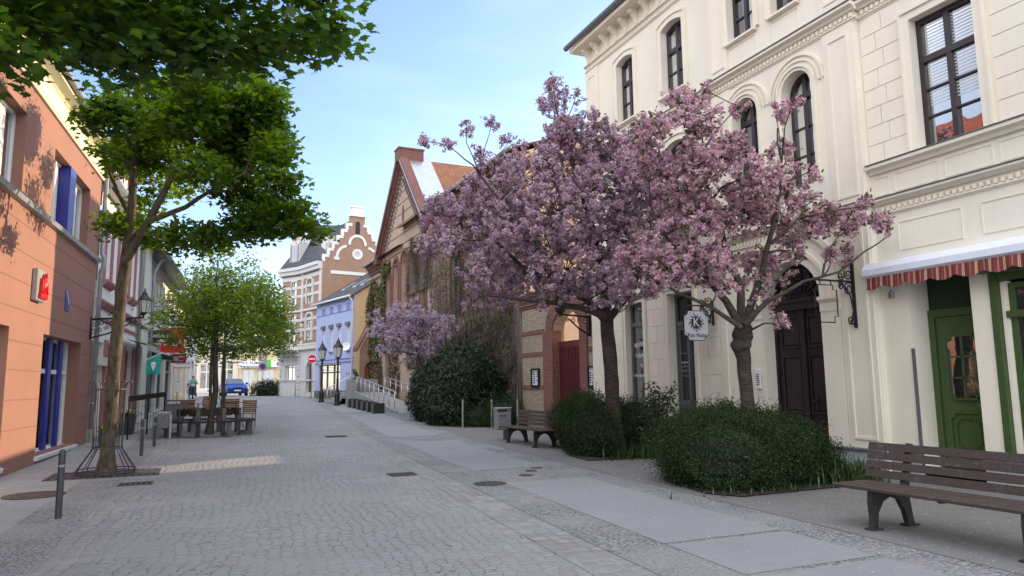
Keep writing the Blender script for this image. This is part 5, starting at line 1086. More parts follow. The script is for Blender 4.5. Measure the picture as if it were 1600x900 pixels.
# ------------------------------------------------------------------ park benches
def make_bench():
    root = thing('park_bench', 'weathered brown slatted park bench with iron arch legs in the right foreground', 'bench', (0, 0, 0), 'slatted park benches')
    L = 1.27
    side = [(-.31, 0), (-.21, 0), (-.225, .05), (-.20, .18), (-.12, .29), (0, .335), (.12, .29), (.20, .16), (.235, .04), (.23, 0), (.35, 0), (.325, .05), (.30, .2), (.275, .36), (.31, .5), (.405, .87), (.36, .88), (.255, .55), (.2, .405), (-.285, .405), (-.30, .3), (-.29, .12), (-.30, .04)]
    for y in (-.8, .8):
        mb = MB(); mb.mesh([(x, y-.03, z) for x, z in side]+[(x, y+.03, z) for x, z in side], [tuple(range(len(side)))[::-1], tuple(range(len(side), 2*len(side)))]+[(i, (i+1) % len(side), len(side)+(i+1) % len(side), len(side)+i) for i in range(len(side))])
        mb.box(-.34, -.18, y-.055, y+.055, 0, .018); mb.box(.2, .38, y-.055, y+.055, 0, .018)
        mb.build('leg', plain('cast iron', (.030, .027, .026), .6, .3, 20), root, local=True)
    mb = MB()
    for k in range(5): x = -.27+.113*k; mb.bbox(x-.049, x+.049, -L, L, .405+.004*(k % 2), .44+.004*(k % 2), .006)
    mb.build('seat', M['bench'], root, local=True)
    mb = MB()
    for k in range(4):
        z = .525+.10*k; x = .245+.105*(z-.5)/.4*1.0; P = []
        th = .25; c_, s_ = math.cos(th), math.sin(th)
        for yy in (-L, L):
            for (q, w) in ((-.016, -.042), (.016, -.042), (.016, .042), (-.016, .042)): P.append((x-.02+q*c_+w*s_, yy, z-q*s_+w*c_))
        mb.mesh(P, [(0, 1, 2, 3), (7, 6, 5, 4), (0, 4, 5, 1), (1, 5, 6, 2), (2, 6, 7, 3), (3, 7, 4, 0)])
    mb.build('backrest', M['bench'], root, local=True)
    mb = MB()
    for y in (0,): mb.box(-.28, .2, y-.02, y+.02, .385, .405)
    mb.build('seat_brace', M['iron'], root, local=True)
    return root
b1 = make_bench(); b1.location = (6.98, 5.02, .014)
dup(b1, (8.1, 17.55, gz(17.5)+.014), .03, 'weathered brown slatted park bench beside the litter bin and low hedge')
# ------------------------------------------------------------------ bollards
M['bollard'] = plain('dark grey bollard paint', (.075, .078, .085), .45, .2, 10, .3)
def bollard(x, y, H, r, mat, lab, grp):
    z = gz(y); mb = MB(); mb.lathe((x, y, z), [(r, -.05), (r, H-.05), (r*.8, H-.015), (r*.3, H)], 14); o = tag(mb.build('bollard', mat), lab, 'bollard', grp)
    m = MB(); m.box(x-.09, x+.09, y-.09, y+.09, z-.02, z+.012); m.build('foot_plate', M['granite'], o)
    if grp.startswith('round'): m = MB(); m.lathe((x, y, z+H-.22), [(r+.004, 0), (r+.004, .03)], 14); m.build('band', M['steel'], o)
bollard(-1.51, 10.8, .86, .04, M['bollard'], 'tall grey steel bollard nearest the viewer, on the left pavement', 'round bollards on the left pavement')
bollard(-1.11, 19.3, .86, .04, M['bollard'], 'grey steel bollard on the left pavement just past the caged tree', 'round bollards on the left pavement')
bollard(-.95, 21.6, .80, .04, M['bollard'], 'grey steel bollard on the left pavement directly before the litter bin', 'round bollards on the left pavement')
for (x, y), l in zip(((8.5, 23.95), (9.4, 23.5), (10.2, 23.1)), ('slim grey bollard in front of the big evergreen shrub', 'slim grey bollard behind the litter bin by the right bench', 'slim grey bollard behind the right bench backrest')):
    bollard(x, y, .98, .038, M['steel'], l, 'slim bollards at the yard edge')
# ------------------------------------------------------------------ litter bins
def bin_box(name, x, y, w, H, lab, mat, post=True):
    z = gz(y); root = thing(name, lab, 'litter bin', (x, y, z), 'litter bins')
    mb = MB(); mb.bbox(x-w/2, x+w/2, y-w*.36, y+w*.36, z+.3, z+H-.13, .015); mb.build('body', mat, root)
    mb = MB(); mb.bbox(x-w/2-.02, x+w/2+.02, y-w*.4, y+w*.4, z+H-.05, z+H, .02)
    for sx_ in (-1, 1): mb.box(x+sx_*(w/2-.005)-.012, x+sx_*(w/2-.005)+.012, y-w*.3, y+w*.3, z+H-.135, z+H-.045)
    mb.build('hood', mat, root)
    mb = MB(); mb.box(x+w*.12, x+w*.42, y-.06, y+.06, z-.02, z+.31); mb.box(x+w*.02, x+w*.5, y-.1, y+.1, z-.01, z+.015); mb.build('post', M['steeld'], root)
    mb = MB(); mb.box(x-w*.32, x+w*.1, y-w*.365, y-w*.355, z+H-.26, z+H-.2); mb.build('lock_plate', M['steeld'], root)
bin_box('litter_bin', 8.0, 19.2, .42, .92, 'grey steel litter bin beside the right slatted bench', M['steel'])
bx, by = -.62, 27.4; bin_box('litter_bin', bx, by, .6, .98, 'dark grey litter bin at the end of the dark terrace rail', M['steeld'])
x, y = -.85, 24.1; z = gz(y); root = thing('litter_bin', 'grey post mounted litter bin in front of the round bench', 'litter bin', (x, y, z), 'litter bins')
mb = MB(); mb.box(x-.23, x-.17, y-.03, y+.03, z-.02, z+.78); mb.box(x+.17, x+.23, y-.03, y+.03, z-.02, z+.78); mb.box(x-.23, x+.23, y-.03, y+.03, z+.74, z+.8); mb.build('frame', M['steel'], root)
mb = MB(); mb.bbox(x-.165, x+.165, y-.12, y+.12, z+.3, z+.73, .015); mb.build('body', M['steeld'], root)
# ------------------------------------------------------------------ tree guard, grate, covers
tx, ty = -1.5, 15.95
tg = thing('tree_guard', 'bell shaped black iron guard around the maple trunk', 'tree guard', (tx, ty, 0))
mb = MB(); n = 12
for k in range(n):
    a = 2*PI*(k+.5)/n; c_, s_ = math.cos(a), math.sin(a)
    mb.tube([(tx+c_*r, ty+s_*r, z) for r, z in ((.50, .03), (.50, .10), (.27, .46), (.25, .55), (.26, 1.65), (.30, 1.74), (.36, 1.76), (.37, 1.72))], .011, 5)
mb.build('rod', M['bollard'], tg)
mb = MB()
for r, z in ((.50, .05), (.505, .10), (.262, .5), (.27, 1.6)): mb = MB(); mb.tube([(tx+r*math.cos(2*PI*i/24), ty+r*math.sin(2*PI*i/24), z) for i in range(25)], .012, 5, False); mb.build('hoop', M['bollard'], tg)
M['castiron'] = plain('rusty cast iron', (.085, .072, .066), .65, .35, 12, .3, bump=.4)
M['hole'] = plain('dark slot', (.012, .012, .012), .9)
mb = MB(); mb.box(tx-.93, tx+.93, ty-.62, ty+.62, .0, .016); gt = tag(mb.build('tree_grate', M['castiron']), 'flat cast iron grate in the pavement under the caged maple', 'tree grate')
mb = MB()
for j in range(2):
    for i in range(15): x = tx-.84+.12*i; y = ty-.48+.95*j; mb.box(x-.022, x+.022, y-.10, y+.10, .0162, .0185)
mb.build('slot', M['hole'], gt)
def cover(x, y, r, lab, name='manhole_cover'):
    z = gz(y); mb = MB(); mb.lathe((x, y, z), [(r, 0), (r, .019), (r-.03, .019)], 28); o = tag(mb.build(name, M['castiron']), lab, 'manhole cover'); m = MB()
    for k in range(10):
        for rr in (.45, .72): a = 2*PI*k/10; m.lathe((x+rr*r*math.cos(a), y+rr*r*math.sin(a), z), [(.022, .0192), (.022, .0205)], 6)
    m.build('hole', M['hole'], o)
cover(-2.2, 13.35, .42, 'large round iron manhole cover on the left pavement behind the near bollard')
cover(4.43, 11.2, .27, 'small round manhole cover between two granite slabs on the right')
def drain(x, y, a, b, lab, rz=0):
    z = gz(y); mb = MB(); mb.box(x-a, x+a, y-b, y+b, z, z+.017); o = tag(mb.build('gully_grate', M['castiron']), lab, 'drain grate'); m = MB()
    for k in range(6): q = x-a*.8+a*1.6*k/5; m.box(q-a*.09, q+a*.09, y-b*.75, y+b*.75, z+.0172, z+.0185)
    m.build('slot', M['hole'], o)
drain(3.5, 13.15, .24, .22, 'sunken iron gully grate in the right hand gutter'); drain(-.87, 14.1, .26, .2, 'iron gully grate in the left gutter near the caged tree')
drain(3.95, 22.6, .3, .26, 'small distant gully grate in the right gutter'); 
for x, y, r in ((5.4, 11.9, .13), (5.75, 12.45, .11), (6.05, 12.85, .1)):
    mb = MB(); mb.lathe((x, y, gz(y)), [(r, 0), (r, .02), (r-.02, .02)], 16); tag(mb.build('valve_cover', M['castiron']), 'small dark valve cover set in the setts between the two granite slabs', 'valve cover', 'valve covers between the slabs')
# ------------------------------------------------------------------ round bench under the lime tree
cx, cy = .42, 25.0; cz = gz(25)
rb = thing('ring_bench', 'round dark slatted bench with backrest encircling the bright green tree', 'bench', (cx, cy, cz))
def arc_slab(mb, r0_, r1_, z0, z1, a0, a1, n=20):
    P = []
    for i in range(n+1):
        a = a0+(a1-a0)*i/n
        for r, z in ((r0_, z0), (r1_, z0), (r1_, z1), (r0_, z1)): P.append((cx+r*math.cos(a), cy+r*math.sin(a), z))
    mb.mesh(P, [(4*i+j, 4*i+(j+1) % 4, 4*i+4+(j+1) % 4, 4*i+4+j) for i in range(n) for j in range(4)]+[(0, 1, 2, 3), (4*n+3, 4*n+2, 4*n+1, 4*n)])
mb = MB()
for r in (.98, 1.12, 1.26): arc_slab(mb, r, r+.12, cz+.41, cz+.455, 0, 2*PI, 48)
mb.build('seat', M['railwood'], rb)
mb = MB()
for k in range(8): a = k*PI/4+.1; arc_slab(mb, .90, .94, cz+.60, cz+.80, a, a+.68, 6)
mb.build('backrest', M['railwood'], rb)
for k in range(8):
    a = k*PI/4+.44; mb = MB(); c_, s_ = math.cos(a), math.sin(a)
    for r, h in ((1.30, .41), (.92, .82)):
        q = [(cx+r*c_+dx*s_-dy*c_, cy+r*s_-dx*c_-dy*s_) for dx, dy in ((-.06, -.035), (.06, -.035), (.06, .035), (-.06, .035))]; mb.mesh([(x, y, cz-.02) for x, y in q]+[(x, y, cz+h) for x, y in q], [(0, 1, 2, 3), (4, 5, 6, 7), (0, 1, 5, 4), (1, 2, 6, 5), (2, 3, 7, 6), (3, 0, 4, 7)])
    mb.tube([(cx+1.3*c_, cy+1.3*s_, cz+.06), (cx+.92*c_, cy+.92*s_, cz+.06)], .03, 4); mb.build('leg', M['steeld'], rb)
# ------------------------------------------------------------------ cafe terrace: chairs, tables, rail
def make_chair():
    root = thing('cafe_chair', 'slatted brown wooden cafe chair', 'chair', (0, 0, 0), 'wooden cafe chairs on the terrace')
    mb = MB()
    for k in range(5): mb.box(-.22, .22, -.2+.085*k, -.125+.085*k, .44, .462)
    mb.build('seat', M['wood'], root, local=True); mb = MB()
    for k in range(6): z = .5+.072*k; mb.box(-.23, .23, .215+.02*k*.5, .235+.02*k*.5, z, z+.06)
    mb.build('backrest', M['wood'], root, local=True)
    for sx_ in (-1, 1):
        for p in (((.2, -.2, 0), (.2, -.2, .44)), ((.2, .2, 0), (.22, .27, .94))): mb = MB(); mb.tube([(sx_*a, b, c) for a, b, c in p], .018, 6); mb.build('leg', M['wood'], root, local=True)
        mb = MB(); mb.box(sx_*.25-.025, sx_*.25+.025, -.22, .25, .64, .665); mb.build('armrest', M['wood'], root, local=True)
    return root
ch = None
for (x, y, rz, lab) in ((-.25, 28.7, PI, 'brown wooden cafe chair left of the tree trunk, back turned to the viewer'), (1.25, 28.9, PI, 'brown wooden cafe chair right of the trunk, farther of the two there'), (1.72, 27.5, PI+.15, 'brown wooden cafe chair rightmost on the terrace, nearest the road'), (.55, 31.2, .2, 'brown wooden cafe chair facing the viewer behind the trunk')):
    if ch is None: ch = make_chair(); ch.location = (x, y, gz(y)); ch.rotation_euler = (0, 0, rz); ch['label'] = lab
    else: dup(ch, (x, y, gz(y)), rz, lab)
def table(x, y, lab):
    z = gz(y); t_ = thing('cafe_table', lab, 'table', (x, y, z), 'cafe tables'); mb = MB(); mb.lathe((x, y, z+.72), [(.36, 0), (.37, .012), (.36, .025)], 20); mb.build('tabletop', M['steeld'], t_)
    mb = MB(); mb.lathe((x, y, z), [(.25, 0), (.24, .02), (.03, .05), (.025, .72)], 10); mb.build('pedestal', M['steel'], t_)
table(.1, 29.9, 'small round grey cafe table left of the tree trunk'); table(1.45, 30.2, 'small round grey cafe table right of the tree trunk')
fn = thing('terrace_rail', 'black terrace barrier with dark top board and wire mesh along the left pavement', 'barrier', (-1.2, 25.5, gz(25)))
A_, B_ = Vector((-1.78, 24.2, 0)), Vector((-.95, 27.3, 0))
mb = MB()
for k in range(3):
    p = A_.lerp(B_, k/2); z = gz(p.y); mb.tube([(p.x, p.y, z), (p.x, p.y, z+1.2)], .025, 6)
mb.build('post', M['iron'], fn); mb = MB(); za, zb_ = gz(A_.y), gz(B_.y)
mb.mesh([(A_.x-.03, A_.y, za+1.1), (A_.x+.03, A_.y, za+1.1), (B_.x+.03, B_.y, zb_+1.1), (B_.x-.03, B_.y, zb_+1.1), (A_.x-.03, A_.y, za+1.26), (A_.x+.03, A_.y, za+1.26), (B_.x+.03, B_.y, zb_+1.26), (B_.x-.03, B_.y, zb_+1.26)], [(0, 3, 2, 1), (4, 5, 6, 7), (0, 1, 5, 4), (1, 2, 6, 5), (2, 3, 7, 6), (3, 0, 4, 7)]); mb.build('top_board', M['railwood'], fn); mb = MB()
for k in range(13): p = A_.lerp(B_, k/12); z = gz(p.y); mb.tube([(p.x, p.y, z+.12), (p.x, p.y, z+1.1)], .006, 4)
for h in (.15, .4, .65, .9): mb.tube([(A_.x, A_.y, za+h), (B_.x, B_.y, zb_+h)], .006, 4)
mb.build('wire_mesh', M['iron'], fn)
# ------------------------------------------------------------------ flower planters on the left pavement
M['flowerleaf'] = leafmat('planter leaves', (.03, .09, .015), (.06, .14, .03), .3); M['yflower'] = leafmat('yellow flowers', (.7, .5, .03), (.75, .6, .1), .2, (1, 1, 1)); M['wflower'] = leafmat('cream flowers', (.7, .62, .35), (.75, .7, .5), .2, (1, 1, 1))
for x, y, w, fm, lab in ((-2.1, 22.3, .42, M['yflower'], 'dark square planter with yellow flowers by the pink shopfront'), (-2.0, 26.0, .6, M['wflower'], 'larger dark planter with cream flowers by the terrace rail')):
    z = gz(y); pl = thing('planter', lab, 'planter', (x, y, z), 'flower planters on the left pavement'); mb = MB(); q = w/2
    mb.mesh([(x-q*.8, y-q*.8, z), (x+q*.8, y-q*.8, z), (x+q*.8, y+q*.8, z), (x-q*.8, y+q*.8, z), (x-q, y-q, z+w*.95), (x+q, y-q, z+w*.95), (x+q, y+q, z+w*.95), (x-q, y+q, z+w*.95)], [(0, 3, 2, 1), (4, 5, 6, 7), (0, 1, 5, 4), (1, 2, 6, 5), (2, 3, 7, 6), (3, 0, 4, 7)]); mb.build('pot', plain('anthracite pot', (.05, .052, .058), .6), pl)
    n = 260; P = np.array([x, y, z+w*.95+.06])+rng.normal(size=(n, 3))*[q*.5, q*.5, .05]; bulk('leaves', leaf_verts(P, rnd(n)+[0, 0, .5], rnd(n), np.full(n, .09), KITE), 4, M['flowerleaf'], pl)
    n = 130; P = np.array([x, y, z+w*.95+.13])+rng.normal(size=(n, 3))*[q*.5, q*.5, .03]; bulk('flowers', leaf_verts(P, rnd(n)+[0, 0, 1], rnd(n), np.full(n, .05), SQ), 4, fm, pl)
# ------------------------------------------------------------------ blue car
M['carblue'] = plain('metallic blue car paint', (.012, .05, .30), .25, .1, 3, .3); M['carglass'] = glassmat('car glass', (.02, .025, .03), .12); M['tyre'] = plain('tyre rubber', (.015, .015, .016), .9)
car = thing('parked_car', 'blue estate car facing the viewer beyond the terrace', 'car', (2.85, 65.2, gz(65)), None, .12)
def loft(sections, close=True):
    n = len(sections[0]); mb = MB(); P = [p for s_ in sections for p in s_]; fs = [(i*n+k, i*n+(k+1) % n, (i+1)*n+(k+1) % n, (i+1)*n+k) for i in range(len(sections)-1) for k in range(n)]
    fs += [tuple(range(n))[::-1], tuple(range((len(sections)-1)*n, len(sections)*n))]; mb.mesh(P, fs); return mb
def csec(y, w, z0, z1, c=.1): return [(-w+c, y, z0), (w-c, y, z0), (w, y, z0+c), (w, y, z1-c*1.6), (w-c, y, z1), (-w+c, y, z1), (-w, y, z1-c*1.6), (-w, y, z0+c)]
lf = loft([csec(-2.1, .70, .3, .62), csec(-2.02, .80, .22, .72), csec(-1.5, .86, .2, .88), csec(-.9, .87, .2, .97), csec(1.6, .87, .2, 1.0), csec(2.05, .82, .25, .96), csec(2.12, .76, .35, .85)]); lf.build('body', M['carblue'], car, local=True)
lf = loft([csec(-.95, .72, .95, .99, .02), csec(-.25, .64, .95, 1.40, .08), csec(.6, .62, .95, 1.45, .08), csec(1.6, .62, .95, 1.40, .08), csec(2.02, .68, .95, 1.0, .02)]); lf.build('roof', M['carblue'], car, local=True)
mb = MB(); mb.poly([(-.66, -.93, 1.005), (.66, -.93, 1.005), (.57, -.30, 1.375), (-.57, -.30, 1.375)]); mb.build('windscreen', M['carglass'], car, local=True)
for sx_ in (-1, 1):
    mb = MB(); mb.poly([(sx_*.695, -.7, 1.02), (sx_*.695, 1.7, 1.02), (sx_*.645, 1.5, 1.36), (sx_*.645, -.2, 1.34)]); mb.build('side_window', M['carglass'], car, local=True)
    mb = MB(); mb.mesh([(sx_*.42, -2.075, .6), (sx_*.76, -1.98, .62), (sx_*.78, -1.9, .75), (sx_*.42, -2.03, .73), (sx_*.42, -1.9, .6), (sx_*.76, -1.85, .62), (sx_*.78, -1.8, .75), (sx_*.42, -1.9, .73)], [(0, 1, 2, 3), (0, 1, 5, 4), (3, 2, 6, 7), (0, 3, 7, 4), (1, 2, 6, 5)]); mb.build('headlight', M['lampglass'], car, local=True)
    mb = MB(); mb.bbox(sx_*.95-.1, sx_*.95+.1, -.75, -.6, .95, 1.1, .03); mb.build('mirror', M['carblue'], car, local=True)
    for yy in (-1.35, 1.35):
        P = [(sx_*.72, yy+.31*math.cos(i*PI/10), .31+.31*math.sin(i*PI/10)) for i in range(20)]+[(sx_*.885, yy+.31*math.cos(i*PI/10), .31+.31*math.sin(i*PI/10)) for i in range(20)]
        mb = MB(); mb.mesh(P, [tuple(range(20)), tuple(range(20, 40))]+[(i, (i+1) % 20, 20+(i+1) % 20, 20+i) for i in range(20)]); w_ = mb.build('wheel', M['tyre'], car, local=True)
        mb = MB(); mb.mesh([(sx_*.892, yy+.2*math.cos(i*PI/8), .31+.2*math.sin(i*PI/8)) for i in range(16)], [tuple(range(16))]); mb.build('rim', M['steel'], w_, local=True)
mb = MB(); mb.box(-.36, .36, -2.10, -2.04, .58, .70); mb.build('grille', M['blackp'], car, local=True)
mb = MB(); mb.box(-.26, .26, -2.13, -2.10, .40, .51); npl = mb.build('number_plate', M['whitep'], car, local=True)
mb = MB(); mb.box(-.7, .7, -2.105, -2.06, .28, .36); mb.build('air_intake', M['blackp'], car, local=True)
# ------------------------------------------------------------------ scooter and rider
sx0, sy0 = -.2, 56.6; sz0 = gz(sy0)
sk = thing('motor_scooter', 'dark blue motor scooter coming up the street with a rider', 'scooter', (sx0, sy0, sz0))
def torus(mb, c, R_, r_, ax='x', n=18): mb.tube([(c[0], c[1]+R_*math.cos(2*PI*i/n), c[2]+R_*math.sin(2*PI*i/n)) for i in range(n+1)], r_, 6, False)
for yy in (-.62, .6):
    mb = MB(); torus(mb, (0, yy, .23), .2, .055); w_ = mb.build('wheel', M['tyre'], sk, local=True); mb = MB(); mb.tube([(-.04, yy, .23), (.04, yy, .23)], .13, 12); mb.build('rim', M['steeld'], w_, local=True)
mb = MB(); mb.mesh([(-.2, -.48, .3), (.2, -.48, .3), (.17, -.42, .95), (-.17, -.42, .95), (-.2, -.40, .3), (.2, -.40, .3), (.17, -.34, .95), (-.17, -.34, .95)], [(0, 1, 2, 3), (4, 7, 6, 5), (0, 4, 5, 1), (1, 5, 6, 2), (2, 6, 7, 3), (3, 7, 4, 0)]); mb.bbox(-.17, .17, -.42, .1, .26, .34, .02); mb.bbox(-.16, .16, .05, .72, .34, .72, .06); mb.tube([(0, -.62, .25), (0, -.45, .95), (0, -.4, 1.05)], [.05, .06, .04], 8); mb.bbox(-.08, .08, -.74, -.5, .40, .47, .02); mb.build('body', plain('navy scooter paint', (.015, .02, .06), .3), sk, local=True)
mb = MB(); mb.bbox(-.13, .13, -.0, .72, .72, .80, .04); mb.build('seat', M['blackp'], sk, local=True)
mb = MB(); mb.tube([(-.34, -.32, 1.02), (0, -.4, 1.04), (.34, -.32, 1.02)], .02, 6); mb.build('handlebar', M['blackp'], sk, local=True)
mb = MB(); mb.bbox(-.13, .13, -.52, -.41, .86, 1.04, .03); mb.build('headlight', M['lampglass'], sk, local=True)
def skinned(name, verts, edges, mat, parent, sub=2):
    me = D.meshes.new(name); me.from_pydata([v[:3] for v in verts], edges, []); o = D.objects.new(name, me); COL.objects.link(o)
    md = o.modifiers.new('skin', 'SKIN'); lay = me.skin_vertices[0].data
    for i, v in enumerate(verts): lay[i].radius = (v[3], v[3] if len(v) < 5 else v[4]); lay[i].use_root = (i == 0)
    o.modifiers.new('sub', 'SUBSURF').levels = sub; o.modifiers['sub'].render_levels = sub
    dg = bpy.context.evaluated_depsgraph_get(); m2 = D.meshes.new_from_object(o.evaluated_get(dg)); D.objects.remove(o); q = D.objects.new(name, m2); COL.objects.link(q)
    m2.materials.clear(); m2.materials.append(mat)
    for p in m2.polygons: p.use_smooth = True
    if parent is not None: q.parent = parent
    return q
skin = plain('skin', (.50, .28, .20), .6, .1)
bv = [(0, .22, .84, .15, .13), (0, .2, 1.05, .14, .11), (0, .15, 1.27, .16, .11), (0, .12, 1.36, .07), (0, .10, 1.46, .055), (0, .07, 1.56, .095, .11), (0, .08, 1.64, .075),
      (.19, .14, 1.29, .06), (.27, -.02, 1.08, .048), (.30, -.28, 1.05, .036), (.30, -.36, 1.04, .035), (-.19, .14, 1.29, .06), (-.27, -.02, 1.08, .048), (-.30, -.28, 1.05, .036), (-.30, -.36, 1.04, .035),
      (.12, .12, .80, .09), (.17, -.22, .76, .075), (.15, -.2, .40, .05), (.14, -.28, .36, .045), (-.12, .12, .80, .09), (-.17, -.22, .76, .075), (-.15, -.2, .40, .05), (-.14, -.28, .36, .045)]
be = [(0, 1), (1, 2), (2, 3), (3, 4), (4, 5), (5, 6), (2, 7), (7, 8), (8, 9), (9, 10), (2, 11), (11, 12), (12, 13), (13, 14), (0, 15), (15, 16), (16, 17), (17, 18), (0, 19), (19, 20), (20, 21), (21, 22)]
pr_ = skinned('person', bv, be, skin, None); pr_.location = (sx0, sy0, sz0); tag(pr_, 'dark haired person in a mint green top riding the scooter', 'person')
skinned('jacket', [(0, .21, .88, .165, .14), (0, .2, 1.05, .158, .128), (0, .15, 1.27, .178, .125), (0, .125, 1.35, .085), (.19, .14, 1.29, .075), (.27, -.02, 1.08, .062), (.295, -.22, 1.055, .05), (-.19, .14, 1.29, .075), (-.27, -.02, 1.08, .062), (-.295, -.22, 1.055, .05)], [(0, 1), (1, 2), (2, 3), (2, 4), (4, 5), (5, 6), (2, 7), (7, 8), (8, 9)], plain('mint top', (.22, .52, .46), .8), pr_)
skinned('trousers', [(0, .2, .82, .16, .14), (.12, .12, .80, .105), (.17, -.22, .76, .088), (.15, -.2, .43, .065), (-.12, .12, .80, .105), (-.17, -.22, .76, .088), (-.15, -.2, .43, .065)], [(0, 1), (1, 2), (2, 3), (0, 4), (4, 5), (5, 6)], plain('dark trousers', (.02, .025, .045), .8), pr_)
skinned('hair', [(0, .12, 1.64, .10), (0, .155, 1.55, .10), (0, .17, 1.42, .085), (.09, .1, 1.52, .04), (-.09, .1, 1.52, .04)], [(0, 1), (1, 2), (0, 3), (0, 4)], plain('dark hair', (.015, .01, .008), .6), pr_)
mb = MB()
for sx_ in (-1, 1): mb.bbox(sx_*.035-.014, sx_*.035+.014, -.045, -.03, 1.565, 1.58, .004)
mb.bbox(-.025, .025, -.04, -.028, 1.505, 1.515, .003); mb.build('eyes_and_mouth', M['ink'], pr_, local=True)
mb = MB()
for sx_ in (-1, 1): mb.bbox(sx_*.14-.045, sx_*.14+.045, -.42, -.2, .32, .40, .02)
mb.build('shoes', M['blackp'], pr_, local=True)
# ------------------------------------------------------------------ bicycles
def bicycle(x, y, rz, lab, col):
    z = gz(y); b = thing('bicycle', lab, 'bicycle', (x, y, z), 'parked bicycles', rz)
    for yy in (-.52, .52): mb = MB(); torus(mb, (0, yy, .34), .33, .018); [mb.tube([(0, yy, .34), (0, yy+.33*math.cos(k*PI/5), .34+.33*math.sin(k*PI/5))], .003, 3) for k in range(10)]; mb.build('wheel', M['tyre'], b, local=True)
    mb = MB()
    for p in (((0, -.5, .34), (0, -.38, .85)), ((0, -.4, .78), (0, .18, .80)), ((0, -.41, .7), (0, .02, .32)), ((0, .02, .32), (0, .2, .9)), ((0, .02, .32), (0, .52, .34)), ((0, .16, .75), (0, .52, .34))): mb.tube(p, .018, 6)
    mb.build('frame', plain('bike paint', col, .4), b, local=True)
    mb = MB(); mb.tube([(-.28, -.25, 1.02), (-.1, -.38, 1.0), (.1, -.38, 1.0), (.28, -.25, 1.02)], .014, 6); mb.tube([(0, -.38, .85), (0, -.38, 1.0)], .014, 6); mb.build('handlebar', M['steel'], b, local=True)
    mb = MB(); mb.bbox(-.09, .09, .1, .36, .92, .97, .03); mb.build('saddle', M['blackp'], b, local=True)
bicycle(4.55, 72.6, 1.2, 'black bicycle parked left of the other before the yellow shop house', (.02, .02, .025)); bicycle(5.3, 72.2, 1.3, 'dark bicycle parked next to the low hedge at the street end', (.08, .05, .03)); bicycle(.75, 40.0, .5, 'dark bicycle leaning by the rear tree trunk', (.02, .02, .02))
# ------------------------------------------------------------------ traffic signs
ne = thing('no_entry_sign', 'round red no entry sign on a pole by the blue house', 'traffic sign', (7.2, 51.0, gz(51)))
mb = MB(); mb.tube([(7.2, 51.06, gz(51)), (7.2, 51.06, 3.85)], .03, 8); mb.build('pole', M['steel'], ne)
fx = Vector((.95, -.3, 0)).normalized(); nn = Vector((-.3, -.95, 0)).normalized(); c0 = Vector((7.2, 51.0, 3.5))
def disc(mb, c, r_, n_=24, off=0.): mb.mesh([tuple(c+nn*off+fx*r_*math.cos(2*PI*i/n_)+Vector((0, 0, r_*math.sin(2*PI*i/n_)))) for i in range(n_)], [tuple(range(n_))])
mb = MB(); disc(mb, c0, .3, 24, .0); disc(mb, c0, .3, 24, -.02); mb.k = 1; disc(mb, c0, .275, 24, .004); mb.k = 0
mb.mesh([tuple(c0+nn*.008+fx*a+Vector((0, 0, b))) for a, b in ((-.21, -.05), (.21, -.05), (.21, .05), (-.21, .05))], [(0, 1, 2, 3)]); mb.build('panel', [M['whitep'], M['redsign']], ne)
pk = thing('parking_sign', 'grey traffic sign pair with round no stopping disc before the yellow house', 'traffic sign', (5.35, 68.0, gz(68)))
c0 = Vector((5.35, 68.0, 3.9)); mb = MB(); mb.tube([(5.35, 68.06, gz(68)), (5.35, 68.06, 4.7)], .035, 8); mb.build('pole', M['steel'], pk)
for zc, cc, ri in ((4.25, M['palegrey'], M['darkred']), (3.45, M['cobalt'], M['darkred'])):
    q = Vector((5.35, 68.0, zc)); mb = MB(); mb.mesh([tuple(q+fx*a+Vector((0, 0, b))) for a, b in ((-.36, -.38), (.36, -.38), (.36, .38), (-.36, .38))], [(0, 1, 2, 3)]); mb.k = 1; disc(mb, q, .27, 24, .005); mb.k = 2; disc(mb, q, .2, 24, .01); mb.build('panel', [M['steel'], ri, cc], pk)
# hoop stands near the mansion and steel posts
for k in range(5):
    x, y = 7.35+.12*k, 49.4-1.0*k*.6; mb = MB(); mb.tube([(x, y, gz(y)), (x, y, gz(y)+.85)], .03, 8); tag(mb.build('steel_post', M['steel']), 'thin steel post in the row before the blue house', 'post', 'thin posts before the blue house')
mb = MB(); mb.tube([(5.9, 59.0, gz(59)), (5.9, 59.0, gz(59)+1.2), (6.9, 57.2, gz(59)+1.2), (6.9, 57.2, gz(59))], .035, 8); tag(mb.build('hoop_rail', M['steel']), 'grey tubular hoop rail before the corner mansion', 'rail')
ss = thing('standing_sign', 'small white board sign on a post left of the scooter', 'sign', (-1.0, 46.5, gz(46)))
mb = MB(); mb.tube([(-1.0, 46.5, gz(46)), (-1.0, 46.5, gz(46)+1.4)], .025, 6); mb.build('post', M['steel'], ss); mb = MB(); mb.bbox(-1.3, -.75, 46.42, 46.46, gz(46)+.75, gz(46)+1.25, .01); mb.build('panel', M['whitep'], ss)
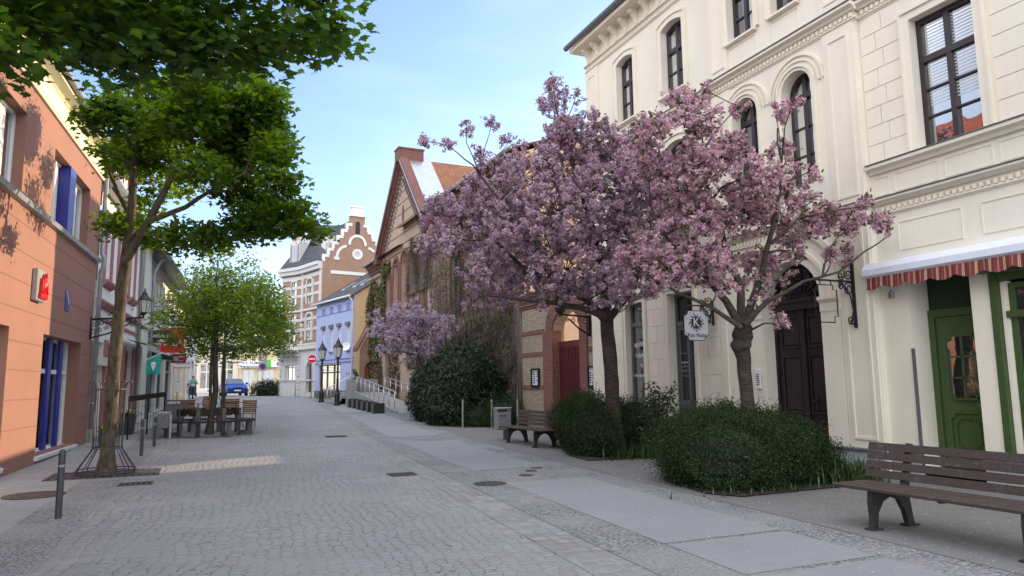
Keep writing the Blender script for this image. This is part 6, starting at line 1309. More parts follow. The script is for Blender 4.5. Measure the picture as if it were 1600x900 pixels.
# ------------------------------------------------------------------ projecting sign and empty sign bracket on the white building
def iron_bracket(root, y, x0, x1, zt, zb2, zarm):
    mb = MB(); mb.box(x1-.035, x1, y-.025, y+.025, zb2, zt); mb.box(x0, x1-.03, y-.014, y+.014, zarm-.014, zarm+.016); X_ = (1, 0, 0)
    for cx_, cz_, r_, st_, fl in ((x1-.13, zarm-.13, .12, 1.0, 1), (x1-.12, zarm+.13, .10, 2.6, 1), (x1-.30, zarm+.09, .075, 0., -1), (x1-.30, zarm-.085, .07, .5, 1), (x1-.12, zb2+.13, .085, .2, -1)):
        mb.tube(scroll((cx_, y, cz_), r_, X_, Z, 1.5, 20, st_, fl), .013, 5)
    mb.tube([(x1-.36, y, zarm-.02), (x1-.22, y, zarm-.09), (x1-.1, y, zarm-.25), (x1-.05, y, zb2+.3), (x1-.12, y, zb2+.06)], .014, 5)
    mb.build('bracket', M['iron'], root)
kn = thing('hanging_sign', 'white hanging sign with notched corners and black K emblem reading Kim Nails', 'shop sign', (10.2, 12.9, 2.9))
y = 12.9; iron_bracket(kn, y, 9.75, 10.48, 3.40, 2.84, 3.27)
def notched(x0, x1, z0, z1, c):
    out = []
    for (cx_, cz_, a0) in ((x0, z0, PI/2), (x1, z0, PI), (x1, z1, 1.5*PI), (x0, z1, 0.)):
        q = [(cx_+c*math.cos(a0-PI/2*i/5), cz_+c*math.sin(a0-PI/2*i/5)) for i in range(6)]; out += q
    return out
K = notched(9.66, 10.32, 2.5, 3.16, .11); Ki = notched(9.675, 10.305, 2.515, 3.145, .11); nK = len(K)
mb = MB(); mb.mesh([(x, y-.012, z) for x, z in K]+[(x, y+.012, z) for x, z in K], [tuple(range(nK))[::-1], tuple(range(nK, 2*nK))]+[(i, (i+1) % nK, nK+(i+1) % nK, nK+i) for i in range(nK)]); mb.k = 1
mb.mesh([(x, y-.014, z) for x, z in Ki], [tuple(range(nK))]); pb = mb.build('board', [M['blackp'], plain('sign white', (.60, .61, .68), .5)], kn)
cE = (9.99, 2.895); mb = MB()
for k in range(13):   # broken radial swirl disc
    a0 = 2*PI*k/13; r0_ = .075 if k % 2 else .095; r1_ = .205-.012*(k % 3); P = []
    for i in range(6): f = i/5; a = a0+.45*f; r = r0_+(r1_-r0_)*f; P.append((a, r))
    w = .15; mb.mesh([(cE[0]+r*math.cos(a-w*(1-.5*i/5)), y-.016, cE[1]+r*math.sin(a-w*(1-.5*i/5))) for i, (a, r) in enumerate(P)]+[(cE[0]+r*math.cos(a+w*(1-.5*i/5)), y-.016, cE[1]+r*math.sin(a+w*(1-.5*i/5))) for i, (a, r) in enumerate(P)], [(i, i+1, 7+i, 6+i) for i in range(5)])
mb.mesh([(cE[0]+.135*math.cos(2*PI*i/24), y-.0155, cE[1]+.135*math.sin(2*PI*i/24)) for i in range(24)], [tuple(range(24))]); mb.build('emblem', M['ink'], pb)
text('K', (cE[0], y-.018, cE[1]), (1, 0, 0), (0, 0, 1), .27, M['whitep'], pb); text('Kim Nails', (9.99, y-.018, 2.615), (1, 0, 0), (0, 0, 1), .125, M['ink'], pb)
mb = MB(); [mb.tube([(x, y, 3.14), (x, y, 3.28)], .008, 5) for x in (9.8, 10.2)]; mb.build('hanger', M['iron'], kn)
mb = MB(); [mb.lathe((x, y-.016, z), [(.008, -.008), (.008, .008)], 6) for x, z in ((9.72, 2.66), (9.72, 3.0), (10.26, 2.66), (10.26, 3.0), (9.84, 2.56), (10.14, 2.56), (9.84, 3.1), (10.14, 3.1))]; mb.build('screw', M['steeld'], pb)
eb = thing('empty_sign_bracket', 'black wrought iron bracket with an empty sign frame right of the brown door', 'bracket', (10.2, 9.08, 3.0))
y = 9.08; iron_bracket(eb, y, 9.46, 10.44, 3.63, 2.5, 3.30)
e = [(9.55, 3.2), (9.6, 3.2), (9.6, 3.12), (9.66, 3.12)]
mb = MB(); F_ = [(9.60, 3.22), (9.94, 3.22), (9.94, 3.14), (10.02, 3.14), (10.02, 2.68), (9.94, 2.68), (9.94, 2.58), (9.60, 2.58), (9.60, 2.68), (9.52, 2.68), (9.52, 3.14), (9.60, 3.14), (9.60, 3.22)]
mb.tube([(x, y, z) for x, z in F_], .011, 4); mb.tube([(9.65, y, 3.22), (9.65, y, 3.3)], .01, 4); mb.tube([(9.9, y, 3.22), (9.9, y, 3.3)], .01, 4); mb.build('sign_frame', M['iron'], eb)
# ------------------------------------------------------------------ trees
M['barkmaple'] = barkmat('maple bark', (.055, .045, .03), (.145, .118, .08)); M['barkcherry'] = barkmat('cherry bark', (.040, .030, .026), (.105, .082, .070), True); M['barklime'] = barkmat('lime bark', (.045, .038, .03), (.10, .085, .07))
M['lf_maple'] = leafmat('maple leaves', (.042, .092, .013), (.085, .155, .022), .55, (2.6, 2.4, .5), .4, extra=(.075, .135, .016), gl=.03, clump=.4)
M['lf_mapleO'] = leafmat('shaded maple leaves', (.040, .090, .015), (.078, .152, .022), .52, (2.1, 2.0, .5), .45, gl=.025)
M['lf_lime'] = leafmat('young lime leaves', (.095, .165, .016), (.18, .27, .032), .52, (1.7, 1.6, .5), .4, gl=.04)
M['lf_bronze'] = leafmat('bronze cherry leaves', (.06, .075, .02), (.12, .11, .04), .4, (1.4, 1.2, .6))
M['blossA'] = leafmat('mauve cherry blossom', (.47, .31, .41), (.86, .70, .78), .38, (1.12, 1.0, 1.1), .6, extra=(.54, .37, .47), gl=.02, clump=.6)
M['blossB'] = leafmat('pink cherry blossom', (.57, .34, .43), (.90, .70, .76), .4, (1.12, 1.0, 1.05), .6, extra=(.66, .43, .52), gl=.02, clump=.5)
M['blossC'] = leafmat('pale lilac blossom', (.36, .27, .38), (.66, .55, .66), .35, (1.1, 1.0, 1.1), .6, gl=.02)
def skeleton(mb, trunk, blobs, R, r_limb=.09, limbs=(), jit=.10):
    nodes = [(Vector(p), r) for p, r in trunk]
    for Lb in limbs:
        path, rad = [], []
        for (p, ra), (q, rb_) in zip(Lb[:-1], Lb[1:]):
            m = max(2, int((q-p).length/.22))
            for k in range(m): f = k/m; path.append(p.lerp(q, f)+Vector((R.uniform(-1, 1), R.uniform(-1, 1), R.uniform(-1, 1)))*.02*(len(path) > 0)); rad.append(ra+(rb_-ra)*f)
        path.append(Lb[-1][0]); rad.append(Lb[-1][1]); mb.tube([tuple(q) for q in path], rad, 8, False); nodes += list(zip(path, rad))[2:]
    order = sorted(range(len(blobs)), key=lambda i: (blobs[i][0]-nodes[-1][0]).length)
    for i in order:
        c, r = blobs[i][0], blobs[i][1]
        best = min(nodes[len(trunk)//2:], key=lambda n: (n[0]-c).length+max(0, n[0].z-c.z+.1)*1.2+(.0 if n[1] > .02 else .6))
        p, pr_ = best; L = (c-p).length
        if L < .05: continue
        n = max(3, int(L/.35)); path = []; rad = []; r0_ = min(pr_*.8, r_limb*(.35+min(L, 3)/3)); bend = Vector((R.uniform(-1, 1), R.uniform(-1, 1), R.uniform(-.2, .9)))*L*jit
        for k in range(n+1):
            f = k/n; q = p.lerp(c, f)+bend*math.sin(PI*f)+Vector((R.uniform(-1, 1), R.uniform(-1, 1), R.uniform(-1, 1)))*.03*(0 < k < n); path.append(q); rad.append(max(.008, r0_*(1-.75*f)))
        mb.tube([tuple(q) for q in path], rad, 6, False); nodes += [(path[k], rad[k]) for k in range(1, n+1)]
    return nodes
def tree(name, lab, cat, trunk, blobs, bark, seed, per_m3, mode, leafm, leaf_size, tpl, cl_n=14, cl_r=.22, twigs=350, group=None, r_limb=.09, second=None, sides=12, spread=(1, 1, .55), limbs=(), flat=.5):
    R = random.Random(seed); g_ = np.random.default_rng(seed)
    base = Vector(trunk[0][0]); root = thing(name, lab, cat, tuple(base), group)
    mb = MB(); tp = []
    for i in range(len(trunk)-1):
        a, ra = Vector(trunk[i][0]), trunk[i][1]; b, rb_ = Vector(trunk[i+1][0]), trunk[i+1][1]; m = max(2, int((b-a).length/.25))
        for k in range(m): f = k/m; tp.append((a.lerp(b, f)+Vector((R.uniform(-1, 1), R.uniform(-1, 1), 0))*ra*.07, (ra+(rb_-ra)*f)*R.uniform(.96, 1.05)))
    tp.append((Vector(trunk[-1][0]), trunk[-1][1]))
    tp[0] = (tp[0][0]-Vector((0, 0, .08)), tp[0][1]*1.45)
    if len(tp) > 2: tp[1] = (tp[1][0], tp[1][1]*1.12)
    mb.tube([tuple(p) for p, r in tp], [r for p, r in tp], sides, False)
    nodes = skeleton(mb, tp, blobs, R, r_limb, limbs)
    NP = np.array([tuple(n[0]) for n in nodes]); NR = np.array([n[1] for n in nodes])
    C = []
    for c, r, w in blobs:
        n = max(3, int(per_m3*w*r**1.95*.85)); d = rnd2(g_, n); rr = r*g_.uniform(.25, 1, (n, 1))**.55; C.append(np.array(tuple(c))+d*rr*np.array([1, 1, .85]))
    C = np.concatenate(C)
    idx = g_.permutation(len(C))[:twigs]
    for i in idx:
        c = Vector(C[i]); dd = np.linalg.norm(NP-C[i], axis=1)+NR*2; j = int(dd.argmin()); p = Vector(NP[j])
        if (c-p).length < .08: continue
        m_ = p.lerp(c, .5)+Vector((R.uniform(-1, 1), R.uniform(-1, 1), R.uniform(-.3, .8)))*(c-p).length*.12
        r_ = min(.014, .006+.006*(c-p).length); mb.tube([tuple(p), tuple(m_), tuple(c)], [r_, r_*.7, .003], 4, False)
    mb.build('trunk', bark, root)
    if mode == 'leaf':
        P = np.repeat(C, cl_n, 0)+g_.normal(size=(len(C)*cl_n, 3))*cl_r*np.array(spread)*.6; n = len(P)
        N_ = unit(np.array([0, 0, 1.])+flat*g_.normal(size=(n, 3))); T = g_.normal(size=(n, 3)); T[:, 2] -= .35
        bulk('crown', leaf_verts(P, N_, T, leaf_size*g_.uniform(.6, 1.15, n), tpl, .18), len(tpl), leafm, root)
    else:
        k = cl_n; nb = len(C)*k; B = np.repeat(C, k, 0)+g_.normal(size=(nb, 3))*cl_r*.62; rad = g_.uniform(.65, 1.2, nb)*leaf_size; pet = mode
        d = rnd2(g_, nb*pet); P = np.repeat(B, pet, 0)+d*np.repeat(rad, pet)[:, None]*g_.uniform(.3, 1, (nb*pet, 1))**.6; N_ = unit(d+.5*g_.normal(size=d.shape)); T = g_.normal(size=d.shape)
        bulk('blossom', leaf_verts(P, N_, T, np.repeat(rad, pet)*g_.uniform(.42, .72, nb*pet), tpl, .25), len(tpl), leafm, root)
        n = int(nb*1.9); sel = g_.integers(0, nb, n); P = B[sel]+rnd2(g_, n)*leaf_size*1.3; N_ = unit(np.array([0, 0, .7])+.8*g_.normal(size=(n, 3))); T = g_.normal(size=(n, 3))+[0, 0, .3]
        bulk('leaves', leaf_verts(P, N_, T, .085*g_.uniform(.5, 1.2, n), OVAL, .2), 6, second, root)
    return root
def rnd2(g_, n): return unit(g_.normal(size=(n, 3)))
def bl(lst, depth, seed, dj=.9):
    R = random.Random(seed); out = []
    for q in lst:
        u, v, r = q[:3]; w = q[3] if len(q) > 3 else 1.; d = (q[4] if len(q) > 4 else depth)+R.uniform(-dj, dj); out.append((at(u, v, d), r*d/F, w))
    return out
def tr(lst, depth): return [(at(u, v, depth), r) for u, v, r in lst]
def ground_start(trunk, x, y, k=1.): t = [(p, r*k) for p, r in trunk]; return [(Vector((x, y, gz(y))), t[0][1])]+t[1:]
# caged maple on the left pavement
mt = ground_start(tr([(165, 742, .185), (172, 670, .165), (181, 540, .15), (190, 450, .14), (197, 405, .135), (205, 335, .105), (209, 260, .085), (212, 190, .06), (218, 120, .04)], 14.0), -1.5, 15.95, .74)
mbl = [(300,180,55),(380,165,55),(402,160,40),(340,130,46,.8),(250,152,50,.8),(180,180,40),(140,182,26,.6),(400,225,55),(428,238,32,.8),(438,288,30),(420,335,42),(465,345,34),(498,357,20,.7),(395,352,38),(335,372,34),(275,372,30,.9),(235,368,22,.7),(200,345,26,.7),(180,352,22,.8),(250,235,45),(210,235,36,.8),(320,262,38,.7),(372,292,38),(352,238,45),(165,243,22,.5),(300,115,36,.5),(390,125,30,.6),(250,205,36,.8,16.0),(330,185,40,.8,16.4),(200,255,30,.7,15.8),(285,285,30,.6,16.2),(230,320,22,.6,15.6),(415,195,24,.7),(240,290,25,.4)]
tree('maple_tree', 'green leafy maple with its trunk inside the bell shaped iron guard', 'tree', mt, bl(mbl, 13.9, 3, 1.3), M['barkmaple'], 3, 330, 'leaf', M['lf_maple'], .115, MAPLE_S, 15, .24, 420, 'maples of the left pavement', .07, limbs=[
    tr([(195, 410, .09), (222, 365, .075), (245, 320, .065), (268, 275, .05), (300, 215, .035)], 13.8), tr([(232, 345, .06), (290, 322, .045), (345, 290, .03), (400, 260, .02)], 13.4), tr([(204, 340, .05), (180, 290, .035), (160, 240, .02)], 14.6), tr([(210, 250, .06), (240, 180, .04), (290, 140, .025)], 14.4)])
# nearer maple whose crown hangs into the picture
ot = [(Vector((-2.0, 4.2, 0)), .2), (Vector((-2.02, 4.25, 2.2)), .17), (Vector((-1.95, 4.4, 3.9)), .15), (Vector((-1.8, 4.9, 5.2)), .11), (Vector((-1.6, 5.6, 6.4)), .07)]
obl = [(25,25,58,1,6.2),(95,35,62,1,6.4),(175,45,62,1,6.8),(255,45,62,1,7.0),(335,50,58,1,7.2),(412,62,46,1,7.3),(470,66,38,1,7.3),(520,50,30,.9,7.3),(548,62,14,.8,7.3),(55,88,30,.8,6),(145,88,36,.8,6.8),(225,98,32,.9,7),(310,88,34,1,7.2),(385,88,24,.8,7.2),(5,78,40,1,5.8),(205,-80,90,.8,6.6),(360,-70,80,.8,7),(60,-90,90,.8,6),(500,-20,50,.8,7.2),(185,128,18,.5,7),(20,112,16,.6,6),(450,-120,80,.6,7)]
tree('maple_tree', 'nearer maple whose dark crown hangs into the top left of the picture', 'tree', ot, bl(obl, 6.8, 8, .5), M['barkmaple'], 8, 420, 'leaf', M['lf_mapleO'], .10, MAPLE, 12, .24, 420, 'maples of the left pavement', .08, flat=.36)
# bright lime tree inside the round bench, one behind it, others down the street
lt = ground_start(tr([(338, 672, .15), (337, 610, .13), (336, 560, .12), (338, 510, .09), (340, 450, .05)], 23.2), .42, 25.0, .72)
lb = [(340,500,52),(292,490,44),(390,492,48),(340,445,44),(300,452,36),(382,442,38),(415,502,36),(428,540,20),(272,530,20),(312,542,28),(362,545,28),(400,540,24),(340,408,22,.5),(295,415,18,.4),(385,412,18,.4),(240,478,18,.4),(436,482,20,.7),(255,505,22,.6),(320,475,40),(365,475,40),(440,522,24),(424,472,30),(444,548,14,.7),(405,452,32),(418,505,30)]
tree('lime_tree', 'bright yellow green young tree growing inside the round bench', 'tree', lt, bl(lb, 23.2, 5, 1.6), M['barklime'], 5, 150, 'leaf', M['lf_lime'], .115, OVAL, 16, .30, 320, 'street trees farther down the road', .07)
def far_tree(u, vb, depth, x, y, blobs, lab, seed, lm='lf_lime', dens=80, ls=.15, r=.09):
    t = [(Vector((x, y, gz(y))), r), (at(u, 590, depth), r*.9), (at(u+2, 545, depth), r*.7), (at(u+3, 515, depth), r*.4)]
    tree('lime_tree' if lm == 'lf_lime' else 'street_tree', lab, 'tree', t, bl(blobs, depth, seed, 1.5), M['barklime'], seed, dens, 'leaf', M[lm], ls, KITE, 14, .36, 140, 'street trees farther down the road', .06)
far_tree(349, 0, 30, *(lambda d: (float(d.x), float(d.y)))(at(349, 640, 30)), [(400,470,38),(428,512,30),(350,472,36),(440,543,16,.6),(400,520,34),(330,500,34),(380,545,22)], 'bright green tree just behind the round bench tree', 15)
far_tree(329, 0, 38, *(lambda d: (float(d.x), float(d.y)))(at(329, 630, 38)), [(320,520,28),(345,500,28),(300,505,24),(335,545,18,.6)], 'pale trunked street tree third along the road', 16)
far_tree(304, 0, 60, *(lambda d: (float(d.x), float(d.y)))(at(304, 620, 60)), [(300,556,14),(316,548,13),(288,562,10),(305,540,14)], 'small dark street tree beyond the scooter rider', 17, 'lf_maple', 45, .2, .14)
# the two cherries by the white building and the far one by the hall
ca = ground_start(tr([(962, 712, .215), (958, 640, .19), (953, 560, .18), (948, 500, .175), (946, 490, .165)], 16.5), 8.67, 14.15, .86)
cab = [(868,132,20,.7),(862,165,24,.8),(900,150,14,.5),(880,210,40),(835,262,50),(765,312,54),(722,360,48),(692,330,34,.9),(668,385,24,.5),(805,352,66),(872,332,70),(940,292,66),(960,372,70),(885,422,60),(805,430,48),(758,425,38,.7),(1000,432,46),(950,452,40),(1015,345,58),(975,235,45),(795,222,14,.45),(768,195,9,.5),(728,200,11,.5),(700,228,12,.5),(661,221,9,.55),(752,238,12,.5),(772,262,28,.6),(738,468,15,.4),(850,475,20,.4),(905,250,46),(690,372,28,.7),(780,470,18,.35),(925,195,34,.8),(1000,280,44)]
tree('cherry_tree', 'mauve blossoming cherry, the left and larger of the two before the white building', 'tree', ca, bl(cab, 16.3, 21, 1.1), M['barkcherry'], 21, 150, 30, M['blossA'], .070, PETAL, 4, .115, 620, 'blossoming cherries', .06, M['lf_bronze'], 14, limbs=[
    tr([(946, 500, .11), (915, 468, .09), (870, 445, .07), (815, 415, .05), (765, 370, .03)], 16.2), tr([(948, 495, .11), (940, 430, .085), (925, 350, .06), (895, 260, .04), (872, 190, .02)], 16.4), tr([(950, 500, .10), (985, 455, .07), (1010, 400, .05), (1030, 340, .03)], 16.6), tr([(946, 495, .09), (905, 480, .065), (850, 472, .045), (790, 465, .025)], 15.6), tr([(948, 490, .09), (960, 420, .07), (965, 330, .045), (975, 250, .03)], 17.2), tr([(870, 445, .06), (800, 340, .035), (740, 260, .018), (700, 228, .01)], 15.9)])
cb = ground_start(tr([(1167, 672, .135), (1165, 600, .125), (1162, 560, .125), (1160, 548, .15), (1158, 540, .185), (1161, 532, .165), (1159, 524, .195), (1161, 515, .16), (1161, 508, .15), (1162, 500, .10)], 12.0), 8.36, 9.45, .9)
cbb = [(1065,160,30,.8),(1092,190,36),(1022,190,30,.9),(1130,232,44),(1080,262,48),(1182,272,42,.9),(1150,332,54),(1082,342,52),(1222,335,40,.8),(1102,410,46),(1180,412,36,.7),(1042,420,42),(1002,400,38),(1240,392,32,.55),(1272,312,22,.4),(1212,182,18,.6),(1155,165,14,.6),(1238,163,12,.5),(1292,352,24,.7),(1332,350,20,.9),(1374,352,18,1),(1352,322,12,.9),(1392,366,12,.9),(1300,402,14,.9),(1320,395,12,.9),(1228,285,28,.8),(1225,240,22,.7),(1265,345,26,.8),(1310,330,16,.8),(1190,452,24,.5),(1130,452,24,.4),(1232,442,14,.4),(1012,252,38),(1110,145,14,.5),(1205,470,10,.4),(1260,270,16,.4),(1217,505,5,.6),(1060,300,40)]
tree('cherry_tree', 'pink blossoming cherry, the right and nearer of the two, with a knobbly trunk', 'tree', cb, bl(cbb, 11.9, 22, .85), M['barkcherry'], 22, 225, 30, M['blossB'], .060, PETAL, 4, .10, 620, 'blossoming cherries', .04, M['lf_bronze'], 14, limbs=[
    tr([(1158, 508, .075), (1135, 470, .06), (1095, 425, .045), (1050, 385, .03), (1015, 330, .02)], 11.8), tr([(1160, 506, .075), (1155, 450, .06), (1135, 380, .045), (1105, 290, .03), (1080, 190, .015)], 12.0), tr([(1163, 506, .075), (1185, 440, .055), (1205, 370, .04), (1222, 290, .025), (1215, 200, .012)], 12.2), tr([(1164, 508, .06), (1200, 470, .038), (1255, 440, .026), (1310, 425, .018), (1350, 395, .014), (1392, 365, .008)], 11.7), tr([(1158, 512, .045), (1110, 480, .032), (1060, 458, .022), (1010, 430, .012)], 11.5), tr([(1205, 380, .035), (1250, 340, .022), (1290, 320, .014)], 11.9)])
cx_, cy_ = 8.9, 30.0
cc = [(Vector((cx_, cy_, gz(30))), .11), (Vector((cx_-.1, cy_, 1.6)), .09), (Vector((cx_-.2, cy_+.1, 2.6)), .08), (Vector((cx_-.4, cy_+.1, 3.5)), .05)]
ccb = [(602,505,26),(632,500,30),(662,502,32),(688,515,20,.8),(640,530,34),(612,530,24),(668,540,20),(582,520,10,.6),(702,497,8,.5),(620,485,14,.6),(650,480,16,.6),(600,550,14,.5)]
tree('cherry_tree', 'pale lilac blossoming cherry, small and farthest, in front of the brick hall', 'tree', cc, bl(ccb, 31, 23, .9), M['barkcherry'], 23, 62, 14, M['blossC'], .11, PETAL, 4, .22, 160, 'blossoming cherries', .05, M['lf_bronze'], 8)
# ------------------------------------------------------------------ shrubs
M['lf_box'] = leafmat('clipped box leaves', (.014, .030, .010), (.042, .072, .020), .28, (1.4, 1.5, .6), .5, gl=.02)
M['lf_rhod'] = leafmat('rhododendron leaves', (.012, .022, .011), (.028, .045, .020), .15, (1.3, 1.4, .6), .45, gl=.04)
M['lf_rose'] = leafmat('rose leaves', (.025, .045, .018), (.05, .065, .025), .3, (1.3, 1.2, .7))
M['lf_grass'] = leafmat('strap leaves', (.025, .055, .014), (.06, .10, .025), .3, (1.3, 1.4, .5), .4)
M['core'] = plain('dark shade hull', (.022, .022, .016), .95, .3)  # dark colour stands for the shade inside the shrubs
def lumpy(c, r, n=24, seed=0, amp=.2, p=2.6, zmin=None):
    def f(th, ph):
        d = np.array([math.cos(th)*math.cos(ph), math.sin(th)*math.cos(ph), math.sin(ph)]); k = (abs(d[0])**p+abs(d[1])**p+abs(d[2])**p)**(-1/p)
        w = 1+amp*(math.sin(3*th+seed)*math.cos(2*ph)+.6*math.sin(5*th+2*seed+4*ph)+.5*math.sin(7*ph+seed+2*th))*.6
        return np.array(c)+d*k*w*np.array(r)
    return f
def shrub(name, lab, blobs, n, size, tpl, leafm, seed, droop=0., up=.4, cat='shrub', wild=.06, group=None, p=2.6, shoots=0):
    g_ = np.random.default_rng(seed); root = thing(name, lab, cat, (blobs[0][0][0], blobs[0][0][1], gz(blobs[0][0][1])), group)
    tot = sum(b[1][0]*b[1][1]+b[1][1]*b[1][2]+b[1][0]*b[1][2] for b in blobs); mb = MB(); V = []
    for bi, (c, r) in enumerate(blobs):
        f = lumpy(c, r, seed=seed+bi, p=p); m = int(n*(r[0]*r[1]+r[1]*r[2]+r[0]*r[2])/tot)
        d = rnd2(g_, m); th = np.arctan2(d[:, 1], d[:, 0]); ph = np.arcsin(d[:, 2]); S = np.array([f(a, b) for a, b in zip(th, ph)]); depth = 1-g_.exponential(.05, m)-.0; depth = np.clip(depth+g_.normal(size=m)*wild, .72, 1.22)
        P = np.array(c)+(S-np.array(c))*depth[:, None]; ok = P[:, 2] > gz(c[1])+.01; P = P[ok]; dd = unit((S-np.array(c))[ok]); k = len(P)
        N_ = unit(dd*.5+np.array([0, 0, up])+.55*g_.normal(size=(k, 3))); T = dd*.6+.7*g_.normal(size=(k, 3))+np.array([0, 0, -droop]); V.append(leaf_verts(P, N_, T, size*g_.uniform(.6, 1.25, k), tpl, .15))
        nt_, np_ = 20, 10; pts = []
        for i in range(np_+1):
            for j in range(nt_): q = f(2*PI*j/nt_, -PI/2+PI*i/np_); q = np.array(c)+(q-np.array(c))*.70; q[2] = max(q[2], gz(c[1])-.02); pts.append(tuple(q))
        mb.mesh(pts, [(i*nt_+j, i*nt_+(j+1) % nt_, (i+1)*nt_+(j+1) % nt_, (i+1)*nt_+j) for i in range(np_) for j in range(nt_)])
    for c, r in (blobs if shoots else []):
        m = int(shoots*r[0]*r[1]); th = g_.uniform(0, 2*PI, m); ph = g_.uniform(-.25, 1.4, m); f = lumpy(c, r, p=p); k = 9
        S = np.array([f(a, b) for a, b in zip(th, ph)]); dd = unit(unit(S-np.array(c))*.7+np.array([0, 0, .8])+.35*g_.normal(size=(m, 3))); L_ = g_.uniform(.05, .22, m)
        P = (S[:, None, :]+dd[:, None, :]*L_[:, None, None]*np.linspace(-.3, 1, k)[None, :, None]).reshape(-1, 3)+.008*g_.normal(size=(m*k, 3)); n2 = len(P)
        V.append(leaf_verts(P, unit(np.array([0, 0, .5])+.7*g_.normal(size=(n2, 3))), np.repeat(dd, k, 0)+.8*g_.normal(size=(n2, 3)), size*g_.uniform(.6, 1.1, n2), tpl, .1))
    bulk('foliage', np.concatenate(V), len(tpl), leafm, root); mb.build('shade_hull', M['core'], root); return root  # solid dark hull added under the leaves to block light and see-through gaps
shrub('box_hedge', 'low clipped dark green hedge around the left cherry trunk beside the small bench', [((8.12, 14.35, .5), (.44, .9, .64)), ((8.85, 15.9, .62), (.62, 1.1, .68)), ((9.25, 14.7, .6), (.5, .9, .58)), ((8.38, 15.2, .62), (.45, .85, .62))], 80000, .042, KITE, M['lf_box'], 31, wild=.085, p=2.2, shoots=420)
shrub('box_hedge', 'rounded dark green hedge around the knobbly right cherry trunk', [((8.1, 9.6, .48), (1.15, 1.15, .66)), ((7.55, 9.2, .42), (.85, .9, .55)), ((8.8, 9.4, .42), (.85, .85, .55)), ((8.3, 10.2, .62), (1.0, .9, .55)), ((9.05, 9.1, .3), (.42, .5, .36))], 130000, .036, KITE, M['lf_box'], 32, wild=.085, p=2.2, shoots=420)
shrub('rhododendron', 'huge dark evergreen shrub with long drooping leaves before the brick hall', [((9.0, 26.4, 1.2), (1.35, 2.1, 1.45)), ((9.2, 25.6, 1.8), (1.1, 1.3, 1.25)), ((8.6, 27.6, 1.3), (.95, 1.2, 1.2)), ((9.9, 25.3, 1.1), (.8, .9, 1.1)), ((8.5, 25.3, .7), (.8, .9, .75)), ((9.5, 27.2, 2.0), (1.0, 1.2, 1.1))], 46000, .17, LANCE, M['lf_rhod'], 33, droop=.5, up=.5, wild=.045, p=2.2)
shrub('conifer_shrub', 'low feathery evergreen shrub between the big shrub and the right bench', [((10.0, 23.9, .5), (.75, .7, .62)), ((9.3, 24.2, .4), (.7, .5, .5))], 12000, .07, LANCE, M['lf_box'], 34, wild=.09)
shrub('street_hedge', 'dark bushy hedge in front of the yellow shop house', [((5.5, 63.0, 1.3), (1.3, .8, .85)), ((6.2, 62.4, 1.1), (.8, .6, .6))], 5000, .15, KITE, M['lf_rhod'], 35, wild=.08)
# loose rose bush
rt = thing('rose_bush', 'upright leggy rose bush with reddish stems right of the left cherry trunk', 'shrub', (9.05, 13.35, 0)); g_ = np.random.default_rng(40); mb = MB(); R = random.Random(4); C = []
for k in range(9):
    p = Vector((9.05+R.uniform(-.2, .25), 13.35+R.uniform(-.25, .25), 0)); path = [p.copy()]; lean = Vector((R.uniform(-.18, .25), R.uniform(-.28, .18), 0))
    H = R.uniform(1.1, 1.85)
    for i in range(7): p = p+Vector((lean.x*.18+R.uniform(-.04, .04), lean.y*.18+R.uniform(-.04, .04), H/7)); path.append(p.copy()); C += [tuple(p+Vector((R.uniform(-.16, .16), R.uniform(-.16, .16), R.uniform(-.1, .1)))) for _ in range(5 if i > 1 else 1)]
    mb.tube([tuple(q) for q in path], [.011-.001*i for i in range(8)], 5, False)
mb.build('stem', plain('reddish stems', (.06, .03, .025), .7), rt); C = np.array(C); P = np.repeat(C, 9, 0)+g_.normal(size=(len(C)*9, 3))*.07; n = len(P)
bulk('foliage', leaf_verts(P, unit(np.array([0, 0, .8])+.6*g_.normal(size=(n, 3))), g_.normal(size=(n, 3)), .075*g_.uniform(.6, 1.2, n), OVAL, .2), 6, M['lf_rose'], rt)
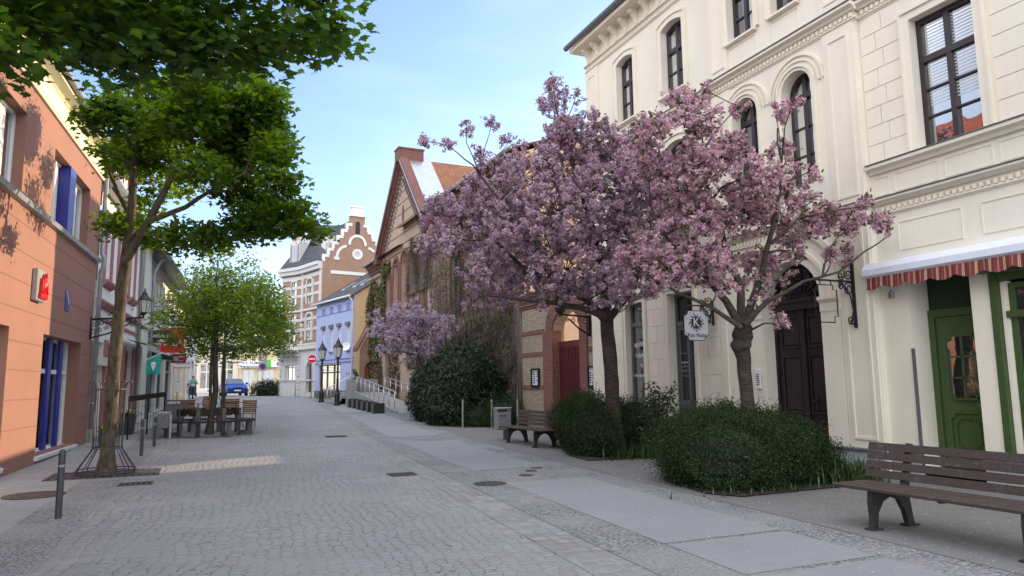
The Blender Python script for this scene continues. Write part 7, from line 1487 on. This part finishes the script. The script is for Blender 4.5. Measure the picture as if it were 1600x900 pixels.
def tuft(name, lab, cx, cy, n, L, sx_, sy_, seed, w=.013, mat='lf_grass'):
    g_ = np.random.default_rng(seed); root = thing(name, lab, 'plant', (cx, cy, gz(cy)+.03), 'strap leaved plants in the beds'); V = []
    x = cx+g_.normal(size=n)*sx_; y = cy+g_.normal(size=n)*sy_; az = g_.uniform(0, 2*PI, n); l = L*g_.uniform(.5, 1.1, n); lean = g_.uniform(.1, .75, n)
    segs = 4; q = np.zeros((n, segs+1, 3))
    for i in range(segs+1):
        f = i/segs; h = lean*f*f*l; q[:, i, 0] = x+np.cos(az)*h; q[:, i, 1] = y+np.sin(az)*h; q[:, i, 2] = gz(cy)+.02+l*f*(1-.28*lean*f)
    side = np.stack([-np.sin(az), np.cos(az), np.zeros(n)], 1)
    for i in range(segs):
        wa, wb = w*(1-.9*(i/segs)**2), w*(1-.9*((i+1)/segs)**2); V.append(np.stack([q[:, i]-side*wa, q[:, i]+side*wa, q[:, i+1]+side*wb, q[:, i+1]-side*wb], 1).reshape(-1, 3))
    bulk('foliage', np.concatenate(V), 4, M[mat], root)
tuft('grass_clump', 'spiky grass clump at the right end of the rounded hedge', 9.45, 8.55, 420, .42, .28, .22, 51)
tuft('grass_clump', 'arching strap leaves at the foot of the left cherry trunk', 8.75, 13.35, 120, .36, .35, .14, 52, .016)
tuft('grass_clump', 'sparse grass tuft in the bed between the two cherries', 9.3, 13.7, 260, .45, .3, .35, 53)
tuft('grass_clump', 'short weeds along the front corner of the rounded hedge', 7.4, 8.35, 40, .14, .55, .08, 54, .012)
# fallen petals
g_ = np.random.default_rng(60); n = 5200; t_ = np.concatenate([g_.normal(8.2, 1.7, n//2), g_.uniform(5.8, 10.4, n//2)]); s_ = np.concatenate([g_.normal(9.5, 3.2, n//2), g_.uniform(3.5, 20, n//2)]); ok = (t_ < 10.4) & (t_ > 2.2); t_, s_ = t_[ok], s_[ok]; n = len(t_)
P = np.stack([t_, s_, np.array([gz(q) for q in s_])+.0165], 1); N_ = unit(np.array([0, 0, 1.])+.15*g_.normal(size=(n, 3)))
pt_ = bulk('fallen_petals', leaf_verts(P, N_, g_.normal(size=(n, 3)), g_.uniform(.008, .02, n), PETAL, 0), 7, leafmat('fallen petals', (.5, .42, .45), (.72, .64, .66), .2, (1, 1, 1)), None, (8, 9, 0)); pt_['kind'] = 'stuff'
